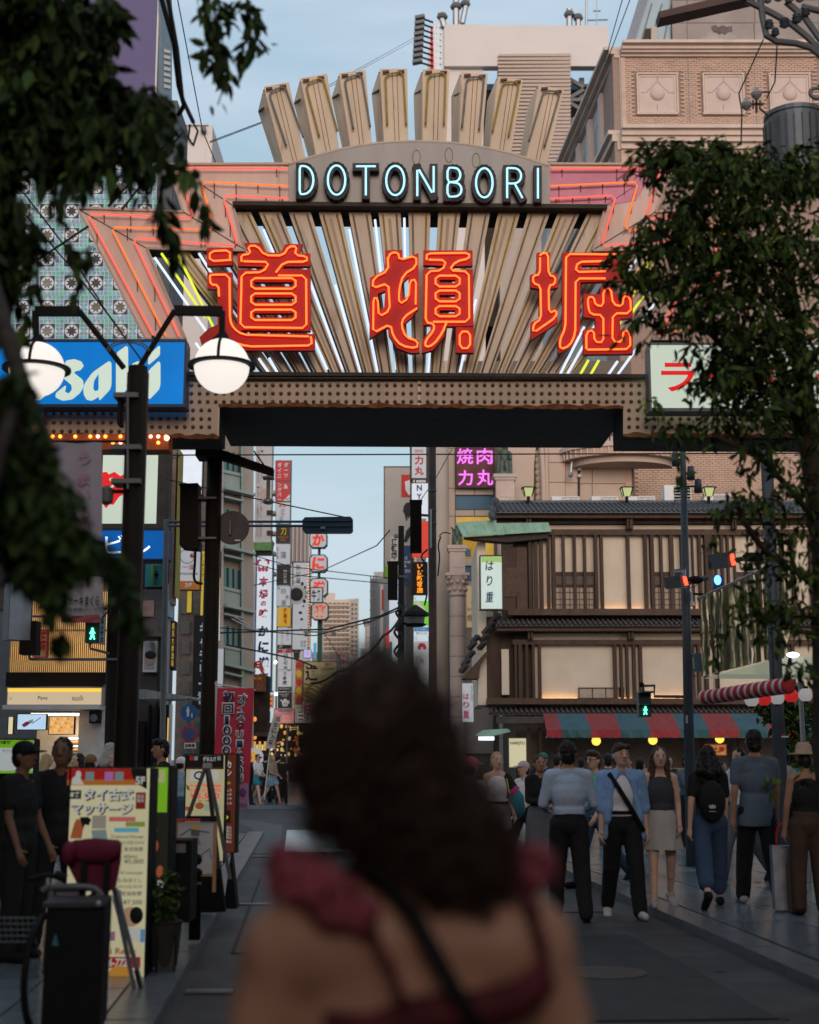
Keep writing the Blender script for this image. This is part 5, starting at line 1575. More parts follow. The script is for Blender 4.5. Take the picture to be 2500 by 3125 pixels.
part(lb,'shop_ceiling_light',MB().rpx(PK2,40,2170,225,2175,-2.2,-1.4),emit('bakery_light',(1,.8,.55),3.5))
part(lb,'shop_back_wall',MB().rpx(PK2,10,2166,340,2420,-2.8,-2.6),mat('bakery_wall',(.6,.5,.38),.7))
part(lb,'shop_side_wall',MB().rpx(PK2,234,2168,312,2420,-2.4,-.1),mat('bakery_white_wall',(.6,.56,.52),.6))
for nm_,(x0,y0,x1,y1),c,s_ in(('a',(52,2178,143,2228),(.55,.75,.95),.8),('b',(149,2186,228,2242),(1.0,.55,.2),.7),('c',(24,2186,42,2242),(.9,.8,.5),.7)):
 scn,sp=board('menu_screen',{'a':'pale blue shop screen showing a dessert slice','b':'shop screen filled with golden bread rolls','c':'narrow menu screen at the left edge of the bakery'}[nm_],'screen',29.1,(x0,y0,x1,y1),emit('screen_'+nm_,c,s_,var=.1 if nm_!='b' else .0),M_black,.1,2,(),group='menu screens in the bakery')
 if nm_=='a':
  part(scn,'pictured_cake',MB().ppx(sp,[(68,2214),(86,2200),(102,2194),(100,2204),(74,2220)],.002,.006),M_whiteprint)
  part(scn,'pictured_berries',MB().ppx(sp,[(67,2212),(80,2202),(92,2204),(84,2214),(72,2218)],.007,.01),M_pink)
  part(scn,'pictured_fork',MB().bar(sp.px(98,2208,.01),sp.px(125,2190,.01),.012),M_edge)
 if nm_=='b':
  for k in range(26):
   x,y=156+(k%7)*10.5+(k//7%2)*4,2194+(k//7)*12
   part(scn,'pictured_roll',MB().ell(sp.px(x,y+rng.uniform(-2,2),.004),(.033,.006,.03),8,5),emit('pictured_roll_%d'%(k%3),((1,.45,.1),(1,.62,.25),(.8,.35,.06))[k%3],.75))
for y in(2247,2272):
 part(lb,'shelf_light',MB().rpx(PK2,110,y,234,y+4,-2.4,-2.2),emit('shelf_tube',(1,.92,.8),4.0))
 part(lb,'shelf',MB().rpx(PK2,105,y+22,236,y+26,-2.58,-2.1),M_offwhite)
 for k in range(11):
  p=PK2.px(114+k*11,y+18,-2.3)
  part(lb,'bread',MB().ell(p,(.055,.09,.045),8,6),mat('bread_crust',(.5,.22,.05),.6,var=.3,scale=6),smooth=True)
sp_=thing('loudspeaker',PK2.px(293,2208),'black loudspeaker on the white bakery wall','loudspeaker')
part(sp_,'cabinet',MB().rpx(PK2,279,2170,308,2208,-.09,.2),M_black)
part(sp_,'cone',MB().lathe(PK2.px(293,2192,.2),[(.07,0),(.08,.012),(.03,.015)],12,axis=Matrix(((1,0,0),(0,0,-1),(0,1,0)))),M_greymetal)
part(lb,'pillar',MB().rpx(PB1,313,2090,352,2425,-.5,.1),mat('pillar_grey',(.09,.1,.11),.5))
part(lb,'pillar',MB().rpx(PB1,402,2200,440,2425,-.2,.1),M_brownblack)
for x in(447,470,500,512):
 part(lb,'door_frame',MB().rpx(PB1,x,2150,x+6,2420,-.25,-.1),M_offwhite if x==512 else M_brownblack)
part(lb,'glass_door',MB().rpx(PB1,453,2160,498,2420,-.29,-.26),M_glass)
part(lb,'gold_door_strip',MB().rpx(PB1,506,2190,509,2330,-.2,-.12),emit('gold_light',(1,.55,.15),.7))
um=thing('shop_canopy',Plane(27,0,515).px(515,2137),'grey ribbed sheet canopy over the glass door','canopy')
Pu=Plane(27,0,515)
for k in range(9):
 xa,xb=432+k*19.2,432+(k+1)*19.2
 ya,yb=2106+max(0,(k-1))*3.0,2106+max(0,k)*3.0
 part(um,'panel',MB().ppx(Pu,[(xa,ya),(xb-.6,yb),(xb-.6,2136),(xa,2134)],-.8+.02*(k%2),.3),mat('canopy_sheet',(.3,.32,.34),.4,.4))
# ================================================================== receding row, left of the street
PR1=Plane(50,R(20),600)
row=thing('yellow_sign_building',PR1.px(600,2420),'narrow brown building carrying yellow and black restaurant signs','building')
part(row,'wall',MB().rpx(Plane(52,0,590),536,1345,655,2440,-1.2,-.5),mat('row_brown',(.16,.12,.1),.8,var=.25))
for j in range(8):
 for i in range(2):
  part(row,'window',MB().rpx(Plane(52,0,590),548+i*40,1830+j*62,575+i*40,1870+j*62,-.49,-.42),M_glass)
sgn('bright blank white billboard left of the thick black pole',(546,1370,620,1512),49,emit('billboard_white',(.8,.83,.92),.85,var=.12),(),3)
ms,mp=sgn('white massage parlour sign with orange floor strip',(541,1655,613,1801),48,M_signwhite2,(V('一楽',(556,1722,596,1740),M_red,bold=-.0),V('massage',(547,1748,604,1757),M_ink)),2)
part(ms,'orange_strip',MB().rpx(mp,543,1773,611,1799,.001,.01),M_orange)
lettering(ms,mp,'3F',564,1780,586,1793,M_whiteprint,.015,bold=.03)
part(ms,'ring_drawing',MB().tube([mp.px(572+22*math.cos(a),1697+22*math.sin(a),.008)for a in[2*PI*k/24 for k in range(24)]],.012,4,closed=True),M_greymetal)
part(ms,'swirl',MB().tube([mp.px(587+(7-k*.35)*math.cos(k*.7),1695+(7-k*.35)*math.sin(k*.7),.01)for k in range(16)],.02,4),M_red)
sgn('tall yellow sign with black vertical writing behind the black pole',(612,1680,672,1880),50,emit('yellow_lit',(.75,.55,.06),.5),(V('ジンギスカン',(615,1690,624,1775),M_ink,vertical=True,bold=.02),V('羊糖松',(628,1790,650,1875),M_ink,vertical=True,bold=.04)),2)
ye=thing('bulb_sign_edge',at(667,1960,49.5),'yellow sign edge studded with small white bulbs','sign')
Pye=Plane(49.5,0,667)
part(ye,'edge_board',MB().rpx(Pye,661,1762,670,1960,-.3,0),M_yellow)
for k in range(26):
 part(ye,'bulb',MB().ell(Pye.px(669+(k%2),1772+k*7.2,.03),.03,6,5),M_signwhite)
sgn('black sign board with white vertical brush katakana',(589,1878,648,2165),47,M_ink,(V('キャラリー香',(606,1900,630,2150),M_whiteprint,vertical=True,bold=.03),),2)
sgn('small yellow sign box beside the massage sign',(570,1803,586,1870),48.5,emit('yellow_lit',(.75,.55,.06),.5),(),1)
sgn('plain white sign slab right of the black pole',(662,1978,683,2095),49,M_signwhite2,(),1)
PGm=Plane(56,R(24),660)
M_beige=mat('beige_facade',(.36,.31,.27),.75,var=.1,scale=.7)
gb=thing('teal_window_building',PGm.px(720,2420),'beige building with teal glass windows and pale green spandrels','building')
part(gb,'wall',MB().ppx(PGm,[(655,1280),(772,1290),(772,2440),(655,2440)],-1,-.3),M_beige)
part(gb,'pier',MB().ppx(PGm,[(659,1280),(679,1280),(679,2440),(659,2440)],-.29,.15),mat('pale_pier',(.48,.4,.38),.7))
part(gb,'pier',MB().ppx(PGm,[(736,1290),(772,1295),(772,2440),(736,2440)],-.29,.1),M_beige)
M_teal=mat('teal_glass',(.06,.2,.2),.15,var=.3,scale=.8,spec=.8)
M_sp=mat('pale_green_spandrel',(.32,.38,.35),.6,var=.08)
for k,y in enumerate((1372,1550,1728,1906)):
 w=part(gb,'window',MB().ppx(PGm,[(680,y),(732,y+12),(732,y+76),(680,y+64)],-.29,-.1),M_teal)
 for t in(0,.33,.66,.98):
  x=680+52*t
  part(w,'mullion',MB().bar(PGm.px(x,y+12*t,-.06),PGm.px(x,y+64+12*t,-.06),.06),M_edge)
 part(w,'sill',MB().bar(PGm.px(680,y+66,.0),PGm.px(733,y+78,.0),.14,.12),M_sp)
 part(gb,'spandrel',MB().ppx(PGm,[(680,y+72),(733,y+84),(733,y+128),(680,y+116)],-.29,0),M_sp)
 part(gb,'ledge',MB().ppx(PGm,[(680,y+118),(770,y+139),(770,y+147),(680,y+126)],-.2,.45),M_sp)
 part(gb,'ledge',MB().ppx(PGm,[(680,y+145),(736,y+158),(736,y+163),(680,y+150)],-.2,.35),M_sp)
part(gb,'corner_pipe',MB().tube([PGm.px(735,1300,.2),PGm.px(737,2100,.2)],.06,6),M_sp)
part(gb,'cable_stay',MB().bar(PGm.px(700,1890,.3),PGm.px(790,1935,.3),.04).bar(PGm.px(700,1880,.3),PGm.px(800,1935,.3),.04),M_steel)
Pv=Plane(70,0,800)
vb=thing('lettered_facade',Pv.px(800,2400),'pale grey facade covered with loose vertical writing','building')
part(vb,'wall',MB().rpx(Pv,771,1280,822,2420,-1,-.2),mat('pale_facade',(.5,.5,.52),.7,var=.06))
for cx in(786,796):
 lettering(vb,Pv,'川八下小八'[:5]if cx==786 else '一丿丶卜川',cx-3,1372,cx+4,1640,M_ink,-.18,vertical=True)
part(vb,'pink_patch',MB().rpx(Pv,793,1490,812,1530,-.199,-.17),mat('pink_patch',(.5,.36,.34),.7))
for k in range(5):
 part(vb,'brown_block',MB().rpx(Pv,814,1494+k*62,838,1504+k*62,-1,-.3),M_beige)
 part(vb,'dark_window',MB().rpx(Pv,814,1556+k*62,832,1570+k*62,-.19,-.1),M_edge)
Pc=Plane(66,0,805)
cs,cp=sgn('tall white lit sign with crab emblem and pink and navy brush writing',(778,1693,832,2112),66,M_signwhite,(),4,mat('sign_frame_navy',(.03,.1,.25),.5),.4)
for ch,y0,y1,w,m_ in(('本',1760,1790,29,M_pink),('場',1799,1828,28,M_pink),('の',1834,1850,16,M_pink),('味',1858,1884,28,M_pink),('か',1910,1942,34,M_inkblue),('に',1957,1991,32,M_inkblue),('道',2004,2040,34,M_inkblue),('楽',2052,2087,30,M_inkblue)):
 lettering(cs,cp,ch,804-w/2,y0,804+w/2,y1,m_,.01,bold=.05,shear=.08)
crab=MB()
crab.ppx(cp,[(797,1735),(803,1727),(809,1735),(806,1744),(800,1744)],.002,.02)
for s_ in(-1,1):
 for k in range(4):
  crab.tube([cp.px(803+s_*6,1736+k*1.5,.01),cp.px(803+s_*(14+k),1726+k*5,.01),cp.px(803+s_*(10-k),1744-k*.5+1,.01)],.022,4)
 crab.tube([cp.px(803+s_*15,1722,.01),cp.px(803+s_*17,1714,.01),cp.px(803+s_*9,1708,.01),cp.px(803+s_*4,1712,.01)],[.04,.07,.05,.02],5)
part(cs,'crab_emblem',crab,M_pink)
part(cs,'tiled_cap',MB().ppx(cp,[(773,1655),(776,1668),(779,1684),(830,1684),(832,1664),(835,1653),(828,1659),(780,1660)],-.6,.5),mat('green_roof_tile',(.1,.24,.08),.5,var=.3,scale=8))
part(cs,'cap_bracket',MB().rpx(cp,780,1685,828,1693,-.5,.2),M_edge)
tn='tenant signs stacked on the left'
PTn=Plane(84,0,862)
car=thing('sign_tower',PTn.px(862,2320),'slim steel tower carrying stacked tenant signs','sign tower')
part(car,'post',MB().rpx(PTn,843,1400,847,2330,-.7,-.35),M_greymetal)
part(car,'post',MB().rpx(PTn,878,1400,882,2330,-.7,-.35),M_greymetal)
M_blackl=mat('black_sign',(.02,.02,.022),.4)
M_tred=emit('tenant_red_dim',(.62,.06,.07),.45)
specs=[((840,1405,886,1468),M_tred,'top red tenant sign with white katakana',[V('ダイニ',(847,1412,860,1458),M_whiteprint,vertical=True,bold=.03),V('ダーツ',(866,1412,880,1458),M_whiteprint,vertical=True,bold=.03)]),((840,1469,886,1530),M_tred,'red tenant sign with ampersand and cut white corner',[V('ングバー',(847,1474,860,1526),M_whiteprint,vertical=True,bold=.03),V('&',(866,1478,880,1492),M_whiteprint,bold=.03)]),((841,1532,886,1594),M_signwhite2,'white tenant sign with two round orange marks',[V('ゴゴ伝',(853,1552,866,1590),M_ink,vertical=True),V('♡♡',(864,1554,870,1576),M_red,vertical=True)]),((842,1598,886,1657),M_blackl,'black grill tenant sign with gold character',[V('刀',(856,1612,874,1634),M_yellow,bold=.03),V('MARKET\nGRILL',(850,1637,880,1651),M_orange)]),((843,1659,887,1723),M_signwhite2,'pale tenant sign with one dark brush character',[V('蓮',(856,1684,874,1704),M_ink),V('炭火焼',(845,1670,851,1705),M_ink,vertical=True)]),((844,1725,887,1785),M_blackl,'black tenant sign with small white vertical writing',[V('野乃大牧場',(865,1740,876,1780),M_whiteprint,vertical=True)]),((844,1788,887,1850),M_signwhite2,'white fourth floor tenant sign with black kanji',[V('4F',(846,1792,856,1799),M_ink),V('白',(859,1796,872,1812),M_ink),V('木',(869,1815,885,1830),M_ink),V('屋',(859,1832,874,1848),M_ink)]),((845,1853,888,1913),emit('tenant_amber',(.75,.42,.03),.5),'amber tenant sign with red characters',[V('晟壽苑',(865,1857,876,1905),M_red,vertical=True,bold=.02),V('居酒屋料理',(853,1858,857,1902),M_whiteprint,vertical=True)]),((846,1916,890,1980),M_signwhite2,'white tenant sign with two columns of brush kana',[V('串かつ',(874,1922,882,1955),M_ink,vertical=True),V('かうじ',(857,1922,866,1966),M_ink,vertical=True)]),((847,1982,890,2044),M_signwhite2,'second floor tenant sign with red band',[V('はとぢゅ',(865,1994,880,2042),M_ink,vertical=True,bold=.02)]),((848,2047,891,2110),M_signwhite2,'white tenant sign for a main branch with dark foot strip',[V('う本店',(862,2050,877,2090),M_ink,vertical=True,bold=.02)]),((848,2112,891,2162),M_blackl,'black coffee tenant sign with white kettle',[V('HAND DRIP\nCOFFEE',(854,2117,882,2126),M_whiteprint),V('H',(867,2142,875,2152),M_ink,d=.03)])]
for rect,face,lab,tx in specs:
 s_,p_=sgn(lab,rect,83.5,face,tx,1,M_greymetal,.3,name='tenant_sign',group=tn)
 if 'ampersand' in lab:
  part(s_,'white_corner',MB().ppx(p_,[(864,1529),(885,1508),(885,1529)],.001,.01),M_whiteprint)
  lettering(s_,p_,'9F',872,1520,883,1528,M_red,.015)
 if 'round orange' in lab:
  for x in(856,868):
   part(s_,'round_mark',MB().lathe(p_.px(x,1543,.005),[(.1,0),(.1,.01)],12,axis=Matrix(((1,0,0),(0,0,-1),(0,1,0)))),M_orange)
 if 'red band' in lab:
  part(s_,'red_band',MB().rpx(p_,848,1983,889,1993,.001,.01),M_red);lettering(s_,p_,'2F',862,1984,874,1992,M_whiteprint,.015)
 if 'kana' in lab and 'two' in lab:
  part(s_,'dark_strip',MB().rpx(p_,847,1968,889,1979,.001,.01),M_ink);lettering(s_,p_,'3F',852,1970,862,1977,M_whiteprint,.015)
 if 'foot strip' in lab:
  part(s_,'dark_strip',MB().rpx(p_,849,2096,890,2109,.001,.01),M_ink);lettering(s_,p_,'BOTEJYU',854,2099,885,2106,M_whiteprint,.015)
 if 'kettle' in lab:
  part(s_,'kettle',MB().ppx(p_,[(863,2155),(861,2143),(855,2136),(857,2134),(864,2139),(868,2132),(873,2132),(877,2138),(883,2138),(884,2146),(879,2148),(878,2155)],.001,.01),M_whiteprint)
cf,cfp=sgn('pink lit cafe sign listing coffee, milk tea and ice cream',(836,2163,900,2209),82,emit('pink_lit',(.85,.22,.22),.6),(V('COFFEE',(854,2174,890,2182),M_whiteprint,bold=.03),V('MILK TEA',(846,2185,896,2193),M_whiteprint,bold=.03),V('ICE CREAM',(846,2196,897,2204),M_whiteprint,bold=.03)),2)
sgn('grey shop name strip above the pink cafe sign',(850,2160,892,2172),81.5,M_offwhite,(V('星乃珈琲店',(854,2163,888,2170),M_ink),),1)
Pw2=Plane(110,0,918)
rb=thing('ribbed_building',Pw2.px(918,2330),'white building with thin vertical ribs down the street','building')
part(rb,'wall',MB().rpx(Pw2,884,1606,944,2330,-1.5,-.2),mat('ribbed_white',(.55,.53,.53),.7))
for k in range(9):
 part(rb,'rib',MB().rpx(Pw2,887+k*6.2,1602,890+k*6.2,1720,-.19,.15),M_offwhite if k%2 else mat('rib_pinkgrey',(.3,.22,.22),.7))
kx,kp=sgn('white vertical sign in black bulb frame with round dark badge',(891,1714,944,1985),90,M_signwhite2,(V('新加晟',(903,1724,918,1780),M_ink,vertical=True),V('塚店',(926,1955,934,1975),M_ink,vertical=True),V('須弥',(918,1955,924,1975),M_ink,vertical=True)),3,M_ink)
part(kx,'badge',MB().lathe(kp.px(905,1814,.01),[(.42,0),(.42,.08),(.3,.1)],20,axis=Matrix(((1,0,0),(0,0,-1),(0,1,0)))),M_ink)
part(kx,'badge_rim',MB().lathe(kp.px(905,1814,.005),[(.62,0),(.62,.04)],24,axis=Matrix(((1,0,0),(0,0,-1),(0,1,0)))),M_offwhite)
for k,ch in enumerate('KOHIBUKI'):
 a=R(-128+k*24)
 x,y=905+32*math.cos(a),1812+36*math.sin(a)
 lettering(kx,kp,ch,x-4,y-5,x+4,y+5,M_ink,.06,bold=.03)
for(x,y,r_)in((917,1870,.12),(921,1890,.1),(926,1850,.07),(919,1920,.06)):
 part(kx,'ink_blot',MB().ell(kp.px(x,y,.01),(r_,.01,r_*.8),8,5),M_ink)
for k in range(30):
 part(kx,'bulb',MB().ell(kp.px(942.5,1722+k*8.6,.04),.03,5,4),M_bulb)
gs,gsp=sgn('narrow grey sign with vertical white letters beside the round badge',(889,1845,917,1990),91,M_greymetal,(V('ミラービル',(892,1850,900,1900),M_whiteprint,vertical=True),),1)
sgn('dark sign low on the grey strip',(897,1960,914,2010),90.5,M_blackl,(V('HAN',(900,1985,911,1992),M_whiteprint),),1)
M_lan=emit('crab_letter_face',(.7,.74,.78),.4)
M_lred=emit('crab_letter_red',(.85,.07,.04),.75)
for ch,y0,y1,x0,x1,lab in(('か',1622,1672,944,999,'top lit octagonal letter box hanging under the blue grey signal'),('に',1692,1746,944,1000,'second lit octagonal letter box in the hanging row'),('道',1764,1820,945,1001,'third octagonal letter box, partly covered by a framed board'),('楽',1838,1892,950,1003,'lowest letter box standing on the green pole')):
 P=Plane(78,0,970)
 b_=thing('letter_box',P.px((x0+x1)/2,y1),lab,'sign','octagonal letter boxes in a row')
 c=9
 oc=[(x0+c,y0),(x1-c,y0),(x1,y0+c),(x1,y1-c),(x1-c,y1),(x0+c,y1),(x0,y1-c),(x0,y0+c)]
 part(b_,'case',MB().ppx(P,oc,-.5,0),mat('letterbox_navy',(.03,.05,.1),.5))
 cx,cy=(x0+x1)/2,(y0+y1)/2
 part(b_,'face',MB().ppx(P,[(cx+(x-cx)*.88,cy+(y-cy)*.88)for x,y in oc],.001,.03),M_lan if ch!='楽' else emit('crab_letter_cream',(.75,.62,.5),.4))
 lettering(b_,P,ch,cx-19,cy-19,cx+19,cy+19,M_lred,.04,bold=.05,shear=.08,thick=.05)
gp=thing('sign_pole',Plane(78,0,972).px(973,2330),'green steel pole with cross arm holding the letter boxes','pole')
Pgp=Plane(78.6,0,972)
part(gp,'pole',MB().rpx(Pgp,967,1892,981,2330,-.3,-.05),mat('green_pole',(.03,.09,.07),.5))
part(gp,'pole',MB().rpx(Pgp,968,1650,976,1892,-.6,-.4),M_greymetal)
part(gp,'cross_arm',MB().rpx(Pgp,926,1926,1021,1930,-.2,0).rpx(Pgp,930,1930,938,1942,-.2,0).rpx(Pgp,1012,1930,1026,1940,-.2,.0),M_greymetal)
ug,ugp=sgn('square board with framed kanji in front of the hanging letter boxes',(946,1792,986,1840),77,M_lan,(V('牛角',(951,1800,980,1834),M_ink,bold=.03),),3,M_ink,.2)
dg_,dgp=sgn('patterned black and cream sign board with large brush character',(925,2018,1030,2140),74,mat('cream_pattern',(.5,.42,.22),.6,var=.6,scale=1.2),(V('道',(932,2030,970,2078),M_ink,bold=.03),V('OSAKA\nDOTONBORI',(984,2022,1022,2046),M_ink)),2,M_ink,.3)
for k in range(5):
 part(dgp and dg_,'wave_band',MB().tube([dgp.px(930+5*j,2085+k*11+5*math.sin(j*.7+k),.02)for j in range(19)],.05,4),mat('wave_gold',(.3,.2,.05),.5))
cy_,cyp=sgn('slim cyan vertical sign beside the green pole',(957,1962,965,2010),79,emit('tenant_cyan',(.1,.5,.8),.5),(),0)
sgn('small violet white neon sign low beside the framed sign',(927,1982,950,2008),79.5,emit('violet_white',(.55,.45,.9),.9),(V('元',(931,1986,945,2002),M_whiteprint,bold=.03),),1)
sgn('red and white lettered strip left of the lowest letter box',(945,1848,951,1912),80,M_offwhite,(V('リリリリ',(945,1850,951,1910),M_red,vertical=True,bold=.04),),0)
rdl,rdp=sgn('red and yellow menu board under the tenant signs',(902,2015,924,2150),81,mat('menu_red_yellow',(.5,.2,.06),.6,var=.9,scale=2),(),1)
for k in range(5):
 part(rdp and rdl,'dish_photo',MB().ell(rdp.px(913,2030+k*26,.01),(.17,.01,.2),10,6),M_yellow if k%2 else M_red)
oz,ozp=sgn('tall orange beer poster with black vertical writing',(689,1911,726,2027),60,mat('beer_poster',(.62,.33,.08),.5,var=.6,scale=1.5),(V('大阪に乾杯',(706,1930,722,2014),M_ink,vertical=True,bold=.03),V('2F↑',(691,1914,720,1925),M_red,bold=.02)),1)
part(oz,'white_head',MB().rpx(ozp,690,1912,725,1928,.001,.006),M_offwhite)
cb=thing('crab_sculpture',at(735,2050,61),'big red crab sculpture over the dark shop awning','sculpture')
c0=at(740,2030,61)
M_crab=mat('crab_red',(.6,.08,.04),.35,var=.2,scale=4)
part(cb,'body',MB().ell(c0,(.45,.35,.25),14,8),M_crab,smooth=True)
for s_ in(-1,1):
 part(cb,'claw',MB().tube([c0+Vector((s_*.3,-.2,.1)),c0+Vector((s_*.5-.2,-.25,.5)),c0+Vector((s_*.2-.2,-.3,.75))],[.09,.16,.04],8),M_crab,smooth=True)
 for k in range(3):
  part(cb,'leg',MB().tube([c0+Vector((s_*.35,0,0)),c0+Vector((s_*.75,-.1,.18-.15*k)),c0+Vector((s_*.95,-.1,-.25-.12*k))],[.06,.05,.02],6),M_crab,smooth=True)
Pz=Plane(58,0,740)
ws=thing('timber_shop',Pz.px(740,2431),'dark timber shop with lanterns behind the red flag','shop')
part(ws,'roof',MB().ppx(Pz,[(680,2040),(690,2026),(758,2030),(764,2052),(684,2062)],-1.5,.8),M_rtile2)
part(ws,'name_board',MB().rpx(Pz,757,2058,810,2110,-.3,.1),mat('name_board_brown',(.16,.06,.03),.6,var=.5,scale=5))
lettering(ws,Pz,'蟹',770,2066,800,2102,M_orange,.11,bold=.03)
part(ws,'wall',MB().rpx(Pz,672,2060,812,2440,-1.5,-.6),M_shopdark)
part(ws,'eave',MB().rpx(Pz,765,2235,818,2247,-.6,.5),M_wood)
for k in range(6):
 part(ws,'lantern',MB().ell(Pz.px(766+(k%3)*7,2195+(k//3)*55,.2),(.07,.07,.1),8,6),emit('paper_lantern',(1,.3,.06),1.0),smooth=True)
for k in range(5):
 part(ws,'lit_sign',MB().rpx(Pz,770+k*8,2262+(k%2)*10,776+k*8,2290,-.59,-.5),emit('shop_glow_small%d'%(k%2),((1,.55,.12),(1,.8,.4))[k%2],.6))
P88=Plane(88,0,870)
ar=thing('market_arcade',P88.px(870,2400),'glowing shop fronts crowded with lanterns down the street','shop')
part(ar,'wall',MB().rpx(P88,815,2205,960,2400,-5,-.5),M_shopdark)
for k in range(46):
 x,y=rng.uniform(822,915),rng.uniform(2212,2310)
 part(ar,'lantern' if k%2 else 'lit_panel',MB().ell(P88.px(x,y,.1+.1*(k%3)),(.1,.1,.13),7,5)if k%2 else MB().rpx(P88,x,y,x+rng.uniform(4,10),y+rng.uniform(3,8),-.45,-.3),emit('arcade_glow_%d'%(k%5),((1,.4,.08),(1,.65,.2),(.9,.15,.08),(1,.8,.5),(.8,.6,.1))[k%5],.8))
for i,(x,y)in enumerate(((841,2021),(843,2118),(770,2207))):
 l_=thing('street_light',at(x,y+3,80),['bright white lamp beside the second floor tenant sign','bright white lamp beside the black coffee sign','white lamp under the timber shop eave'][i],'lamp')
 part(l_,'bulb',MB().ell(at(x,y,80),.09,8,6),emit('white_lamp',(1,.85,.95),5),smooth=True)
 part(l_,'bracket',MB().bar(at(x,y,80.05),at(x+6,y-3,80.2),.04),M_edge)
kr=thing('round_sign',at(783,2338,56),'round orange and white shop sign behind the walking women','sign')
Pkr=Plane(56,0,783)
AX=Matrix(((1,0,0),(0,0,-1),(0,1,0)))
part(kr,'disc',MB().lathe(Pkr.px(776,2312,0),[(.37,0),(.37,.2)],28,axis=AX),M_signwhite2)
part(kr,'orange_centre',MB().lathe(Pkr.px(770,2314,.21),[(.26,0),(.26,.03)],24,axis=AX),emit('orange_disc',(.9,.45,.1),.5))
part(kr,'stand',MB().box8([Pkr.px(770,2430,-.1),Pkr.px(782,2430,-.1),Pkr.px(782,2430,-.2),Pkr.px(770,2430,-.2),Pkr.px(770,2335,-.1),Pkr.px(782,2335,-.1),Pkr.px(782,2335,-.2),Pkr.px(770,2335,-.2)]),M_edge)
for i,(rect,c,s_,lab)in enumerate((((676,2108,690,2160),(.8,.82,.9),.6,'small white lit sign beside the black brush sign'),((818,2120,834,2160),(.9,.25,.1),.6,'orange lit sign under the tall crab restaurant sign'),((898,2115,924,2160),(.85,.6,.2),.5,'amber lit sign right of the coffee sign'),((906,2168,930,2200),(.9,.85,.7),.6,'cream lit sign right of the pink cafe sign'),((806,2170,824,2200),(.8,.1,.08),.6,'red lit sign left of the white tilted flag'),((884,2214,912,2232),(.95,.7,.25),.7,'golden lit strip under the pink cafe sign'),((930,2142,960,2180),(.55,.1,.1),.5,'dark red sign at the blurred hair edge'),((682,2070,700,2100),(.9,.5,.12),.5,'small orange sign above the red flag'),((742,2060,757,2100),(.75,.75,.8),.5,'pale sign beside the brown crab name board'))):
 s_o,sp_o=sgn(lab,rect,57 if rect[0]<760 else 86-i*.2,emit('street_lit_%d'%i,c,s_,var=.3,scale=3),(),1,name='shop_sign',group='small lit shop signs down the street')
 for k in range(3):
  y_=rect[1]+(rect[3]-rect[1])*(k+.5)/3
  part(s_o,'printed_bar',MB().rpx(sp_o,rect[0]+4,y_-2,rect[2]-4,y_+2,.001,.006),M_ink if s_>.55 else M_whiteprint)
def block(name,lab,r0,r1,s0,s1,hgt,m_):
 b_=MB().box8([st(r0,s0),st(r1,s0),st(r1,s1),st(r0,s1),st(r0,s0,hgt),st(r1,s0,hgt),st(r1,s1,hgt),st(r0,s1,hgt)])
 t_=thing(name,st((r0+r1)/2,(s0+s1)/2),lab,'building')
 part(t_,'wall',b_,m_)
 for k in range(int((s1-s0)/3)):
  for j in range(int(hgt/3.4)):
   rr=r1 if r1<0 else r0
   w=st(rr,s0+1.5+k*3,2+j*3.4)
   part(t_,'window',MB().box((w.x,w.y,w.z),(.1,1.6,1.5),-SY),M_glass)
block('unseen_building','dark building along the left pavement behind the trees',LK-13,LK-4.6,-14,15.5,14,mat('street_wall_brown',(.1,.08,.07),.85))
block('unseen_building','dark building along the right pavement behind the tree',RK+5.5,RK+14,-14,15.5,14,mat('street_wall_grey',(.1,.1,.1),.85))
block('unseen_building','dark building closing the street behind the viewer',-14,14,-34,-26,12.5,mat('street_wall_dim',(.1,.09,.085),.85))  # added out of view to keep the low sun off the street
# ================================================================== double globe street lamp
PLmp=Plane(12.5,0,392)
lamp=thing('street_lamp',PLmp.w(PLmp.uz(392,2000)[0],.1),'tall dark street lamp with two lit globes on angled arms','street lamp')
M_lampglass=emit('lamp_globe_glass',(1.0,.92,.85),.93,var=.06,scale=2)
P_=lambda x,y,d=0:PLmp.px(x,y,d)
bx=PLmp.uz(392,2000)[0]
b=PLmp.w(bx,0)
zt=P_(392,1120).z
part(lamp,'pole',MB().lathe((b.x,b.y,0),[(.105,.1),(.1,1.2),(.088,zt)],14),M_brownblack,smooth=True)
part(lamp,'pole',MB().box((b.x-.07,b.y+.02,(zt+.1)/2),(.05,.06,zt-.2)).box((b.x+.075,b.y+.02,(zt+.1)/2),(.04,.05,zt-.2)),mat('pole_side_channel',(.07,.05,.035),.5,var=.3,streak=True))
part(lamp,'base',MB().lathe((b.x,b.y,0),[(.17,.1),(.17,.5),(.12,.62)],14),M_black)
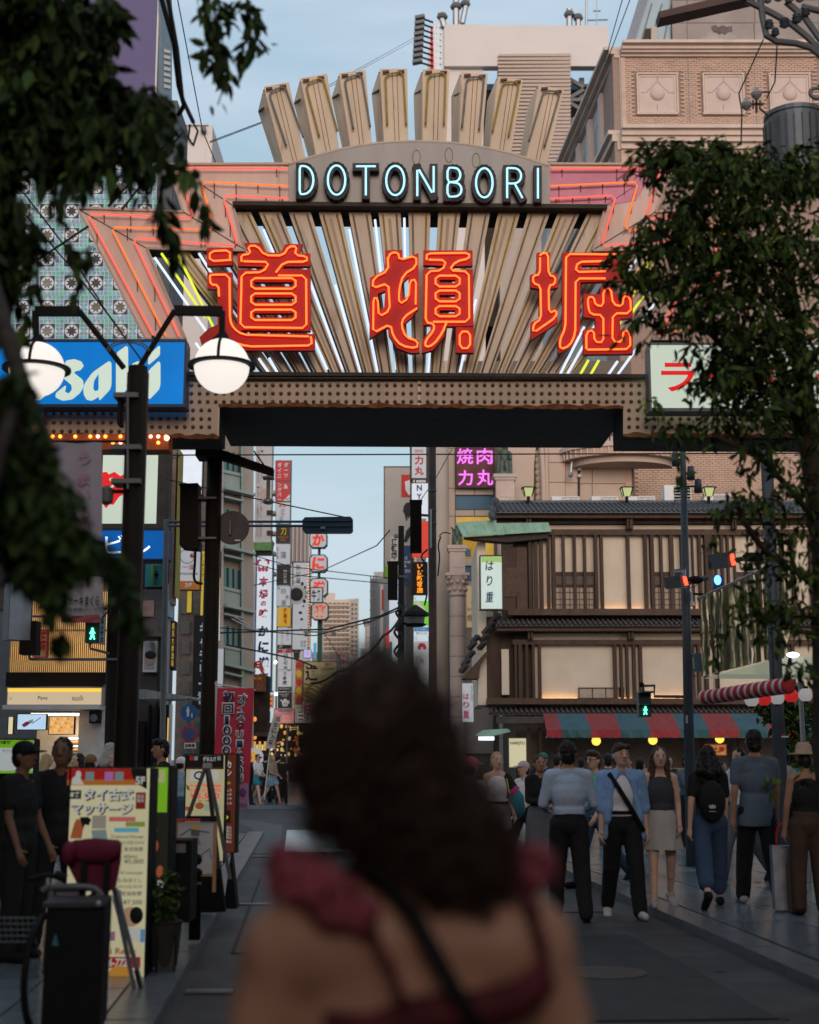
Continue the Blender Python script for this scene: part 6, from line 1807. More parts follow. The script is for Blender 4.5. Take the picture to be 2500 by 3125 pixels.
for s_,pts in((-1,[(378,1123),(243,950),(108,950)]),(1,[(424,1123),(533,948),(679,950)])):
 arm=part(lamp,'arm',MB().tube([P_(*p)for p in pts[:2]],.026,8),M_brownblack)
 part(lamp,'arm',MB().bar(P_(*pts[1]),P_(*pts[2]),.06,.085),M_black)
 gx_=112 if s_<0 else 677
 part(lamp,'drop_rod',MB().bar(P_(pts[2][0],950),P_(gx_,1040),.05),M_black)
 c=P_(gx_,1127 if s_<0 else 1117)
 rg=90*12.5/F_PX*.97
 gl_=part(lamp,'globe',MB().ell(c,rg,28,18),M_lampglass,smooth=True)
 rgm=MB()
 ring_o=[(c.x+rg*1.28*math.cos(a),c.y+rg*1.28*math.sin(a),c.z)for a in[2*PI*k/32 for k in range(32)]]
 rgm.lathe((c.x,c.y,c.z),[(rg*1.0,-.012),(rg*1.22,-.012),(rg*1.22,.012),(rg*1.0,.012)],32)
 part(lamp,'ring',rgm,M_black)
 part(lamp,'rib',MB().tube([c+Vector((0,-rg*1.015*math.cos(a),rg*1.015*math.sin(a)))for a in[PI/2*k/10 for k in range(11)]],.014,6),M_black)
 part(lamp,'cap',MB().lathe(c+Vector((0,0,rg*.93)),[(.075,0),(.055,.05),(.03,.09)],12),M_black)
for rr in(0,8):
 part(lamp,'hoop',MB().tube([P_(393+(66-rr)*math.cos(a),1080-(40-rr)*math.sin(a),.03)for a in[PI*(.05+.9*k/12)for k in range(13)]],.008,5),M_greymetal)
for y,w_ in((1372,92),(1475,88),(1215,74)):
 part(lamp,'clamp',MB().rpx(PLmp,392-w_/2,y-7,392+w_/2,y+7,-.13,.13),M_greymetal)
part(lamp,'conduit',MB().tube([P_(398,1210,.12),P_(398,1500,.12)],.012,6),M_greymetal)
part(lamp,'camera',MB().lathe(P_(325,1512,.0),[(.02,-.085),(.06,-.06),(.065,0),(.06,.06),(.02,.09)],12),mat('camera_grey',(.12,.115,.11),.5))
part(lamp,'camera_bracket',MB().bar(P_(330,1500),P_(385,1500),.03),M_black)
part(lamp,'side_box',MB().rpx(PLmp,364,1205,374,1300,-.08,.08).rpx(PLmp,424,1205,434,1300,-.08,.08),M_black)
bn=thing('cloth_banner',P_(312,1900),'faded pale cloth banner with pink and black writing beside the lamp pole','banner')
def cloth(root,name,pl,x0,y0,x1,y1,m,amp=.03,lean=0,nx=10,ny=12,th=.004,seed=0):
 vs=[]
 for layer in(0,1):
  for j in range(ny+1):
   for i in range(nx+1):
    x=x0+(x1-x0)*i/nx+lean*j/ny;y=y0+(y1-y0)*j/ny
    d=amp*math.sin(i*.9+seed+j*.35)*(.4+.6*j/ny)+layer*-th
    vs.append(pl.px(x,y,d))
 n=(nx+1)*(ny+1)
 fs=[]
 for j in range(ny):
  for i in range(nx):
   a=j*(nx+1)+i
   fs.append((a,a+nx+1,a+nx+2,a+1))
   fs.append((n+a,n+a+1,n+a+nx+2,n+a+nx+1))
 return part(root,name,MB().add(vs,fs),m,smooth=True)
PBn=Plane(12.4,0,235)
cloth(bn,'upper_cloth',PBn,155,1347,311,1708,mat('banner_grey_lilac',(.32,.29,.34),.8,var=.06,scale=3),.02)
cloth(bn,'black_band',PBn,180,1706,312,1762,mat('banner_black',(.03,.025,.025),.7),.012)
cloth(bn,'lower_cloth',PBn,182,1760,315,1880,mat('banner_white',(.38,.36,.38),.8,var=.06),.012)
cloth(bn,'pink_foot',PBn,186,1876,304,1900,mat('banner_pink',(.4,.1,.12),.8),.012)
M_fadepink=mat('faded_pink_print',(.42,.2,.26),.7)
for ch,y in(('う',1380),('ま',1445),('い',1490),('も',1540),('の',1590)):
 lettering(bn,PBn,ch,242,y,280,y+38,M_fadepink,.045,thick=.002)
lettering(bn,PBn,'ステーキまくら',196,1820,306,1850,M_ink,.035,thick=.002,bold=.01)
lettering(bn,PBn,'道頓堀ロード',210,1856,300,1866,M_ink,.035,thick=.002)
lettering(bn,PBn,'国産牛',222,1780,280,1794,M_ink,.035,thick=.002)
lettering(bn,PBn,'ICHIBAN\nSTEAK',196,1712,270,1752,M_offwhite,.035,thick=.002)
part(bn,'crossbar',MB().tube([PBn.px(150,1347),PBn.px(385,1347)],.012,6).tube([PBn.px(310,1890),PBn.px(385,1800)],.008,5),M_black)
PBk=Plane(19.6,0,640)
bp_=thing('signal_pole',PBk.w(PBk.uz(640,2000)[0],0),'thick black signal pole under the gate with a sloping beam','pole')
u0=PBk.uz(641,2000)[0];bb0=PBk.w(u0,0)
part(bp_,'pole',MB().lathe((bb0.x,bb0.y,0),[(.13,.1),(.115,2),(.105,PBk.px(640,1366).z)],14),M_brownblack,smooth=True)
part(bp_,'head_box',MB().rpx(PBk,603,1366,672,1400,-.2,.2),M_brownblack)
part(bp_,'beam',MB().ppx(PBk,[(672,1374),(690,1380),(836,1432),(835,1452),(690,1408),(668,1402)],-.09,.09),M_brownblack)
part(bp_,'stay',MB().bar(PBk.px(775,1376),PBk.px(806,1420),.02),M_brownblack)
part(bp_,'cable',MB().tube([PBk.px(664,1400,.1),PBk.px(662,1425,.12),PBk.px(655,1445,.12)],.015,6),M_black)
for y in(1524,1646):
 part(bp_,'clamp',MB().rpx(PBk,610,y-3,664,y+3,-.14,.14),M_greymetal)
sl_=thing('street_light',PBk.px(820,1540),'grey lamp head hanging from the end of the sloping beam','lamp')
part(sl_,'stem',MB().rpx(PBk,814,1452,824,1522,-.04,.04).rpx(PBk,803,1456,836,1462,-.08,.08),M_greymetal)
part(sl_,'head',MB().ell(PBk.px(820,1532,.05),(.085,.1,.045),12,8),M_steel,smooth=True)
sg1=thing('traffic_signal',PBk.px(582,1680),'black back of a vertical signal housing left of the black pole','traffic signal')
part(sg1,'housing',MB().ppx(PBk,[(556,1484),(606,1484),(610,1492),(610,1680),(560,1676),(554,1668)],-.15,.18),M_brownblack)
part(sg1,'hood',MB().rpx(PBk,552,1497,562,1540,-.2,-.05).ppx(PBk,[(552,1484),(610,1482),(610,1488),(554,1490)],-.2,.2),M_black)
part(sg1,'bracket',MB().rpx(PBk,608,1522,640,1527,-.03,.03).rpx(PBk,608,1644,640,1650,-.03,.03),M_greymetal)
part(sg1,'cable',MB().tube(chaikin([PBk.px(x,y,.1)for x,y in((600,1678),(598,1730),(594,1765),(602,1782),(622,1784))],2),.018,6),M_black)
rsn=thing('road_sign',PBk.px(708,1660),'dark back of a round road sign fixed to the horizontal pipes','road sign')
part(rsn,'disc',MB().lathe(PBk.px(708,1609,-.05),[(.235,0),(.24,.01),(.235,.02)],32,axis=AX),mat('sign_back_grey',(.085,.075,.075),.6,var=.2))
part(rsn,'rib',MB().rpx(PBk,700,1590,706,1632,-.03,.03),M_greymetal)
part(rsn,'maker_label',MB().rpx(PBk,716,1646,733,1650,-.029,-.02),M_whiteprint)
Psg=Plane(25,0,800)
hp=thing('pipe_gantry',Psg.px(640,1600),'pair of blue grey pipes carrying a horizontal signal','signal arm')
for y in(1592,1605):
 part(hp,'pipe',MB().tube([Psg.px(505,y),Psg.px(930,y)],.023,8),mat('blue_grey_pipe',(.06,.09,.13),.4,.3))
part(hp,'support',MB().tube([Psg.w(Psg.uz(508,2000)[0],.1),Psg.px(508,1585)],.05,8),M_greymetal)
ts=thing('traffic_signal',Psg.px(1000,1626),'blue grey horizontal traffic signal seen from behind','traffic signal')
M_bg=mat('signal_blue_grey',(.05,.085,.12),.45,.2,var=.15)
part(ts,'housing',MB().ppx(Psg,[(932,1581),(1070,1579),(1077,1586),(1077,1620),(1070,1626),(932,1626),(924,1618),(924,1590)],-.14,.1),M_bg)
part(ts,'rib',MB().rpx(Psg,928,1590,1076,1594,.1,.125).rpx(Psg,928,1606,1076,1610,.1,.125),M_bg)
for x in(948,1000,1052):
 part(ts,'hood',MB().lathe(Psg.px(x,1604,-.25),[(.1,0),(.11,.12)],12,axis=AX),M_bg)
part(ts,'latch',MB().rpx(Psg,980,1611,994,1618,.125,.14),M_steel)
Pp=Plane(24,0,285)
pl_=thing('pedestrian_signal',Pp.px(285,1965),'pedestrian signal showing a green walking figure left of the lamp pole','pedestrian signal','pedestrian signals')
M_greenlit=emit('walk_green',(.12,1.0,.55),2.6)
def walker(root,pl,cx,cy,h,d):
 k=h/10.0
 m=MB()
 m.ppx(pl,[(cx+1.1*k*math.cos(a),cy-4.1*k+1.1*k*math.sin(a))for a in[2*PI*i/10 for i in range(10)]],d,d+.02)
 m.ppx(pl,[(cx-1.3*k,cy-2.8*k),(cx+1.2*k,cy-2.8*k),(cx+1.2*k,cy+.6*k),(cx+2.2*k,cy+4.6*k),(cx+1.0*k,cy+4.8*k),(cx,cy+1.8*k),(cx-1.2*k,cy+4.8*k),(cx-2.5*k,cy+4.6*k),(cx-1.1*k,cy+.6*k)],d,d+.02)
 m.ppx(pl,[(cx-1.3*k,cy-2.8*k),(cx-2.6*k,cy-.2*k),(cx-2.0*k,cy+.2*k),(cx-.9*k,cy-1.2*k)],d,d+.02)
 m.ppx(pl,[(cx+1.2*k,cy-2.7*k),(cx+2.5*k,cy-.6*k),(cx+2.0*k,cy-.1*k),(cx+.9*k,cy-1.4*k)],d,d+.02)
 part(root,'walking_figure',m,M_greenlit)
M_sgreen=mat('signal_dark_green',(.02,.05,.045),.4)
part(pl_,'housing',MB().rpx(Pp,262,1898,305,1962,-.2,.02),M_sgreen)
walker(pl_,Pp,284,1935,36,.03)
part(pl_,'hood',MB().rpx(Pp,262,1890,305,1898,-.1,.25),M_sgreen)
part(pl_,'arm',MB().tube([Pp.px(272,1962,-.1),Pp.px(272,1978,-.1),Pp.px(300,1985,-.1),Pp.px(372,2004,-.1)],.022,6).tube([Pp.px(310,1853,-.1),Pp.px(372,1872,-.1)],.022,6),M_greymetal)
pbd,_=board('notice_board','narrow blue and white notice board beside the green walking signal','sign',23.9,(304,1862,322,1967),mat('notice_pale_blue',(.4,.55,.65),.5),M_greymetal,.03,1,({'s':'歩車分離式','r':(308,1868,318,1962),'m':M_inkblue,'vertical':True,'bold':.02},))
sb2=thing('traffic_signal',Pp.px(80,2000),'dark back of a signal pair on a horizontal arm before the glowing slats','traffic signal')
part(sb2,'housing',MB().rpx(Pp,64,1955,115,1998,-.2,.1),M_brownblack)
part(sb2,'housing',MB().rpx(Pp,98,1896,115,1954,-.2,.1),M_brownblack)
part(sb2,'arm',MB().tube([Pp.px(88,1998,-.05),Pp.px(88,2011,-.05),Pp.px(372,2012,-.05)],.024,8).tube([Pp.px(98,1880,-.05),Pp.px(135,1880,-.05)],.02,6),M_greymetal)
part(sb2,'pole',MB().tube([Pp.w(Pp.uz(350,2000)[0],.1,-.2),Pp.px(350,1700,-.2)],.14,10),M_brownblack)
Pr=Plane(22,0,577)
rp1=thing('road_sign',Pr.w(Pr.uz(577,2200)[0],.1),'thin post with blue walking sign, no parking sign and plate','road sign')
part(rp1,'post',MB().tube([Pr.w(Pr.uz(575,2200)[0],.1,-.06),Pr.px(575,2130,-.06)],.03,8),M_greymetal)
M_sblue=mat('road_sign_blue',(.02,.13,.36),.4)
def disc(root,nm,cx,cy,r,d,m):return part(root,nm,MB().lathe(Pr.px(cx,cy,d),[(r,0),(r,.012)],28,axis=AX),m)
disc(rp1,'blue_disc',577,2175,.128,-.02,M_sblue)
wk=MB()
for cx,cy,h in((574,2172,30),(586,2183,15)):
 k=h/10
 wk.ppx(Pr,[(cx+1.0*k*math.cos(a),cy-4.2*k+1.0*k*math.sin(a))for a in[2*PI*i/8 for i in range(8)]],-.005,.002)
 wk.ppx(Pr,[(cx-1.3*k,cy-3*k),(cx+1.3*k,cy-3*k),(cx+1.6*k,cy+.5*k),(cx+.9*k,cy+.4*k),(cx+1.2*k,cy+5*k),(cx+.2*k,cy+5*k),(cx,cy+1*k),(cx-.3*k,cy+5*k),(cx-1.2*k,cy+5*k),(cx-1*k,cy+.4*k),(cx-1.7*k,cy+.5*k)],-.005,.002)
part(rp1,'walking_pair',wk,M_whiteprint)
disc(rp1,'red_ring',577,2240,.124,-.02,M_red)
disc(rp1,'blue_centre',577,2240,.095,-.005,M_sblue)
part(rp1,'red_bar',MB().bar(Pr.px(562,2225,.012),Pr.px(592,2255,.012),.03,.008),M_red)
part(rp1,'plate',MB().rpx(Pr,562,2267,598,2284,-.02,-.005),M_whiteprint)
lettering(rp1,Pr,'自動車',565,2270,595,2281,M_ink,0,thick=.002,bold=.02)
Pf=Plane(15.6,R(4),715)
fl=thing('standing_flag',Pf.px(660,2700),'tall red standing flag with white outlined navy writing and lilac foot','banner')
cloth(fl,'red_cloth',Pf,664,2100,776,2392,mat('flag_red',(.46,.035,.075),.7,var=.1),.02,lean=-14)
cloth(fl,'lilac_foot',Pf,707,2390,760,2467,mat('flag_lilac',(.36,.18,.36),.7),.012,lean=-2)
part(fl,'pole',MB().tube([Pf.px(657,2700,-.02),Pf.px(660,2078,-.02)],.012,6).tube([Pf.px(655,2086,-.02),Pf.px(780,2106,-.02)],.008,5),M_offwhite)
part(fl,'red_cloth_back',MB().rpx(Pf,662,2390,706,2420,-.01,-.004),bpy.data.materials['flag_red'])
for(ch,x0,y0,x1,y1)in(('初',681,2110,715,2144),('回',680,2146,714,2178),('1',686,2184,700,2212),('0',681,2214,706,2244),('0',680,2246,705,2274),('0',679,2276,704,2304),('オ',728,2118,754,2148),('イ',726,2150,744,2172),('ス',722,2174,748,2200),('ク',721,2202,746,2228),('リ',721,2230,742,2256),('ー',722,2258,742,2282),('ム',720,2284,744,2310),('5',722,2312,742,2336),('0',722,2338,742,2362),('H',722,2364,742,2384)):
 lettering(fl,Pf,ch,x0-2,y0-2,x1+2,y1+2,M_whiteprint,.03,bold=.09,thick=.002)
 lettering(fl,Pf,ch,x0+1,y0+1,x1-1,y1-1,M_inkblue,.036,bold=.02,thick=.002)
part(fl,'leaf_mark',MB().ell(Pf.px(741,2418,.02),(.035,.008,.045),10,6),mat('lilac_mark',(.12,.05,.14),.7))
lettering(fl,Pf,'おもち',726,2450,754,2462,M_ink,.02,thick=.002)
Pf2=Plane(46,0,835)
wf=thing('standing_flag',Pf2.px(820,2440),'white tilted cloth flag with red and black brush writing far down the street','banner')
cloth(wf,'cloth',Pf2,836,2178,862,2284,mat('flag_white',(.5,.48,.44),.8),.02,lean=-27)
part(wf,'pole',MB().tube([Pf2.px(806,2440,-.05),Pf2.px(837,2170,-.05)],.02,6),M_offwhite)
for k,(ch,m_)in enumerate((('活',M_red),('か',M_ink),('に',M_ink),('入',M_ink),('荷',M_ink))):
 x,y=846-k*5,2186+k*18
 lettering(wf,Pf2,ch,x-8+2,y,x+8+2,y+15,m_,.06,bold=.02,thick=.004)
# ================================================================== signs standing on the left pavement
def light_stand(name,lab,Y,rect,face,yaw=.0,thick=.28,foot=.14,edge=5):
 x0,y0,x1,y1=rect
 pl=Plane(Y,yaw,(x0+x1)/2)
 r=thing(name,pl.px((x0+x1)/2,y1),lab,'standing sign')
 part(r,'frame',MB().rpx(pl,x0-edge,y0-edge,x1+edge,y0,-thick,.012).rpx(pl,x0-edge,y1,x1+edge,y1+edge,-thick,.012).rpx(pl,x0-edge,y0,x0,y1,-thick,.012).rpx(pl,x1,y0,x1+edge,y1,-thick,.012),M_black)
 part(r,'face',MB().rpx(pl,x0,y0,x1,y1,-thick+.01,0),face)
 zf=pl.px(x0,y1+edge).z
 if zf>.14:
  u0,u1=pl.uz(x0,y1)[0],pl.uz(x1,y1)[0]
  part(r,'foot',MB().prism([(u0-.02,.115),(u1+.02,.115),(u1-.05,zf),(u0+.05,zf)],-thick,-.02,pl),M_black)
 return r,pl
M_yface=emit('massage_sign_face',(.70,.65,.40),.5,var=.18,scale=1.5)
ms1,mp1=light_stand('standing_sign','tall glowing yellow massage sign with red top and blue price lines',10.6,(205,2345,449,3020),M_yface)
L=lambda s,x0,y0,x1,y1,m,**k:lettering(ms1,mp1,s,x0,y0,x1,y1,m,k.pop('d',.006),thick=k.pop('thick',.002),**k)
z8=q8
def zrct(root,pl,nm,a,b,c,d,m,e0=.001,e1=.003):
 (x0,y0),(x1,y1)=z8((a,b),(c,d))
 return part(root,nm,MB().rpx(pl,x0,y0,x1,y1,e0,e1),m)
M_rface=emit('sign_red_lit',(.45,.02,.015),.4)
M_oface=emit('sign_orange_lit',(.55,.17,.03),.4)
zrct(ms1,mp1,'red_top',412,592,898,660,M_rface)
zrct(ms1,mp1,'orange_band',412,660,898,694,M_oface)
part(ms1,'black_corner',MB().ppx(mp1,z8((800,592),(900,592),(900,720),(850,690),(815,650)),.0035,.005),M_ink)
def zl(root,pl,s,a,b,c,e,m,**k):
 (x0,y0),(x1,y1)=z8((a,b),(c,e))
 return lettering(root,pl,s,x0,y0,x1,y1,m,k.pop('d',.007),thick=k.pop('thick',.002),**k)
M_lw=emit('sign_print_white',(.7,.7,.66),.4)
M_grb=emit('sign_print_grey_blue',(.28,.36,.36),.35)
zl(ms1,mp1,'5F',832,642,890,690,M_lw,bold=.03)
for a,m_ in((525,M_grb),(642,emit('sign_print_magenta',(.5,.2,.5),.4)),(705,M_grb)):
 zrct(ms1,mp1,'square_badge',a,612,a+52,668,m_,.0035,.005)
part(ms1,'pale_figure',MB().ppx(mp1,z8((440,690),(445,650),(462,640),(470,608),(490,606),(500,630),(492,650),(515,690)),.0035,.005),M_lw)
zrct(ms1,mp1,'dark_label',422,725,498,778,M_ink)
zl(ms1,mp1,'本格',428,733,492,770,M_lw,bold=.03)
for s_,a,b,c,d in(('タイ古式',510,712,818,790),('マッサージ',435,800,815,876)):
 zl(ms1,mp1,s_,a+6,b+5,c+6,d+5,M_inkblue,bold=.06,d=.004)
 zl(ms1,mp1,s_,a,b,c,d,M_lw,bold=.035,d=.008)
zrct(ms1,mp1,'red_label',832,738,892,840,emit('sign_label_red',(.25,.03,.02),.35))
zl(ms1,mp1,'指名\n無料',840,750,884,800,M_lw)
for a,b,c,d,m_ in((668,888,830,916,emit('strip_pink',(.62,.16,.15),.45)),(770,918,888,948,emit('strip_olive',(.3,.38,.08),.4)),(700,955,850,982,emit('strip_cyan',(.12,.46,.6),.45))):
 zrct(ms1,mp1,'colour_strip',a,b,c,d,m_)
M_skin_pr=emit('sign_print_skin',(.62,.38,.22),.35)
M_orp=emit('sign_print_terracotta',(.5,.13,.05),.35)
part(ms1,'picture_woman',MB().ppx(mp1,z8((430,1020),(455,930),(470,900),(505,905),(510,960),(500,1020)),.001,.004),M_orp)
part(ms1,'picture_hair',MB().ppx(mp1,z8((490,890),(540,888),(560,905),(545,940),(520,935),(512,960),(500,925)),.0045,.007),M_ink)
zrct(ms1,mp1,'picture_lattice',565,880,650,960,emit('lattice_grey',(.42,.38,.32),.35))
part(ms1,'picture_cloth',MB().ppx(mp1,z8((560,970),(650,965),(660,1030),(570,1030)),.001,.004),M_grb)
for s_,a,b,c,d in(('Traditional Massage',680,1000,880,1022),('타이 전통 마사지',735,1036,880,1056),('泰式按摩',760,1072,878,1098),('60min',762,1118,842,1140),('¥5,000',762,1145,880,1178),('Oil massage',722,1220,875,1242),('もみほぐし',722,1262,870,1288),('타이 오일 마사지',722,1305,870,1325),('精油按摩',735,1343,870,1370),('¥7,500',755,1395,872,1428)):
 zl(ms1,mp1,s_,a,b,c,d,M_inkblue)
part(ms1,'picture_face',MB().ell(mp1.px(*z8((800,1500)),.002),(.08,.006,.07),12,8),M_skin_pr)
part(ms1,'picture_hair',MB().ell(mp1.px(*z8((835,1490)),.006),(.05,.006,.06),12,8),M_ink)
zrct(ms1,mp1,'picture_towel',780,1565,860,1650,M_lw);zrct(ms1,mp1,'picture_blue',860,1575,886,1655,emit('strip_sky',(.15,.35,.6),.4))
zrct(ms1,mp1,'picture_flower',640,1590,705,1645,emit('strip_rose',(.45,.2,.3),.35))
zl(ms1,mp1,'ai Relax',650,1690,838,1728,M_orp,bold=.02)
zrct(ms1,mp1,'phone_strip',615,1745,860,1812,M_rface)
zl(ms1,mp1,'06-7721',640,1752,800,1804,M_lw,bold=.03,shear=.1)
zrct(ms1,mp1,'card_mark',620,1830,670,1935,M_lw);zl(ms1,mp1,'VISA',625,1860,665,1885,M_inkblue)
part(ms1,'orange_mark',MB().lathe(mp1.px(*z8((735,1868)),.002),[(.085,0),(.085,.003)],20,axis=AX),emit('strip_orange',(.7,.33,.05),.4))
ms2,mp2=light_stand('standing_sign','dark stand with bright green upper panel behind the massage sign',11.4,(462,2342,512,2950),mat('stand_dark_face',(.03,.03,.03),.5),thick=.3)
M_lg=emit('stand_lime',(.22,.52,.02),.5)
zrct(ms2,mp2,'green_panel',926,585,1026,860,M_lg)
zrct(ms2,mp2,'pale_note',932,600,1010,680,emit('stand_pale',(.55,.6,.25),.4),.0035,.006)
zrct(ms2,mp2,'square_badge',936,606,975,645,M_grb,.007,.009)
for(a,b,c,d)in((930,930,950,1010),(940,1040,955,1090),(950,1190,1010,1260)):
 part(ms2,'dim_picture',MB().ell(mp2.px(*z8(((a+c)/2,(b+d)/2)),.004),(.03,.004,.05),8,6),M_orp)
zrct(ms2,mp2,'white_mark',965,1275,1010,1320,M_lw)
ms3,mp3=light_stand('standing_sign','cream lit aroma oil massage sign with black top',14.6,(566,2305,684,2628),emit('aroma_face',(.66,.60,.34),.42,var=.12),thick=.12,edge=4)
zrct(ms3,mp3,'black_top',1136,512,1370,582,M_ink)
zrct(ms3,mp3,'brown_band',1136,582,1370,596,mat('band_brown',(.1,.03,.02),.6),.0035,.005)
zl(ms3,mp3,'ゲネスパ',1243,520,1322,550,M_lw,bold=.03)
for a in(1162,1190,1330):
 zrct(ms3,mp3,'square_badge',a,518,a+22,542,M_grb if a!=1162 else M_rface,.004,.006)
zrct(ms3,mp3,'logo_panel',1165,605,1338,668,M_lw)
part(ms3,'logo_ring',MB().tube([mp3.px(*z8((1222+30*math.cos(a),635+22*math.sin(a))),.007)for a in[PI*.2+1.6*PI*k/14 for k in range(15)]],.008,4),M_inkblue)
for s_,a,b,c,d,m_ in(('Aroma Oil Massage',1162,686,1355,708,M_redlit),('오일 마사지  男女歡迎',1165,714,1355,734,M_redlit),('¥5,500',1166,742,1342,780,M_redlit),('税込 一律料金',1215,784,1300,796,M_orp)):
 zl(ms3,mp3,s_,a,b,c,d,m_,bold=.015)
zrct(ms3,mp3,'menu_bar',1136,825,1185,850,M_orp);zrct(ms3,mp3,'mint_box',1250,808,1350,850,emit('mint_box',(.4,.55,.36),.4))
part(ms3,'green_leaf',MB().ppx(mp3,z8((1140,690),(1158,700),(1162,728),(1145,720)),.001,.004),M_green)
part(ms3,'red_haired_face',MB().ell(mp3.px(*z8((1222,820)),.003),(.045,.006,.035),10,6),M_orp)
ms4,mp4=light_stand('standing_sign','narrow dark red lit sign with white price lines behind the aroma sign',14.9,(690,2302,719,2600),emit('dark_red_face',(.16,.035,.02),.35),thick=.25,edge=3)
zl(ms4,mp4,'カシ',1384,545,1418,640,M_lw,vertical=True,bold=.03)
zl(ms4,mp4,'無料',1385,672,1412,690,emit('sign_yellow_lit',(.6,.6,.03),.6))
for b in(715,740,765,795,945,965,985,1005,1030):
 zl(ms4,mp4,'\u3082\u307f' if b<800 else '税込',1385,b,1420,b+18,M_lw)
part(ms4,'yellow_diamond',MB().ppx(mp4,z8((1378,850),(1412,850),(1412,925),(1378,925)),.001,.003),M_ink)
part(ms4,'diamond_mark',MB().ppx(mp4,z8((1382,870),(1400,890),(1382,912)),.004,.006),emit('sign_yellow_lit',(.6,.6,.03),.6))
ez=thing('easel',at(636,2690,13.6),'grey folding easel standing in front of the aroma sign','easel')
Pe=Plane(13.6,0,636)
for a,c,d_ in(((630,2336),(572,2500),.0),((636,2336),(704,2682),.03),((633,2336),(650,2660),-.4)):
 part(ez,'leg',MB().bar(Pe.px(*a,.02),Pe.px(*c,d_),.035,.03),mat('easel_grey',(.1,.09,.085),.5))
part(ez,'hinge',MB().rpx(Pe,621,2328,646,2344,-.03,.04),M_steel)
part(ez,'tray',MB().rpx(Pe,568,2490,662,2506,-.02,.05),M_black)
mb_=thing('map_board',at(597,2700,13.0),'white map board on a wooden stand with a red top bar','map board')
Pm=Plane(13.0,0,597)
part(mb_,'board',MB().rpx(Pm,541,2508,655,2666,-.03,0),mat('map_white',(.5,.48,.5),.6,var=.08,scale=5))
part(mb_,'red_bar',MB().rpx(Pm,524,2499,612,2506,-.03,.02),M_red)
part(mb_,'black_bar',MB().rpx(Pm,612,2500,662,2507,-.03,.02),M_black)
M_woodp=mat('pale_timber',(.42,.2,.1),.6,var=.15)
for x0,x1,y1 in((535,542,2660),(651,660,2722)):
 part(mb_,'upright',MB().rpx(Pm,x0,2506,x1,y1,-.04,.02),M_woodp)
part(mb_,'lower_rail',MB().rpx(Pm,541,2666,652,2674,-.04,.015),M_woodp)
for seg in(((560,2600),(580,2570),(600,2610),(590,2640)),((590,2560),(600,2545),(612,2575),(590,2565)),((600,2620),(640,2590),(645,2620)),((550,2550),(580,2530),(640,2540))):
 part(mb_,'map_line',MB().tube([Pm.px(x,y,.004)for x,y in seg],.006,4),mat('map_grey_line',(.25,.24,.27),.7))
part(mb_,'map_key',MB().rpx(Pm,585,2520,608,2532,.001,.004),M_yellow);part(mb_,'map_key',MB().rpx(Pm,583,2533,610,2550,.001,.004),M_greymetal)
ms5,mp5=light_stand('standing_sign','lit white and lime standing sign behind the man in the cap',16,(-60,2258,103,2360),emit('white_lime_face',(.56,.62,.62),.5,var=.15),thick=.2,edge=4)
part(ms5,'lime_top',MB().rpx(mp5,-60,2258,103,2282,.001,.004),M_lg)
part(ms5,'lime_foot',MB().rpx(mp5,-60,2352,103,2360,.001,.004),M_lg)
lettering(ms5,mp5,'中華料理',2,2260,36,2272,M_ink,.006,thick=.002,bold=.03);lettering(ms5,mp5,'水',46,2334,72,2354,M_ink,.006,thick=.002,bold=.05)
lettering(ms5,mp5,'やさしい味 食べ放題',8,2286,96,2296,M_greymetal,.006,thick=.002)
for i,(x,y0,y1,Yb,lab)in enumerate(((596,2596,2768,12.4,'short black bollard with ball top beside the map board'),)):
 Pb=Plane(Yb,0,x)
 u=Pb.uz(x,y1)[0];q=Pb.w(u,.12);hgt=Pb.px(x,y0).z-.12
 bo=thing('bollard',q,lab,'bollard')
 part(bo,'post',MB().lathe(q,[(.05,0),(.045,hgt*.72),(.055,hgt*.74),(.055,hgt*.77),(.03,hgt*.8)],14),M_black,smooth=True)
 part(bo,'ball',MB().ell(q+Vector((0,0,hgt*.9)),.05,12,8),M_black,smooth=True)
 part(bo,'band',MB().lathe(q+Vector((0,0,hgt*.62)),[(.0485,0),(.0485,.02)],14),M_greymetal)
Pbn=Plane(11.9,0,553)
bi=thing('litter_bin',Pbn.w(Pbn.uz(553,2800)[0],.12),'black box bin with pale notice beside the bollard','bin')
part(bi,'body',MB().rpx(Pbn,523,2572,582,2815,-.35,0),M_black)
part(bi,'pale_notice',MB().rpx(Pbn,526,2574,567,2602,.001,.006),mat('notice_grey',(.2,.19,.19),.6))
part(bi,'lid',MB().rpx(Pbn,521,2564,584,2573,-.36,.015),M_brownblack)
Pq=Plane(8.3,R(6),225)
bx_=thing('stand_box',Pq.w(Pq.uz(225,3100)[0],.12),'plain black box stand in the lower left corner','box')
part(bx_,'body',MB().prism([(Pq.uz(134,2900)[0],.12),(Pq.uz(312,2900)[0],.12),(Pq.uz(316,2900)[0],Pq.px(0,2766).z),(Pq.uz(138,2900)[0],Pq.px(0,2766).z)],-.4,0,Pq),M_black)
part(bx_,'lid',MB().rpx(Pq,132,2754,319,2768,-.42,.02),mat('box_lid_grey',(.045,.04,.042),.4))
part(bx_,'clip',MB().ell(Pq.px(302,2757,.03),.018,8,6),M_steel)
part(bx_,'teal_sticker',MB().ppx(Pq,z8((318,1675),(340,1600),(360,1675)),.001,.004),mat('teal_sticker',(.05,.16,.17),.5))
by=thing('bicycle',Plane(8.9,0,270).w(Plane(8.9,0,270).uz(270,3000)[0],.12),'bicycle with a maroon child seat behind the black box','bicycle')
Py=Plane(8.9,R(8),270)
M_maroon=mat('child_seat_maroon',(.13,.012,.035),.75,var=.2,scale=8)
sc_=MB()
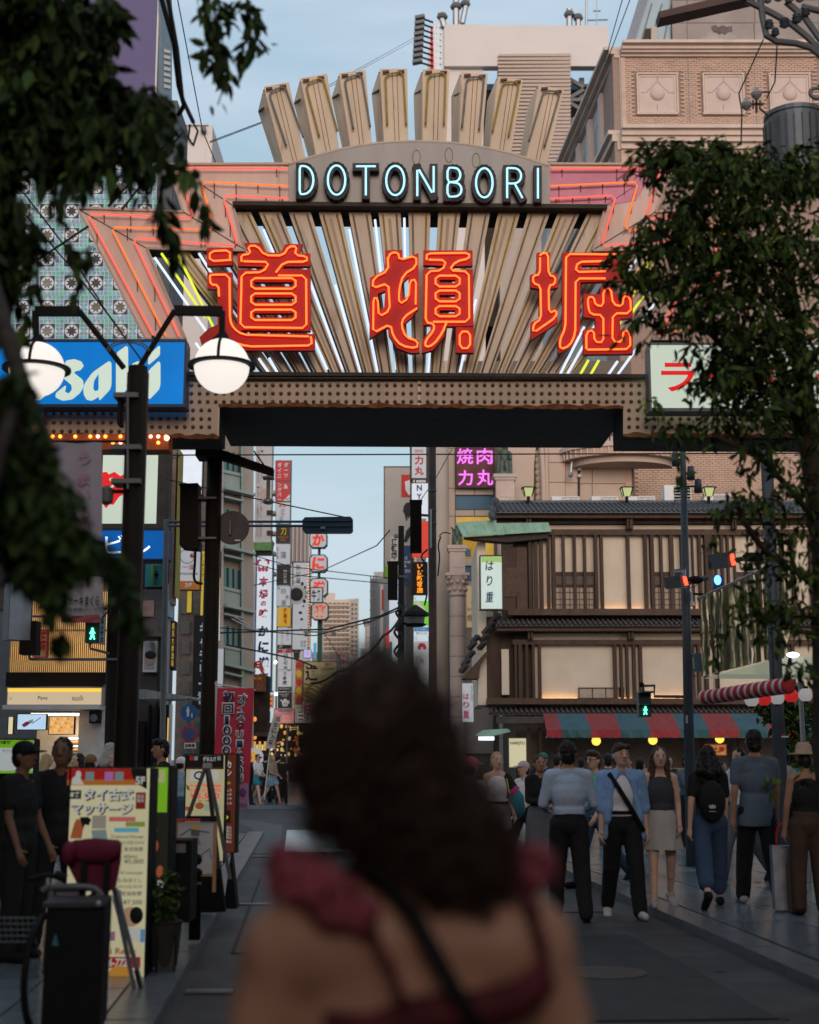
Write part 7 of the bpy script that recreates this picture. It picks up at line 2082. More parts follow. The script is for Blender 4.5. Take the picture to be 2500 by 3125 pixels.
shell=z8((388,1110),(400,1065),(440,1040),(600,1032),(715,1040),(735,1065),(728,1180),(700,1330),(660,1350),(500,1345),(470,1300),(400,1160))
part(by,'child_seat',MB().ppx(Py,shell,-.2,-.02),M_maroon)
part(by,'seat_cushion',MB().ell(Py.px(*z8((575,1095)),.0),(.17,.04,.075),14,8),M_maroon,smooth=True)
part(by,'seat_cushion',MB().ell(Py.px(*z8((425,1110)),.03),(.045,.07,.075),12,8),M_maroon,smooth=True)
for x in(510,650):
 part(by,'strap',MB().rpx(Py,*z8((x-16,1150)),*z8((x+20,1380)),-.01,.04),M_black)
part(by,'seat_arm',MB().tube(chaikin([Py.px(*z8(p),.14)for p in((275,1330),(300,1305),(560,1300),(620,1330),(650,1400))],2),.018,8),M_greymetal,smooth=True)
part(by,'basket_cover',MB().ppx(Py,z8((300,1310),(490,1305),(490,1410),(360,1400),(300,1340)),-.15,.1),mat('cover_grey_lilac',(.2,.17,.2),.6,var=.2))
part(by,'handlebar',MB().tube(chaikin([Py.px(*z8(p),.2)for p in((200,1255),(330,1225),(420,1245))],2),.016,8),M_black,smooth=True)
part(by,'handle_grip',MB().tube([Py.px(*z8((360,1225)),.2),Py.px(*z8((425,1250)),.2)],.026,8),M_black)
part(by,'brake_lever',MB().bar(Py.px(*z8((318,1290)),.2),Py.px(*z8((316,1245)),.2),.02),M_steel)
for cx,cy in((330,.55),(500,-.5)):
 c=Py.px(*z8((cx,1900)),cy);c.z=.09+.34
 whl=part(by,'wheel',MB().tube([c+Vector((.03*math.cos(a),.32*math.cos(a),.32*math.sin(a)))for a in[2*PI*k/28 for k in range(28)]],.02,8,closed=True),M_black,smooth=True)
 sp__=MB()
 for k in range(14):
  a=2*PI*k/14
  sp__.tube([c,c+Vector((.03*math.cos(a),.31*math.cos(a),.31*math.sin(a)))],.002,3)
 part(whl,'spokes',sp__,M_steel)
w1=Py.px(*z8((330,1900)),.55);w1.z=.43;w2=Py.px(*z8((500,1900)),-.5);w2.z=.43
hb_=Py.px(*z8((330,1300)),.1)
part(by,'frame',MB().tube([w2,w2.lerp(w1,.5)+Vector((0,0,-.05)),hb_],.02,8).tube([w1,hb_],.018,8).tube([w2,Py.px(*z8((570,1340)),-.1)],.018,8),M_greymetal)
bsk=MB()
for k in range(7):
 x=10+k*36
 bsk.tube([Py.px(*z8((x,1480)),.15),Py.px(*z8((x+8,1640)),.1)],.004,4)
for k in range(5):
 y=1490+k*36
 bsk.tube([Py.px(*z8((8,y)),.15),Py.px(*z8((240,y)),.15)],.004,4)
part(by,'wire_basket',bsk,M_greymetal)
es=thing('sign_easel',at(400,3100,10.2),'pale grey folding legs leaning before the massage sign','easel')
Pz2=Plane(10.1,0,400)
for a,c in(((345,2700),(425,3090)),((352,2710),(440,3040)),((415,2960),(440,3060))):
 part(es,'leg',MB().bar(Pz2.px(*a),Pz2.px(*c),.03,.025),mat('easel_pale',(.22,.22,.23),.4,.3))
part(es,'white_card',MB().ppx(Pz2,z8((690,1340),(735,1335),(770,1560),(745,1600),(690,1400)),-.02,0),mat('easel_card',(.4,.41,.44),.6))
sg_,sgp_=light_stand('planter_board','low leaning chalk board beside the leafy planter',10.8,(482,2860,532,2975),mat('chalk_dark',(.06,.06,.055),.7),yaw=R(14),thick=.05,edge=4)
def wire(lab,pts,r=.012,group='overhead cables',sag=.0,n=14):
 P=[at(*p)for p in pts]
 out=[]
 for a,c in zip(P,P[1:]):
  for k in range(n):
   t=k/n
   q=a.lerp(c,t);q.z-=sag*4*t*(1-t)
   out.append(q)
 out.append(P[-1])
 m=MB().tube(out,r,5)
 return solo('overhead_cable',m,M_wire,lab,'cable',group,smooth=True)
wire('thin twin cable from the left roof to the first fan box',[(640,432,40),(810,368,40),(1270,112,90)],.014)
wire('lower strand of the twin cable across the sky',[(640,436,40),(812,371,40),(1275,118,90)],.012)
wire('single thin cable falling steeply at the tiled building corner',[(535,-40,30),(618,398,34),(660,500,36)],.014)
wire('thick twisted cable hanging from the top beside the violet screen',[(488,-20,11),(530,130,11.2),(545,260,11.4),(562,320,11.5),(545,350,11.6)],.022)
wire('second twisted cable strand beside the first',[(510,-20,11),(540,150,11.2),(556,300,11.4),(590,372,12)],.02)
wire('cable loop below the twisted strands',[(575,350,12),(604,400,12),(590,445,12),(575,420,12),(580,380,12)],.01)
wire('cable crossing before the teal tiles towards the zigzag panel',[(330,630,14),(540,405,14)],.014)
wire('cable crossing just below the other before the tiles',[(372,640,14),(560,400,14)],.012)
wire('cable running down across the lower teal tiles',[(50,560,15),(205,760,15),(330,960,15),(440,1110,15)],.01)
wire('cable running down across the tiles beside another',[(65,640,15),(220,820,15),(350,985,15)],.01)
wire('cable rising to the left panel edge',[(30,850,13),(270,690,13)],.012)
wire('level cable just under the gate soffit',[(500,1389,30),(2500,1383,30)],.016)
wire('sloping cable left of the hanging signal',[(505,1462,28),(700,1505,28),(1060,1580,28)],.013)
wire('long cable from the dark mast down to the left signs',[(1190,1618,40),(1150,1665,42),(975,1745,60),(660,1810,60)],.018)
wire('cable bundle sweeping down left from the dark mast',[(1225,1850,42),(1160,1880,43),(1000,1920,46),(660,1932,50)],.03)
wire('second strand of the sweeping bundle',[(1225,1858,42),(1120,1900,43),(960,1940,46),(660,1915,50)],.02)
wire('thick cable dropping to the dark hair from the mast',[(1225,1880,42),(1170,1940,42),(1100,2010,42),(1030,2050,43),(950,2085,44)],.04,sag=.1)
wire('thin cable over the hanging letter boxes',[(660,1660,60),(890,1730,60),(1255,1772,60)],.02)
wire('another thin cable over the letter boxes',[(660,1688,60),(900,1755,60),(1280,1790,60)],.02)
wire('low cable from the yellow sign across the crab sign',[(690,1968,55),(800,1990,55),(905,2012,55),(960,2035,55)],.035)
wire('thin steep cable beside the green pole',[(985,1925,70),(1040,2010,70),(1110,2050,70)],.02)
wire('thin cable from the soffit to the round stone pier',[(1380,1370,40),(1330,1460,40),(1240,1590,40)],.012)
wire('slanting cables left of the grey roof edge, upper',[(1905,-20,40),(1845,190,45)],.016)
wire('slanting cables left of the grey roof edge, lower',[(1930,-20,40),(1850,195,45),(1735,500,60)],.016)
wire('thin cable hanging before the square ball panels',[(2330,120,14),(2255,285,14),(2264,340,14),(2262,440,14)],.008)
wire('thin cable hanging right of the second ball panel',[(2372,135,14),(2365,250,14),(2340,300,14)],.008)
# ================================================================== masts and signals on the right
Pd=Plane(24,0,1330)
dm=thing('utility_pole',Pd.w(Pd.uz(1325,2300)[0],.1),'dark brown utility pole in front of the round stone pier','pole')
pb=Pd.w(Pd.uz(1322,2300)[0],0)
part(dm,'pole',MB().lathe((pb.x,pb.y,.1),[(.078,0),(.07,2.6),(.062,Pd.px(1320,1200).z)],12),mat('rusty_brown_pole',(.075,.045,.035),.6,var=.3,scale=6),smooth=True)
for y in(1500,1560,1600,1670):
 part(dm,'band',MB().lathe((pb.x,pb.y,Pd.px(1320,y).z),[(.072,0),(.072,.035)],12),M_greymetal)
part(dm,'white_tube',MB().tube([Pd.px(1315,1557,.1),Pd.px(1315,1675,.1)],.017,8),M_offwhite)
part(dm,'cable_tangle',MB().tube(chaikin([Pd.px(x,y,.12)for x,y in((1305,1680),(1282,1700),(1300,1725),(1275,1745),(1308,1755),(1285,1790),(1305,1810),(1296,1850))],2),.016,5).tube(chaikin([Pd.px(x,y,.1)for x,y in((1345,1640),(1336,1665),(1342,1700),(1336,1760))],2),.014,5).tube(chaikin([Pd.px(x,y,.1)for x,y in((1375,1632),(1352,1626),(1340,1640))],2),.01,5),mat('teal_black_cable',(.02,.035,.04),.5))
for i,(x0,y0,x1,y1,Yh,lab)in enumerate(((1252,1532,1287,1686,25,'tall dark signal back in front of the tenant signs'),(1184,1718,1214,1830,30,'dark signal back below the vertical street name'))):
 P=Plane(Yh,0,x0)
 s_=thing('traffic_signal',P.px((x0+x1)/2,y1),lab,'traffic signal')
 part(s_,'housing',MB().rpx(P,x0,y0,x1,y1,-.12,.12),M_brownblack)
 part(s_,'hood',MB().rpx(P,x0-2,y0-3,x1+2,y0,-.3,.13),M_black)
 part(s_,'backplate_seam',MB().rpx(P,x0,(y0+y1)/2-1,x1,(y0+y1)/2+1,.121,.128),M_black)
 part(s_,'bracket',MB().bar(P.px(x1,y0+40),P.px(x1+30,y0+42),.04),M_greymetal)
Pn=Plane(34,0,1223)
nm_=thing('utility_pole',Pn.w(Pn.uz(1223,2300)[0],.1),'thin dark mast wrapped with cables behind the dark hair','pole')
pb2=Pn.w(Pn.uz(1224,2300)[0],0)
part(nm_,'pole',MB().lathe((pb2.x,pb2.y,.1),[(.09,0),(.07,Pn.px(1223,1618).z)],12),M_brownblack,smooth=True)
part(nm_,'cable_wrap',MB().tube(chaikin([Pn.px(x,y,.12)for x,y in((1236,1850),(1205,1870),(1230,1900),(1200,1930),(1225,1960),(1200,1990),(1228,2020),(1214,2060))],2),.03,6).tube(chaikin([Pn.px(x,y,.15)for x,y in((1215,1840),(1236,1880),(1206,1915),(1232,1950),(1210,2000))],2),.025,6),M_wire)
part(nm_,'camera',MB().rpx(Pn,1203,1632,1215,1640,-.1,.1),M_greymetal)
pa=thing('lantern_lamp',Pn.px(1268,1915),'dark pagoda roofed lamp head on the dark mast','lamp')
Pn2=Plane(33,0,1270)
part(pa,'roof',MB().lathe(Pn2.px(1268,1880),[(.34,0),(.3,.08),(.12,.2),(.03,.26)],8),M_brownblack)
part(pa,'body',MB().lathe(Pn2.px(1268,1905),[(.2,0),(.22,.18)],8),M_greymetal)
part(pa,'base',MB().lathe(Pn2.px(1268,1912),[(.2,0),(.27,.06)],8),M_brownblack)
part(pa,'bracket',MB().bar(Pn2.px(1268,1900,-.2),Pn2.px(1225,1900,-.2),.04),M_brownblack)
Pg2=Plane(21,0,2095)
gp2=thing('signal_pole',Pg2.w(Pg2.uz(2100,2500)[0],.1),'tall grey signal pole carrying speakers, boxes and signals','pole')
ub_,ut_=Pg2.uz(2107,2500)[0],Pg2.uz(2084,1370)[0]
zt_=Pg2.px(2084,1362).z
M_pg=mat('pole_grey',(.09,.1,.115),.5,.2,var=.15,scale=4)
part(gp2,'pole',MB().tube([Pg2.w(ub_,.1),Pg2.w(ub_+(ut_-ub_)*.6,zt_*.6),Pg2.w(ut_,zt_)],[.085,.066,.042],14),M_pg,smooth=True)
z5r=reg(1900,1350,.46377)
for k,(x,y0,y1,sx)in enumerate(((345,70,153,370),(448,163,245,428),(496,247,330,440))):
 a,c=z5r((x,y0),(x+(5 if k==0 else-2),y1))
 s_=part(gp2,'horn_speaker',MB().tube([Pg2.px(*a,.0),Pg2.px(a[0],(a[1]+c[1])/2,.02),Pg2.px(*c,.04)],[.05,.056,.062],14),M_pg,smooth=True)
 part(s_,'bracket',MB().bar(Pg2.px(*z5r((x,(y0+y1)/2))),Pg2.px(*z5r((405,(y0+y1)/2)),-.02),.025),M_black)
ns,nsp=board('notice_board','tilted pale notice with tiny blue print on the grey pole','sign',20.8,(2056,1737,2093,1795),mat('notice_white_blue',(.42,.5,.6),.6),M_steel,.02,1,({'s':'駐輪禁止\n自転車','r':(2062,1745,2088,1785),'m':M_inkblue},),yaw=R(-25))
part(gp2,'junction_box',MB().rpx(Pg2,*z5r((470,1390)),*z5r((517,1508)),-.1,.05),mat('box_blue_grey',(.16,.22,.26),.4))
part(gp2,'box_bracket',MB().rpx(Pg2,*z5r((455,1400)),*z5r((472,1408)),-.05,0).rpx(Pg2,*z5r((455,1490)),*z5r((472,1498)),-.05,0).rpx(Pg2,*z5r((455,1535)),*z5r((496,1540)),-.05,0),M_greymetal)
part(gp2,'camera',MB().lathe(Pg2.px(*z5r((453,1030))),[(.02,-.11),(.055,-.105),(.05,-.06),(.025,-.03),(.025,.09),(.03,.1)],12),M_white)
part(gp2,'label_print',MB().rpx(Pg2,*z5r((410,1795)),*z5r((424,1850)),.07,.075),M_offwhite)
M_sigred=emit('signal_red',(1.0,.07,.03),3.2)
for i,(c0,hd,arm,lab)in enumerate((((402,912),36,[(420,930),(480,905),(560,890)],'red lit vehicle signal seen from the side on the grey pole'),((712,770),48,[(745,775),(850,755),(945,715)],'red lit vehicle signal seen from the side near the dense tree'))):
 P=Plane(20.2 if i==0 else 17,R(38),z5r(c0)[0])
 s_=thing('traffic_signal',P.px(*z5r(c0)),lab,'traffic signal')
 x,y=z5r(c0)
 hh=hd*.46377
 part(s_,'housing',MB().ppx(P,[(x-12,y-hh),(x+9,y-hh+3),(x+14,y+hh),(x-6,y+hh+3)],-.3,0),M_pg)
 part(s_,'lens',MB().ppx(P,[(x-3,y-hh*.85),(x+4,y-hh*.7),(x+10,y+hh*.75),(x+4,y+hh*.85),(x-1,y)],.001,.03),M_sigred)
 Pa=Plane(20.4 if i==0 else 17.2,0,x)
 part(s_,'arm',MB().tube([Pa.px(*z5r(p))for p in arm],.035 if i==0 else .03,8),M_pg)
 part(s_,'clamp',MB().ell(Pa.px(*z5r(arm[1])),(.12,.07,.06),10,6),M_black)
 part(s_,'cable',MB().tube(chaikin([Pa.px(*z5r(p))for p in((arm[0][0],arm[0][1]+10),(arm[1][0]-20,arm[1][1]+60),(arm[1][0]+20,arm[1][1]+20))],2),.006,5),M_wire)
bs2=thing('blue_beacon',Pg2.px(*z5r((632,965))),'small glowing blue beacon between the two red signals','lamp')
part(bs2,'housing',MB().rpx(Pg2,*z5r((598,876)),*z5r((664,960)),-.15,0),mat('beacon_blue_case',(.01,.05,.14),.4))
part(bs2,'lens',MB().ell(Pg2.px(*z5r((626,906)),.0),(.055,.04,.075),12,8),emit('beacon_blue',(.12,.32,1.0),3.2),smooth=True)
part(bs2,'arm',MB().bar(Pg2.px(*z5r((632,962)),-.1),Pg2.px(*z5r((632,1000)),-.1),.04).bar(Pg2.px(*z5r((632,998)),-.1),Pg2.px(*z5r((420,990)),-.1),.03),M_black)
pr_=thing('pedestrian_signal',Pg2.px(*z5r((147,1808))),'pedestrian signal showing a green walking figure above the striped awning','pedestrian signal','pedestrian signals')
part(pr_,'housing',MB().rpx(Pg2,*z5r((106,1650)),*z5r((188,1806)),-.18,.02),M_sgreen)
part(pr_,'hood',MB().rpx(Pg2,*z5r((104,1640)),*z5r((190,1651)),-.15,.2).rpx(Pg2,*z5r((104,1722)),*z5r((190,1728)),.02,.16),M_sgreen)
xx,yy=z5r((148,1766))
walker(pr_,Pg2,xx,yy,26,.03)
part(pr_,'arm',MB().tube([Pg2.px(*z5r(p),-.08)for p in((145,1640),(145,1600),(216,1598),(216,1670),(410,1672))],.022,8),M_pg)
part(pr_,'knob',MB().ell(Pg2.px(*z5r((130,1592)),-.08),.04,10,8),M_black)
Pk=Plane(17.5,0,2390)
kp_=thing('street_pole',Pk.w(Pk.uz(2388,2500)[0],.1),'thick grey pole behind the striped roll and lanterns','pole')
pk0=Pk.w(Pk.uz(2388,2500)[0],0)
part(kp_,'pole',MB().lathe((pk0.x,pk0.y,.1),[(.085,0),(.075,Pk.px(2388,1400).z)],12),M_pg,smooth=True)
part(kp_,'white_band',MB().rpx(Pk,2380,2246,2402,2251,.07,.082),M_whiteprint)
part(kp_,'red_sticker',MB().rpx(Pk,2381,2238,2389,2244,.07,.082),M_red)
pk3=Pk.w(Pk.uz(2240,2000)[0],0)
bpz,bpp=board('plate_sign','pair of blue plates at the picture edge below the lanterns','sign',17,(2490,2193,2540,2222),M_sblue,M_white,.03,1,())
part(bpz,'lower_plate',MB().rpx(bpp,2490,2236,2540,2262,-.03,0),M_sblue)
part(bpz,'red_curve',MB().tube([bpp.px(2490+6*math.cos(a),2172+22*math.sin(a),.01)for a in[PI*.5+PI*k/10 for k in range(11)]],.012,5),M_red)
lettering(bpz,bpp,'自転車',2496,2198,2534,2216,M_whiteprint,.006,thick=.002)
Pst=Plane(15.5,0,2280)
ro=thing('striped_roll',Pst.px(2280,2140),'knitted red and white striped roll hanging above the crowd','decoration')
A_,B_=at(2146,2130,15.8),at(2404,2092,14.6)
cols_=[M_red if k%2==0 else mat('roll_white',(.55,.52,.54),.9,var=.1,scale=30,bump=.3)for k in range(26)]
M_rollred=mat('roll_red',(.42,.04,.05),.9,var=.15,scale=30,bump=.3)
ns_=25
for k in range(ns_):
 e_=lambda k:(k//2*2+(k%2)*.75)/ns_
 p0=A_.lerp(B_,e_(k));p1=A_.lerp(B_,e_(k+1))
 r0=.078+.006*(k/ns_)
 mb=MB().tube([p0,p0.lerp(p1,.15),p0.lerp(p1,.5),p0.lerp(p1,.85),p1],[r0*.93,r0,r0*1.02,r0,r0*.93],16)
 part(ro,'stripe',mb,M_rollred if k%2 else cols_[1],smooth=True)
ax=(B_-A_).to_track_quat('Z','Y').to_matrix()
part(ro,'end_cap',MB().lathe(B_,[(.088,0),(.085,.02),(.05,.035)],18,axis=ax),M_rollred,smooth=True)
part(ro,'cord',MB().tube([A_.lerp(B_,.2)+Vector((0,0,.08)),A_.lerp(B_,.2)+Vector((0,0,1.0))],.006,4).tube([A_.lerp(B_,.85)+Vector((0,0,.08)),A_.lerp(B_,.85)+Vector((0,0,1.0))],.006,4),M_wire)
M_lanr=emit('red_lantern',(.75,.03,.03),.45)
M_lanw=emit('white_lantern',(.62,.6,.6),.38)
for i,(x,y,m_,lab)in enumerate(((850,1695,M_lanw,'white round lantern half hidden under the middle of the striped roll'),(932,1690,M_lanr,'red round lantern under the striped roll'),(1018,1682,M_lanw,'white round lantern under the right part of the striped roll'),(1110,1668,M_lanr,'red round lantern beside the roll end'),(1205,1662,M_lanw,'white round lantern right of the striped roll'),(1285,1655,M_lanr,'red round lantern at the picture edge'))):
 P=Plane(16.4,0,2300)
 c=P.px(*z5r((x,y)))
 l_=thing('paper_lantern',c-Vector((0,0,.09)),lab,'lantern','round lanterns on a string')
 part(l_,'paper',MB().ell(c,(.083,.083,.08),14,10),m_,smooth=True)
 part(l_,'cap',MB().lathe(c+Vector((0,0,.072)),[(.035,0),(.03,.02)],10).lathe(c-Vector((0,0,.09)),[(.03,0),(.035,.02)],10),M_black)
Pfo=Plane(19.5,R(20),2250)
fo=thing('foil_screen',Pfo.px(2250,2060),'crinkled golden reflective foil screen hung in vertical strips','screen')
M_foil=mat('gold_foil',(.3,.3,.21),.3,.85,var=.35,scale=1.5,bump=.35,bscale=5)
tl,tr,br,bl=z5r((510,1030),(1085,770),(1090,1400),(522,1540))
nst=10
for k in range(nst):
 t0,t1=k/nst,(k+.96)/nst
 g_=lambda a,c,t:(a[0]+(c[0]-a[0])*t,a[1]+(c[1]-a[1])*t)
 mb=MB();vs=[]
 for j in range(9):
  s=j/8
  for i in range(4):
   t=t0+(t1-t0)*i/3
   top,bot=g_(tl,tr,t),g_(bl,br,t)
   x,y=g_(top,bot,s)
   vs.append(Pfo.px(x,y,rng.uniform(-.03,.03)+.05*math.sin(i*2+k)))
 fs=[]
 for j in range(8):
  for i in range(3):
   a=j*4+i
   fs.append((a,a+4,a+5,a+1))
 mb.add(vs,fs)
 part(fo,'foil_strip',mb,M_foil,smooth=True)
part(fo,'top_bar',MB().bar(Pfo.px(*tl,-.05),Pfo.px(*tr,-.05),.05),M_steel)
te=thing('lit_tent',Pfo.px(2350,2060),'pale lit tent roof with a bright lamp behind the foil screen','tent')
Pte=Plane(18,0,2350)
part(te,'roof_sheet',MB().ppx(Pte,z5r((640,1525),(800,1480),(1000,1430),(1200,1400),(1400,1440),(1400,1530)),-1.0,0),emit('tent_sheet',(.45,.5,.33),.35,base=(.5,.5,.4)))
part(te,'lamp',MB().ell(Pte.px(*z5r((1108,1402)),.1),(.08,.05,.035),10,6),emit('tent_lamp',(.8,.8,1),5),smooth=True)
part(te,'lamp_bracket',MB().bar(Pte.px(*z5r((1095,1415)),.05),Pte.px(*z5r((1085,1470)),.05),.03),M_black)
part(te,'post',MB().tube([Pte.w(Pte.uz(2460,2000)[0],.1,-.3),Pte.px(2460,2050,-.3)],.03,8),M_steel)
Pt=Plane(13.5,0,2400)
tf=thing('utility_pole',Pt.w(Pt.uz(2680,2000)[0],.1),'utility pole with grey ribbed transformer, insulators and beam at the upper right','pole')
po=Pt.w(Pt.uz(2680,2000)[0],0,-.3)
part(tf,'pole',MB().lathe((po.x,po.y,.1),[(.16,0),(.13,9.5)],14),mat('concrete_pole',(.25,.24,.23),.8))
cT=Pt.px(2430,496)
hT=Pt.px(2430,345).z-cT.z
rT=92*13.5/F_PX
prof=[(rT*.96,-.3),(rT,0),(rT,hT*.86),(rT*1.05,hT*.87),(rT*1.05,hT*.95),(rT*.8,hT*1.02)]
tfo=part(tf,'transformer',MB().lathe(cT,prof,24),mat('transformer_grey',(.16,.18,.2),.5,.3),smooth=False)
for k in range(24):
 a=2*PI*k/24
 part(tfo,'cooling_rib',MB().box((cT.x+rT*1.03*math.cos(a),cT.y+rT*1.03*math.sin(a),cT.z+hT*.38),(.035,.012,hT*.78),rz=a),M_greymetal)
part(tf,'beam',MB().ppx(Pt,zb((660,108),(1250,-30),(1300,8),(668,150)),-.1,.1),mat('rusty_beam',(.12,.07,.06),.6,var=.2))
M_por=mat('porcelain',(.3,.28,.27),.25,var=.1)
for i,(x,y,s)in enumerate(((1370,30,34),(1440,15,38),(1510,20,40),(1580,20,38),(1380,190,44),(1480,180,50),(1560,150,48),(1620,110,40),(1420,240,40))):
 c=Pt.px(*zb((x,y)),.1)
 r_=s*.36*13.5/F_PX
 part(tf,'insulator',MB().lathe(c,[(r_*.5,-r_),(r_,-r_*.6),(r_*.5,-r_*.3),(r_*.95,0),(r_*.5,r_*.3),(r_*.8,r_*.6),(r_*.3,r_)],12),M_por if i<4 else mat('old_switch_blue',(.12,.15,.18),.4,var=.3))
for pts in(((1330,0),(1345,130),(1370,250),(1440,290),(1560,300),(1660,330),(1725,380)),((1240,20),(1420,110),(1540,180),(1640,260),(1725,350)),((1500,30),(1620,130),(1725,280)),((1600,60),(1725,90))):
 part(tf,'arm',MB().tube([Pt.px(*zb(p),.05)for p in pts],.035,8),M_greymetal)
for(x,y)in((1297,645),(1230,715)):
 c=Pt.px(*zb((x,y)),.1)
 part(tf,'insulator',MB().lathe(c,[(.02,-.06),(.05,-.03),(.06,.0),(.035,.03),(.02,.06)],12),M_por)
part(tf,'fuse_frame',MB().bar(Pt.px(*zb((1297,660)),.1),Pt.px(*zb((1297,770)),.1),.02).bar(Pt.px(*zb((1260,715)),.1),Pt.px(*zb((1345,715)),.1),.02).bar(Pt.px(*zb((1275,690)),.1),Pt.px(*zb((1275,745)),.1),.015).bar(Pt.px(*zb((1320,690)),.1),Pt.px(*zb((1320,745)),.1),.015).bar(Pt.px(*zb((1320,745)),.1),Pt.px(*zb((1380,795)),.1),.015).bar(Pt.px(*zb((1380,636)),.1),Pt.px(*zb((1320,636)),.1),.012),M_edge)
part(tf,'bushing_cable',MB().tube(chaikin([Pt.px(*zb(p),.2)for p in((1725,640),(1640,640),(1625,680),(1660,710),(1720,700))],2),.02,6).tube([Pt.px(*zb((1690,620)),.2),Pt.px(*zb((1720,680)),.2)],.03,6),M_greymetal)
# ================================================================== people
from mathutils import noise as mnoise
M_skin=mat('skin_fair',(.58,.35,.26),.5,var=.06,scale=12)
M_skin2=mat('skin_tan',(.34,.18,.115),.5,var=.06,scale=12)
M_skin3=mat('skin_shadow_brown',(.17,.09,.058),.55,var=.06,scale=12)
M_hairdark=mat('hair_dark',(.012,.009,.008),.5,var=.4,scale=40)
M_hairbrown=mat('hair_brown',(.05,.026,.015),.5,var=.4,scale=40)
M_hairblond=mat('hair_blond',(.36,.25,.12),.5,var=.3,scale=40)
M_hairgrey=mat('hair_grey',(.36,.34,.32),.6,var=.2,scale=40)
CLOTH={}
def cl(name,c,rough=.85):
 return mat('cloth_'+name,c,rough,var=.1,scale=5,bump=.4,bscale=20)
C_black=cl('black',(.013,.013,.014));C_shirt=cl('light_blue',(.37,.45,.58));C_denim=cl('denim_blue',(.2,.33,.55));C_white=cl('white',(.66,.64,.66))
C_grey=cl('grey',(.14,.15,.17));C_charcoal=cl('charcoal',(.045,.048,.055));C_jean=cl('jeans',(.04,.07,.12));C_navy=cl('navy',(.02,.028,.045));C_mint=cl('mint',(.12,.45,.35));C_pale=cl('pale_khaki',(.40,.36,.32))
C_greyskirt=cl('grey_skirt',(.12,.12,.135));C_teal=cl('teal',(.03,.20,.24));C_beige=cl('beige',(.36,.25,.18));C_brown=cl('brown',(.06,.035,.025));C_maroon=cl('maroon',(.16,.035,.03));C_skyblue=cl('sky_blue',(.10,.24,.42));C_bluegrey=cl('blue_grey',(.09,.12,.16));C_denimlight=cl('light_denim',(.25,.35,.45));C_cap=cl('cap_pinkwhite',(.48,.38,.40))
def xform(mb,M):
 mb.v=[tuple(M@Vector(p))for p in mb.v]
 return mb
def remesh(root,name,mb,m,voxel,smooth_it=6,noise_amp=.0,noise_scale=20.0):
 o=empty_child(root,name)
 org=ROOTLOC[root.name]
 me=mb.mesh('tmp_'+name,m,org)
 t=bpy.data.objects.new('tmp',me)
 r=t.modifiers.new('r','REMESH');r.mode='VOXEL';r.voxel_size=voxel
 s=t.modifiers.new('s','SMOOTH');s.factor=.5;s.iterations=smooth_it
 def post(me2,target):
  me2.materials.clear();me2.materials.append(m)
  if noise_amp:
   n=len(me2.vertices)
   co=np.empty(n*3);no=np.empty(n*3)
   me2.vertices.foreach_get('co',co);me2.vertices.foreach_get('normal',no)
   co=co.reshape(-1,3);no=no.reshape(-1,3)
   f=np.array([mnoise.noise(Vector(c)*noise_scale)for c in co])
   me2.vertices.foreach_set('co',(co+no*(noise_amp*f)[:,None]).ravel())
  me2.polygons.foreach_set('use_smooth',[True]*len(me2.polygons))
  me2.update()
 later(t,o,post)
 return o
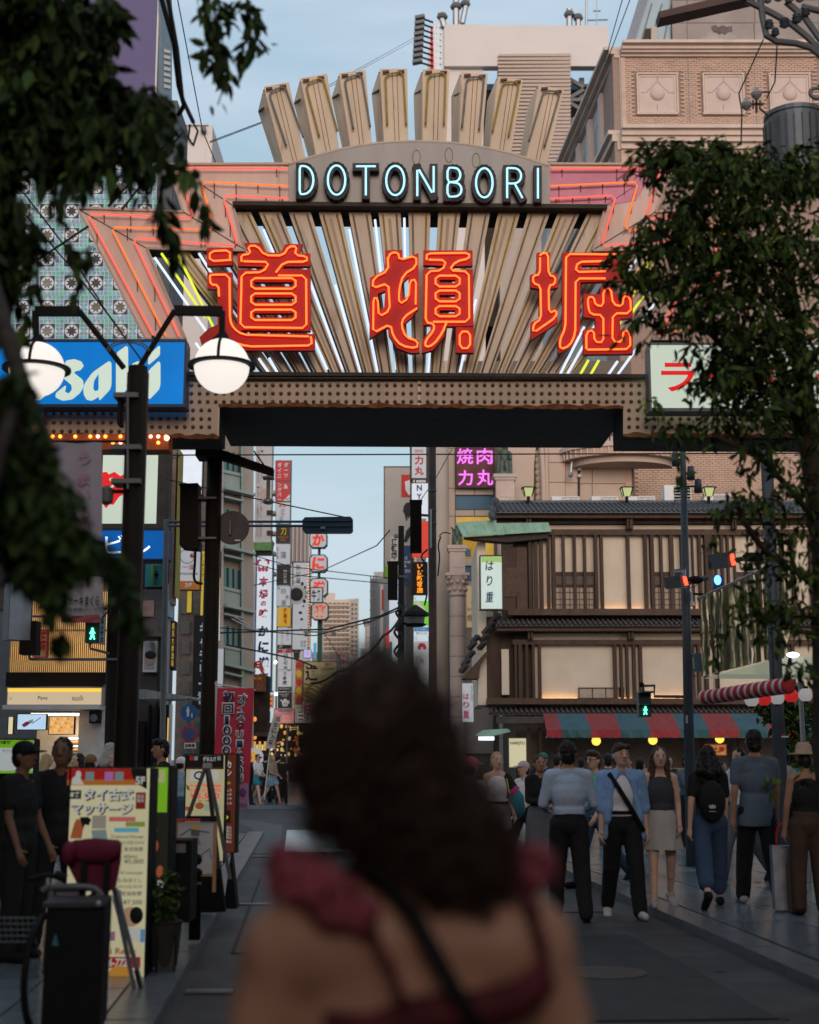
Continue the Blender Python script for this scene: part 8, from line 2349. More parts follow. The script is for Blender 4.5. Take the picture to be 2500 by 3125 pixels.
def person(label,xpx,Y,H=1.72,yaw=.0,z=None,legs=((.12,.08),(-.12,.2)),arms=((.1,.12,.25,0),(-.1,.12,.25,0)),female=False,top=None,sleeve='short',bottom=None,bkind='trousers',shoe=None,hair=('short',None),skin=None,belly=1.0,group='people on the street',detail=.013,face=True,untuck=.0,extras=None,headturn=.0,lean=.0,waist_band=None):
 skin=skin or M_skin
 k=H/1.75
 z0=(.09 if z in(None,.11)else z)
 base=Vector((gx(xpx,Y),Y,z0))
 root=thing('person',base,label,'person',group)
 M=Matrix.Translation(base)@Matrix.Rotation(yaw,4,'Z')
 sw=(.15 if female else .18)*k
 hw=.088*k
 thigh,shank=.43*k,.42*k
 def leg(side,a,b):
  hip=Vector((side*hw,0,0))
  kn=hip+Vector((side*.022,-math.sin(a)*thigh,-math.cos(a)*thigh))
  an=kn+Vector((side*.02,-math.sin(a-b)*shank,-math.cos(a-b)*shank))
  return hip,kn,an
 L_=[leg(-1,*legs[0]),leg(1,*legs[1])]
 low=min(l[2].z for l in L_)
 hz=-low+.075*k
 off=Vector((0,0,hz))
 L_=[[p+off for p in l]for l in L_]
 T=lambda x,y,zz:Vector((x*k,y*k+lean*(-zz),hz+zz*k))
 tors=[((0,.01,.0),(.155,.11,.12)),((0,.0,.13),((.125 if female else .145),.095,.14)),((0,.005,.30),((.145 if female else .172),.108*belly,.17)),((0,.01,.40),((.13 if female else .16),.09,.08))]
 body=MB()
 for c,r in tors:
  body.ell(T(*c),[q*k for q in r],14,9)
 shl,shr=T(-sw/k,.01,.47),T(sw/k,.01,.47)
 for s_ in(shl,shr):
  body.cap(T(0,.015,.52),.05*k,s_,.05*k,10)
 body.cap(shl.lerp(shr,.2),.06*k,shl.lerp(shr,.8),.06*k,10)
 nk0,nk1=T(0,.012,.47),T(0,.0,.58)
 body.cap(nk0,.058*k,nk1,.052*k,10)
 hc=T(0,-.012,.685)
 HR=Matrix.Rotation(headturn,3,'Z')
 body.ell(hc,(.076*k,.096*k,.112*k),16,12,rot=HR)
 body.ell(hc+HR@Vector((0,-.028,-.062))*k,(.056*k,.062*k,.058*k),12,8,rot=HR)
 body.cap(hc+HR@Vector((0,-.092,.012))*k,.011*k,hc+HR@Vector((0,-.108,-.018))*k,.016*k,8)
 for s in(-1,1):
  body.ell(hc+HR@Vector((s*.078,.008,-.005))*k,(.014*k,.022*k,.032*k),8,6,rot=HR)
 A_=[]
 for i,s in enumerate((-1,1)):
  sh=(shl,shr)[i]
  fw,out,el,inn=arms[i]
  ua,fa=.285*k,.25*k
  d1=Vector((s*math.sin(out),-math.sin(fw)*math.cos(out),-math.cos(fw)*math.cos(out)))
  e=sh+d1*ua
  f2=fw+el
  d2=Vector((s*math.sin(out)*.4-s*math.sin(inn),-math.sin(f2),-math.cos(f2))).normalized()
  w=e+d2*fa
  A_.append((sh,e,w,d2))
  body.cap(sh,.05*k,e,.037*k,10)
  body.cap(e,.037*k,w,.026*k,10)
  side=Vector((s,0,0))
  pal=w+d2*.05*k
  body.cap(w,.026*k,w+d2*.075*k,.034*k,8,sx=1.0)
  fwd=Vector((0,-1,0))
  fdir=fwd-d2*fwd.dot(d2);fdir.normalize()
  for q in range(4):
   o_=fdir*((q-1.5)*.019*k)
   ln=(.062,.075,.07,.055)[q]*k
   m1=w+d2*.085*k+o_
   m2=m1+(d2-side*.35).normalized()*ln*.55
   m3=m2+(d2-side*1.1).normalized()*ln*.5
   body.cap(m1,.0095*k,m2,.009*k,6);body.cap(m2,.009*k,m3,.008*k,6)
  t1=w+d2*.03*k+fdir*.03*k
  t2=t1+(d2*.6+fdir*.8-side*.2).normalized()*.05*k
  body.cap(t1,.012*k,t2,.0095*k,6)
 feet=[]
 for i,(hip,kn,an)in enumerate(L_):
  s=(-1,1)[i]
  body.cap(hip,.088*k,kn,.055*k,12);body.cap(kn,.054*k,an,.036*k,10)
  body.ell(kn.lerp(an,.28)+Vector((0,.014*k,0)),(.045*k,.048*k,.12*k),10,8)
  b_=legs[i][0]-legs[i][1]
  tilt=max(-.9,min(.9,b_*1.2))if an.z>low+hz+.03 else(b_ if b_<0 else 0)*.5
  toe=Vector((s*.02,-math.cos(tilt)*.15,math.sin(tilt)*.15))*k
  heel=an+Vector((0,.035*k,-.035*k))
  body.cap(heel,.036*k,an+toe+Vector((0,0,-.04*k)),.03*k,8)
  feet.append((heel,an+toe+Vector((0,0,-.04*k)),an))
 remesh(root,'body',xform(body,M),skin,detail*.8 if Y<25 else detail,4)
 if top:
  t_=MB()
  g=.02*k
  for c,r in tors[1:]:
   t_.ell(T(*c),[q*k+g for q in r],14,9)
  t_.lathe(T(0,.004,0)+Vector((0,0,(-.05-untuck)*k)),[((.205 if untuck else .132)*k,0),((.192 if untuck else .15)*k,.1*k),((.145 if female else .165)*k,(.2+untuck)*k)],16,axis=Matrix.Diagonal((1,.74,1)))
  if sleeve!='none':
   for s_ in(shl,shr):
    t_.cap(T(0,.015,.505),.058*k,s_,.062*k,10)
   for(sh,e,w,d2)in A_:
    t_.ell(sh,.062*k,10,8)
    if sleeve=='long':
     t_.cap(sh,.064*k,e,.05*k,10);t_.cap(e,.05*k,e.lerp(w,.92),.038*k,10)
    elif sleeve=='rolled':
     t_.cap(sh,.066*k,e,.056*k,10);t_.cap(e,.056*k,e.lerp(w,.12),.056*k,10)
    else:
     en=sh.lerp(e,.62)
     t_.cap(sh,.066*k,en,.062*k,10)
  remesh(root,'shirt' if not isinstance(top,tuple)else top[1],xform(t_,M),top[0]if isinstance(top,tuple)else top,detail,4,.005*k,11)
 if bottom:
  b=MB()
  b.ell(T(0,.01,.0),(.172*k,.127*k,.13*k),14,9)
  b.lathe(T(0,.006,.02),[(.165*k,0),(.15*k,.12*k)],16,axis=Matrix.Diagonal((1,.74,1)))
  if bkind=='trousers':
   for i,(hip,kn,an)in enumerate(L_):
    b.cap(hip,.108*k,kn,.086*k,12);b.ell(kn,.09*k,12,8);b.cap(kn,.086*k,an+Vector((0,0,-.005)),.072*k,12)
  elif bkind=='crop':
   for(hip,kn,an)in L_:
    b.cap(hip.lerp(kn,.4),.1*k,kn.lerp(an,.35),.092*k,12);b.cap(hip,.108*k,kn,.088*k,12);b.ell(kn,.094*k,12,8);b.cap(kn,.09*k,kn.lerp(an,.72),.082*k,12)
  elif bkind=='shorts':
   for(hip,kn,an)in L_:
    e=hip.lerp(kn,.55)
    q=(e-hip)
    b.lathe(hip,[(.108*k,0),(.122*k,q.length)],14,axis=q.to_track_quat('Z','Y').to_matrix())
  if bkind in('skirt','longskirt'):
   ln=(.30 if bkind=='skirt' else .70)*k
   n=36
   vs,fs=[],[]
   prof=[(.145,.12,0),(.17,.05,.3),(.20 if bkind=='skirt' else .19,-.1,.7),(.245 if bkind=='skirt' else .22,None,1.2)]
   for r,zz,rip in prof:
    zz=zz*k if zz is not None else-ln
    for j in range(n):
     a=2*PI*j/n
     rr=(r+.012*rip*math.sin(a*9))*k
     p=T(0,.006,0)
     vs.append((p.x+rr*math.cos(a),p.y+rr*.8*math.sin(a),p.z+zz))
   for i in range(len(prof)-1):
    for j in range(n):
     fs.append((i*n+j,i*n+(j+1)%n,(i+1)*n+(j+1)%n,(i+1)*n+j))
   part(root,'skirt',xform(MB().add(vs,fs),M),bottom,smooth=True)
  else:
   remesh(root,'shorts' if bkind=='shorts' else 'trousers',xform(b,M),bottom,detail,2,.006*k,11)
 if waist_band:
  part(root,'belt',xform(MB().lathe(T(0,.005,.1),[(.168*k,0),(.168*k,.035*k)],18,axis=Matrix.Diagonal((1,.76,1))),M),waist_band)
 if shoe:
  for heel,toe,an in feet:
   s_=MB().cap(heel+Vector((0,.005,.004)),.046*k,toe+Vector((0,-.012,.004)),.04*k,10)
   s_.cap(an+Vector((0,0,-.02*k)),.05*k,heel+Vector((0,0,.01)),.046*k,8)
   part(root,'shoe',xform(s_,M),shoe,smooth=True)
 st_,hm=hair
 if st_!='none':
  h=MB()
  if st_ in('cap','hat','beret'):
   if st_=='hat':
    h.lathe(hc+Vector((0,0,.045*k)),[(.17*k,0),(.17*k,.012),(.09*k,.016),(.08*k,.1*k),(.05*k,.13*k)],18)
   else:
    h.ell(hc+HR@Vector((0,.008,.035))*k,(.088*k,.106*k,.09*k),14,9,rot=HR)
    if st_=='cap':
     h.ell(hc+HR@Vector((0,-.12,.035))*k,(.065*k,.08*k,.01*k),12,6,rot=HR)
   part(root,'hat' if st_=='hat' else 'cap',xform(h,M),hm,smooth=True)
   h=MB()
   h.ell(hc+HR@Vector((0,.03,-.02))*k,(.08*k,.08*k,.09*k),12,8,rot=HR)
   part(root,'hair',xform(h,M),M_hairdark,smooth=True)
  else:
   h.ell(hc+HR@Vector((0,.022,.028))*k,(.086*k,.096*k,.1*k),14,10,rot=HR)
   h.ell(hc+HR@Vector((0,.045,-.03))*k,(.078*k,.068*k,.085*k),12,8,rot=HR)
   if st_=='curly':
    h.ell(hc+HR@Vector((0,-.02,.085))*k,(.085*k,.09*k,.05*k),12,8,rot=HR)
   if st_=='fringe':
    h.cap(hc+HR@Vector((-.05,-.07,.075))*k,.028*k,hc+HR@Vector((.05,-.065,.08))*k,.03*k,8)
   if st_ in('long','verylong','bob'):
    ln={'bob':-.17,'long':-.33,'verylong':-.5}[st_]
    h.cap(hc+HR@Vector((0,.06,-.02))*k,.075*k,T(0,.11,.685+ln),.07*k,12)
    for s in(-1,1):
     h.cap(hc+HR@Vector((s*.07,.01,.02))*k,.035*k,T(s*.1,(-.03 if st_=='verylong' else .05),.685+ln*.95),.045*k,10)
     h.cap(hc+HR@Vector((s*.08,.04,-.03))*k,.04*k,T(s*.1,.08,.685+ln*.9),.05*k,10)
   if st_=='bun':
    h.ell(hc+HR@Vector((0,.1,.06))*k,.045*k,10,8)
   remesh(root,'hair',xform(h,M),hm,detail*.85,2,.012*k,38)
 if face:
  for s in(-1,1):
   part(root,'eye',xform(MB().ell(hc+HR@Vector((s*.031,-.087,.012))*k,(.011*k,.006*k,.005*k),8,6,rot=HR),M),M_ink)
   part(root,'eyebrow',xform(MB().cap(hc+HR@Vector((s*.018,-.094,.032))*k,.0035*k,hc+HR@Vector((s*.046,-.086,.033))*k,.003*k,6),M),M_hairdark)
  part(root,'mouth',xform(MB().ell(hc+HR@Vector((0,-.09,-.058))*k,(.023*k,.008*k,.007*k),10,6,rot=HR),M),mat('lips',(.26,.09,.08),.5))
 return root,M,k,T,A_,hc,HR,L_
walk=((.38,.12),(-.32,.42))
walk2=((-.32,.42),(.38,.12))
stand=((.03,.04),(-.03,.06))
swing=((-.25,.12,.25,.0),(.28,.12,.4,.0))
swing2=((.28,.12,.4,0),(-.25,.12,.25,0))
r=person('man seen from behind in a light blue dress shirt and black trousers',1742,14.9,1.83,PI,.0,((-.16,.12),(.2,.1)),((.1,.25,1.25,.3),(.15,.25,1.2,.3)),top=C_shirt,sleeve='long',bottom=C_black,shoe=M_black,hair=('short',M_hairdark),skin=M_skin2,face=False,belly=1.05)
r=person('man in open denim shirt over white top with a bag strap across his chest',1907,15.2,1.82,0,.0,((-.2,.3),(.24,.06)),((.08,.12,.2,0),(-.1,.16,.2,0)),top=C_white,sleeve='none',bottom=C_black,shoe=cl('sneaker_white',(.5,.45,.42)),hair=('fringe',M_hairbrown),skin=M_skin,headturn=.25,waist_band=M_black)
root,M,k,T,A_,hc,HR,L_=r
jk=MB()
for s in(-1,1):
 jk.cap(T(s*.12,.03,.43),.075*k,T(s*.14,.04,-.03),.06*k,10)
 jk.cap(T(s*.1,-.06,.42),.05*k,T(s*.165,-.07,.05),.045*k,8)
 jk.cap(T(s*.165,-.05,.05),.045*k,T(s*.19,-.03,-.12),.04*k,8)
jk.ell(T(0,.06,.25),(.17*k,.09*k,.26*k),14,9)
jk.cap(T(0,.02,.505),.062*k,T(.165,.02,.47),.066*k,10).cap(T(0,.02,.505),.062*k,T(-.165,.02,.47),.068*k,10)
for(sh,e,w,d2)in A_:
 jk.cap(sh,.074*k,e,.064*k,10);jk.cap(e,.064*k,e.lerp(w,.15),.064*k,10)
for s in(-1,1):
 jk.cap(T(s*.03,-.03,.52),.035*k,T(s*.09,-.085,.44),.03*k,8)
remesh(root,'open_shirt',xform(jk,M),C_denim,.013,3,.008,14)
stp=[T(-.13,-.06,.50),T(-.06,-.14,.38),T(.06,-.15,.18),T(.2,-.08,-.06)]
part(root,'bag_strap',xform(MB().tube(stp,.024,8),M),M_black)
r=person('young woman with very long brown hair, dark top and pale shorts holding his hand',2026,15.4,1.69,0,.11,((.24,.08),(-.2,.3)),((.1,.2,.1,0),(.0,.14,.55,.1)),True,(C_charcoal,'vest'),'none',C_pale,'skirt',cl('sneaker_grey',(.36,.34,.34)),('verylong',M_hairbrown),M_skin)
r=person('woman seen from behind in black top with backpack and blue jeans',2176,15.3,1.72,PI,.11,((.34,.1),(-.3,.5)),((.14,.1,.2,0),(-.2,.2,.2,0)),True,C_black,'short',C_jean,'crop',M_black,('bob',M_hairdark),M_skin,face=False)
root,M,k,T,A_,hc,HR,L_=r
bp0=MB().ell(T(0,.17,.22),(.145*k,.09*k,.22*k),14,10)
part(root,'backpack',xform(bp0,M),C_black,smooth=True)
part(root,'strap',xform(MB().tube([T(-.1,-.1,.1),T(-.11,-.12,.35),T(-.1,.02,.49),T(-.09,.12,.42)],.018,6),M),M_black)
part(root,'strap',xform(MB().tube([T(.1,-.1,.1),T(.11,-.12,.35),T(.1,.02,.49),T(.09,.12,.42)],.018,6),M),M_black)
lg=MB()
for a in(-38,0,38):
 q=Vector((math.sin(R(a))*.035,0,.03*math.cos(R(a))+.01))*k
 lg.ell(T(.02,.267,.13)+q,(.012*k,.004,.022*k),8,5,rot=Matrix.Rotation(R(a),3,'Y'))
lg.box(T(.02,.266,.118),(.07*k,.004,.006))
part(root,'leaf_emblem',xform(lg,M),M_offwhite)
r=person('tall man seen from behind in a grey tee shirt and black trousers',2322,15.6,1.88,PI,.11,((-.22,.2),(.26,.1)),((.16,.12,.2,0),(-.14,.16,.25,0)),top=C_bluegrey,sleeve='short',bottom=C_black,shoe=cl('sneaker_grey',(.36,.34,.34)),hair=('short',M_hairdark),skin=M_skin2,face=False,untuck=.1,belly=1.05)
r=person('woman at the picture edge in a sun hat, black top and brown trousers',2478,14.6,1.66,PI,.11,stand,((.05,.3,.1,0),(.05,.2,.2,0)),True,C_black,'none',C_brown,'trousers',M_black,('hat',C_beige),M_skin2,face=False)
r=person('smiling woman in white top and pale shorts with a sports jacket on her shoulders',1520,20,1.74,.25,0,((.3,.25),(-.2,.2)),((.1,.15,.3,0),(.1,.12,.4,0)),True,C_white,'none',C_pale,'shorts',cl('sneaker_white',(.5,.45,.42)),('bun',M_hairblond),M_skin,waist_band=M_black)
root,M,k,T,A_,hc,HR,L_=r
jm=MB().cap(T(.14,.02,.45),.09*k,T(.22,-.02,.28),.09*k).cap(T(-.14,.06,.42),.07*k,T(-.16,.08,.1),.07*k)
remesh(root,'jacket',xform(jm,M),C_black,.014,3,.01,12)
part(root,'jacket_sleeve',xform(MB().tube([T(.2,-.03,.3),T(.26,-.05,.18),T(.28,-.05,.02),T(.24,-.06,-.08)],[.085*k,.11*k,.11*k,.07*k],12),M),C_teal,smooth=True)
part(root,'pink_band',xform(MB().tube([T(.19,-.03,.28),T(.245,-.045,.235)],[.1*k,.112*k],12),M),cl('hot_pink',(.35,.05,.14)))
part(root,'yellow_piping',xform(MB().tube([T(.1,-.13,.45),T(.13,-.15,.25)],.008,6),M),M_yellow)
r=person('person in pale green tee with a blue strap, half hidden by the dark hair',1440,16.5,1.66,PI*.75,0,stand,((.1,.12,.2,0),(.1,.12,.2,0)),False,cl('pale_mint',(.42,.48,.47)),'short',C_charcoal,'trousers',M_black,('cap',cl('red_cap',(.45,.1,.12))),M_skin2,face=False)
root,M,k,T,A_,hc,HR,L_=r
part(root,'bag_strap',xform(MB().tube([T(-.12,.1,.46),T(-.13,-.05,.49),T(-.1,-.15,.3)],.025,6),M),C_skyblue)
r=person('woman in a black tee and long grey skirt facing us beside the blue shirted man',1652,19.2,1.68,.2,0,stand,((.2,.1,1.3,.5),(.2,.1,1.1,.5)),True,C_black,'long',C_greyskirt,'longskirt',cl('tan_shoe',(.25,.16,.1)),('bun',M_hairbrown),M_skin2)
r=person('woman in a pinkish white cap and white top behind the long grey skirt',1603,21.5,1.64,-.9,0,walk,((.3,.1,1.2,.3),(.1,.1,.8,.2)),True,C_white,'short',C_black,'trousers',M_black,('cap',C_cap),M_skin)
r=person('person in a dark green cap standing before the lit shop',1662,26,1.74,.1,0,stand,top=C_navy,sleeve='short',bottom=C_jean,shoe=M_black,hair=('cap',cl('green_cap',(.04,.14,.12))),skin=M_skin2,detail=.02)
r=person('man with glasses in a mint green tee looking aside, walking',1822,18.6,1.76,-.9,0,((.3,.1),(-.35,.5)),swing,False,C_mint,'short',C_jean,'trousers',M_brownblack,('curly',M_hairbrown),M_skin)
root,M,k,T,A_,hc,HR,L_=r
gm=MB()
for s in(-1,1):
 gm.tube([hc+HR@Vector((s*.033+.022*math.cos(a),-.1,.012+.018*math.sin(a)))*k for a in[2*PI*q/12 for q in range(12)]],.003,4,closed=True)
 gm.bar(hc+HR@Vector((s*.055,-.1,.014))*k,hc+HR@Vector((s*.08,.0,.014))*k,.005)
part(root,'glasses',xform(gm,M),M_black)
r=person('dark haired person seen from behind between the mint tee and denim shirt',1862,26,1.72,PI,0,stand,top=C_maroon,bottom=C_jean,shoe=M_black,hair=('short',M_hairdark),face=False,detail=.02)
r=person('person in a dark red tee behind the shoulder of the denim shirted man',1962,24.5,1.64,PI*.8,0,stand,top=C_maroon,bottom=C_charcoal,shoe=M_black,hair=('short',M_hairdark),face=False,detail=.02)
r=person('woman in a white tee glancing sideways behind the tall man',2270,18.5,1.72,-.8,.11,walk,female=True,top=C_white,bottom=C_greyskirt,shoe=M_black,hair=('long',M_hairdark),skin=M_skin)
r=person('cyclist in a dark top with a red bag beside the grey pole',2105,25.5,1.7,.6,0,stand,((.7,.1,.6,0),(.7,.1,.6,0)),top=C_bluegrey,sleeve='long',bottom=C_black,shoe=M_black,hair=('short',M_hairdark),skin=M_skin2,detail=.02)
root,M,k,T,A_,hc,HR,L_=r
part(root,'red_bag',xform(MB().ell(T(.25,-.2,.16),(.14,.1,.1),12,8),M),M_red,smooth=True)
r=person('person with a pale grey rucksack near the picture edge',2408,19,1.68,PI,.11,stand,top=C_teal,bottom=C_black,shoe=M_black,hair=('short',M_hairdark),face=False,detail=.018)
root,M,k,T,A_,hc,HR,L_=r
part(root,'rucksack',xform(MB().ell(T(0,.17,.32),(.16,.1,.24),14,10),M),C_pale,smooth=True)
for x,Y,H,top,hr,lab in((2048,31,1.72,C_navy,'short','person in navy beyond the long haired woman'),(2145,30,1.66,C_white,'long','person in white deep behind the backpack woman'),(1705,30,1.75,C_charcoal,'short','dark dressed person beyond the blue shirted man'),(1778,33,1.68,C_beige,'short','person in beige deep between the blue shirt and mint tee'),(2215,28,1.6,C_black,'long','dark haired person deep right of the backpack woman'),(1925,34,1.7,C_bluegrey,'short','person in blue grey far behind the denim shirt')):
 person(lab,x,Y,H,rng.choice((.2,PI,PI*.8,-.6)),0,walk,swing,female=hr=='long',top=top,bottom=C_black if x%2 else C_jean,shoe=M_black,hair=(hr,M_hairdark),skin=M_skin2,detail=.022)
def bag(lab,x,y0,y1,Y,w,m,hm):
 P=Plane(Y,R(15),x)
 q=P.px(x,y1);q.z=.112
 b=thing('shopping_bag',q,lab,'bag','shopping bags by the right edge')
 h=P.px(x,y0).z-.112
 part(b,'body',MB().box8([q+Vector(v)for v in((-w/2,-.07,0),(w/2,-.07,0),(w/2,.07,0),(-w/2,.07,0),(-w/2*1.05,-.06,h),(w/2*1.05,-.06,h),(w/2*1.05,.06,h),(-w/2*1.05,.06,h))]),m)
 part(b,'handle',MB().tube(chaikin([q+Vector(v)for v in((-w*.3,0,h),(-w*.28,0,h+.16),(0,0,h+.24),(w*.28,0,h+.16),(w*.3,0,h))],2),.012,6),hm,smooth=True)
 return b
bag('pale printed shopping bag with red handle held at the right',2398,2580,2690,14.9,.26,mat('bag_pale',(.3,.3,.33),.5,var=.3,scale=6),M_red)
bag('brown paper shopping bag beside the pale one',2432,2632,2700,14.7,.15,mat('bag_brown',(.14,.07,.04),.7,var=.2),mat('bag_brown',(.14,.07,.04),.7))
r=person('woman with sunglasses in white tee and teal shorts crossing far off',785,47,1.70,.9,.1,walk,((.3,.1,.9,.2),(.2,.1,.8,.2)),True,C_white,'short',C_teal,'shorts',cl('sandal',(.3,.16,.1)),('bun',M_hairbrown),M_skin,detail=.024,group='people crossing far off')
root,M,k,T,A_,hc,HR,L_=r
part(root,'sunglasses',xform(MB().bar(hc+Vector((-.06,-.1,.012)),hc+Vector((.06,-.1,.012)),.03,.04),M),M_black)
part(root,'waist_bag',xform(MB().ell(T(.08,-.14,.02),(.13,.06,.08),10,8),M),C_brown)
r=person('blonde woman in beige jacket and light denim shorts crossing far off',830,47.6,1.66,.9,.1,walk2,((.3,.1,1.0,.2),(.2,.1,.8,.2)),True,C_beige,'long',C_denimlight,'shorts',cl('sandal',(.3,.16,.1)),('long',M_hairblond),M_skin,detail=.024,group='people crossing far off')
for x,Y,H,top,hr,lab in((758,47.3,1.72,C_black,M_hairdark,'person in black walking ahead of the white tee woman far off'),(808,49,1.7,C_black,M_hairdark,'person in a patterned black top between the two crossing women'),(842,50,1.68,C_charcoal,M_hairdark,'dark dressed person behind the blonde woman far off'),(860,49,1.64,C_black,M_hairbrown,'dark dressed person touching the blurred hair edge far off'),(822,53,1.7,C_navy,M_hairdark,'person in navy farther behind the crossing women'),(850,55,1.72,C_maroon,M_hairdark,'person in dark red deep in the far crowd')):
 person(lab,x,Y,H,PI if Y>48 else .9,.1,walk,swing,top=top,bottom=C_black,shoe=M_black,hair=('short',hr),detail=.03,face=False,group='people crossing far off')
r=person('shadowed man in black tee walking towards us beside the massage sign',165,12.2,1.77,.05,.11,walk,((.12,.16,.25,0),(-.1,.14,.3,0)),False,C_black,'short',C_black,'trousers',M_black,('short',M_hairdark),M_skin3)
r=person('man in profile with a black cap at the left picture edge',42,11.4,1.69,1.3,.11,stand,((.1,.1,.3,0),(.15,.1,.3,0)),False,C_black,'short',C_black,'trousers',M_black,('cap',M_black),M_skin3)
r=person('grey haired person in black near the bakery wall',325,20,1.76,PI*.8,.11,stand,top=C_black,bottom=C_black,shoe=M_black,hair=('bob',M_hairgrey),face=False)
r=person('dark haired woman in profile beside the grey haired person',345,18.5,1.64,-1.2,.11,stand,female=True,top=C_black,bottom=C_black,shoe=M_black,hair=('long',M_hairdark),skin=M_skin)
r=person('light brown haired woman before the lamp pole',378,17.5,1.62,PI,.11,stand,female=True,top=C_green if False else cl('pale_olive',(.2,.22,.13)),bottom=C_black,shoe=M_black,hair=('long',mat('hair_light_brown',(.14,.085,.045),.5,var=.3,scale=40)),face=False)
r=person('man in profile in a black top right of the lamp pole',480,17.8,1.78,-1.1,.11,stand,((.3,.1,1.0,.2),(.2,.1,.9,.2)),top=C_black,sleeve='short',bottom=C_black,shoe=M_black,hair=('curly',M_hairdark),skin=M_skin2)
r=person('person in a tan cap with dark band before the bakery shelves',262,19,1.60,PI*.9,.11,stand,top=C_beige,bottom=C_black,shoe=M_black,hair=('beret',cl('cap_tan',(.22,.14,.06))),face=False)
r=person('dark haired woman in pale pink under the bread shelf light',228,22,1.62,-1.0,.11,stand,female=True,top=cl('pale_pink',(.4,.3,.32)),bottom=C_black,shoe=M_black,hair=('long',M_hairdark))
r=person('blond haired customer at the bakery counter',130,24,1.62,PI*.7,.11,stand,female=True,top=C_charcoal,bottom=C_black,shoe=M_black,hair=('long',M_hairblond),face=False,detail=.018)
r=person('bread shop customer in cream with light hair',203,25,1.6,PI,.11,stand,female=True,top=cl('cream',(.5,.42,.33)),bottom=C_black,shoe=M_black,hair=('bob',M_hairblond),face=False,detail=.018)
r=person('cyclist in light denim jacket and white cap behind the round road signs',545,25,1.66,PI*.8,.0,stand,((.6,.1,.6,0),(.6,.1,.6,0)),top=C_denimlight,sleeve='long',bottom=C_jean,shoe=M_black,hair=('cap',C_white),face=False,detail=.018)
FY=2.1
fp=lambda x,y,Y=FY:at(x,y,Y)
fb=fp(1230,2311);fb.z=0
fw=thing('person',(fb.x,fb.y+.05,0),'blurred woman close to us seen from behind with curly dark hair and red straps','person')
M_fskin=mat('skin_warm_brown',(.46,.225,.145),.5,var=.08,scale=9)
B=MB()
zo=reg(600,1900,.69565)
q=lambda a,b,Y=FY:at(*zo((a,b)),Y)
B.cap(q(860,900,FY+.01),.056,q(900,1300,FY),.062,14)
B.ell(q(850,640,FY+.04),(.08,.09,.115),16,12)
B.cap(q(900,1230),.06,q(520,1380),.07,14);B.cap(q(950,1230),.06,q(1370,1370),.072,14)
B.cap(q(520,1400),.085,q(1380,1400),.085,14)
B.ell(q(950,1750,FY+.02),(.185,.11,.26),20,14)
sh_l,sh_r=q(400,1450),q(1460,1440)
B.ell(sh_l,.072,14,10);B.ell(sh_r,.072,14,10)
B.cap(sh_l,.066,q(270,1800),.05,12);B.cap(sh_r,.066,q(1600,1800),.05,12)
el_l,el_r=q(250,1980,FY-.02),q(1630,1980,FY-.02)
B.cap(q(270,1800),.05,el_l,.042,12);B.cap(q(1600,1800),.05,el_r,.042,12)
for el,s in((el_l,-1),(el_r,1)):
 w=el+Vector((s*-.02,.2,-.1))
 B.cap(el,.042,w,.028,10)
 B.cap(w,.026,w+Vector((0,.08,-.02)),.032,8)
 for k_ in range(4):
  B.cap(w+Vector((.018*(k_-1.5),.09,-.02)),.009,w+Vector((.02*(k_-1.5),.15,-.05)),.008,6)
 B.cap(w+Vector((-s*.03,.04,0)),.011,w+Vector((-s*.05,.09,.01)),.009,6)
pel=Vector((fb.x+.01,FY+.03,.93))
B.ell(pel,(.17,.12,.16),14,10);B.ell(Vector((fb.x+.01,FY+.03,1.1)),(.14,.1,.16),14,10)
for s in(-1,1):
 B.cap(pel+Vector((s*.09,0,-.06)),.09,Vector((fb.x+s*.1,FY+.03,.5)),.058,12);B.cap(Vector((fb.x+s*.1,FY+.03,.5)),.056,Vector((fb.x+s*.1,FY+.05,.08)),.038,10)
 B.cap(Vector((fb.x+s*.1,FY+.04,.045)),.04,Vector((fb.x+s*.11,FY+.2,.035)),.032,8)
remesh(fw,'body',B,M_fskin,.012,8)
M_dress=mat('dress_red',(.085,.012,.014),.8,var=.35,scale=14)
M_ruf=mat('ruffle_pink_red',(.27,.055,.07),.8,var=.35,scale=16)
D=MB()
D.ell(Vector((fb.x+.01,FY+.03,1.06)),(.175,.125,.2),16,10);D.lathe(Vector((fb.x+.01,FY+.03,.48)),[(.3,0),(.24,.25),(.185,.5),(.18,.62)],24,axis=Matrix.Diagonal((1,.75,1)))
remesh(fw,'dress',D,M_dress,.014,4,.01,12)
part(fw,'dress_edge',MB().tube([q(x,y,FY-.1)for x,y in((560,1800),(760,1800),(1000,1730),(1250,1700),(1450,1640),(1530,1540))],[.03,.025,.03,.028,.026,.022],8),M_dress,smooth=True)
def ruffle(pts,r0,n=60,dy=.0):
 P=[q(x,y,Yq)for x,y,Yq in pts]
 P=chaikin(P,3)
 mb=MB()
 N=len(P)
 for i in range(N):
  p=P[i]
  for k_ in range(3):
   o_=Vector((rng.uniform(-1,1),rng.uniform(-1,.3),rng.uniform(-1,1)))*r0*.8
   mb.ell(p+o_,(r0*rng.uniform(.5,.9),r0*rng.uniform(.3,.6),r0*rng.uniform(.3,.7)),8,5,rot=Euler((rng.uniform(0,3),rng.uniform(0,3),rng.uniform(0,3))).to_matrix())
 return part(fw,'ruffled_strap',mb,M_ruf,smooth=True)
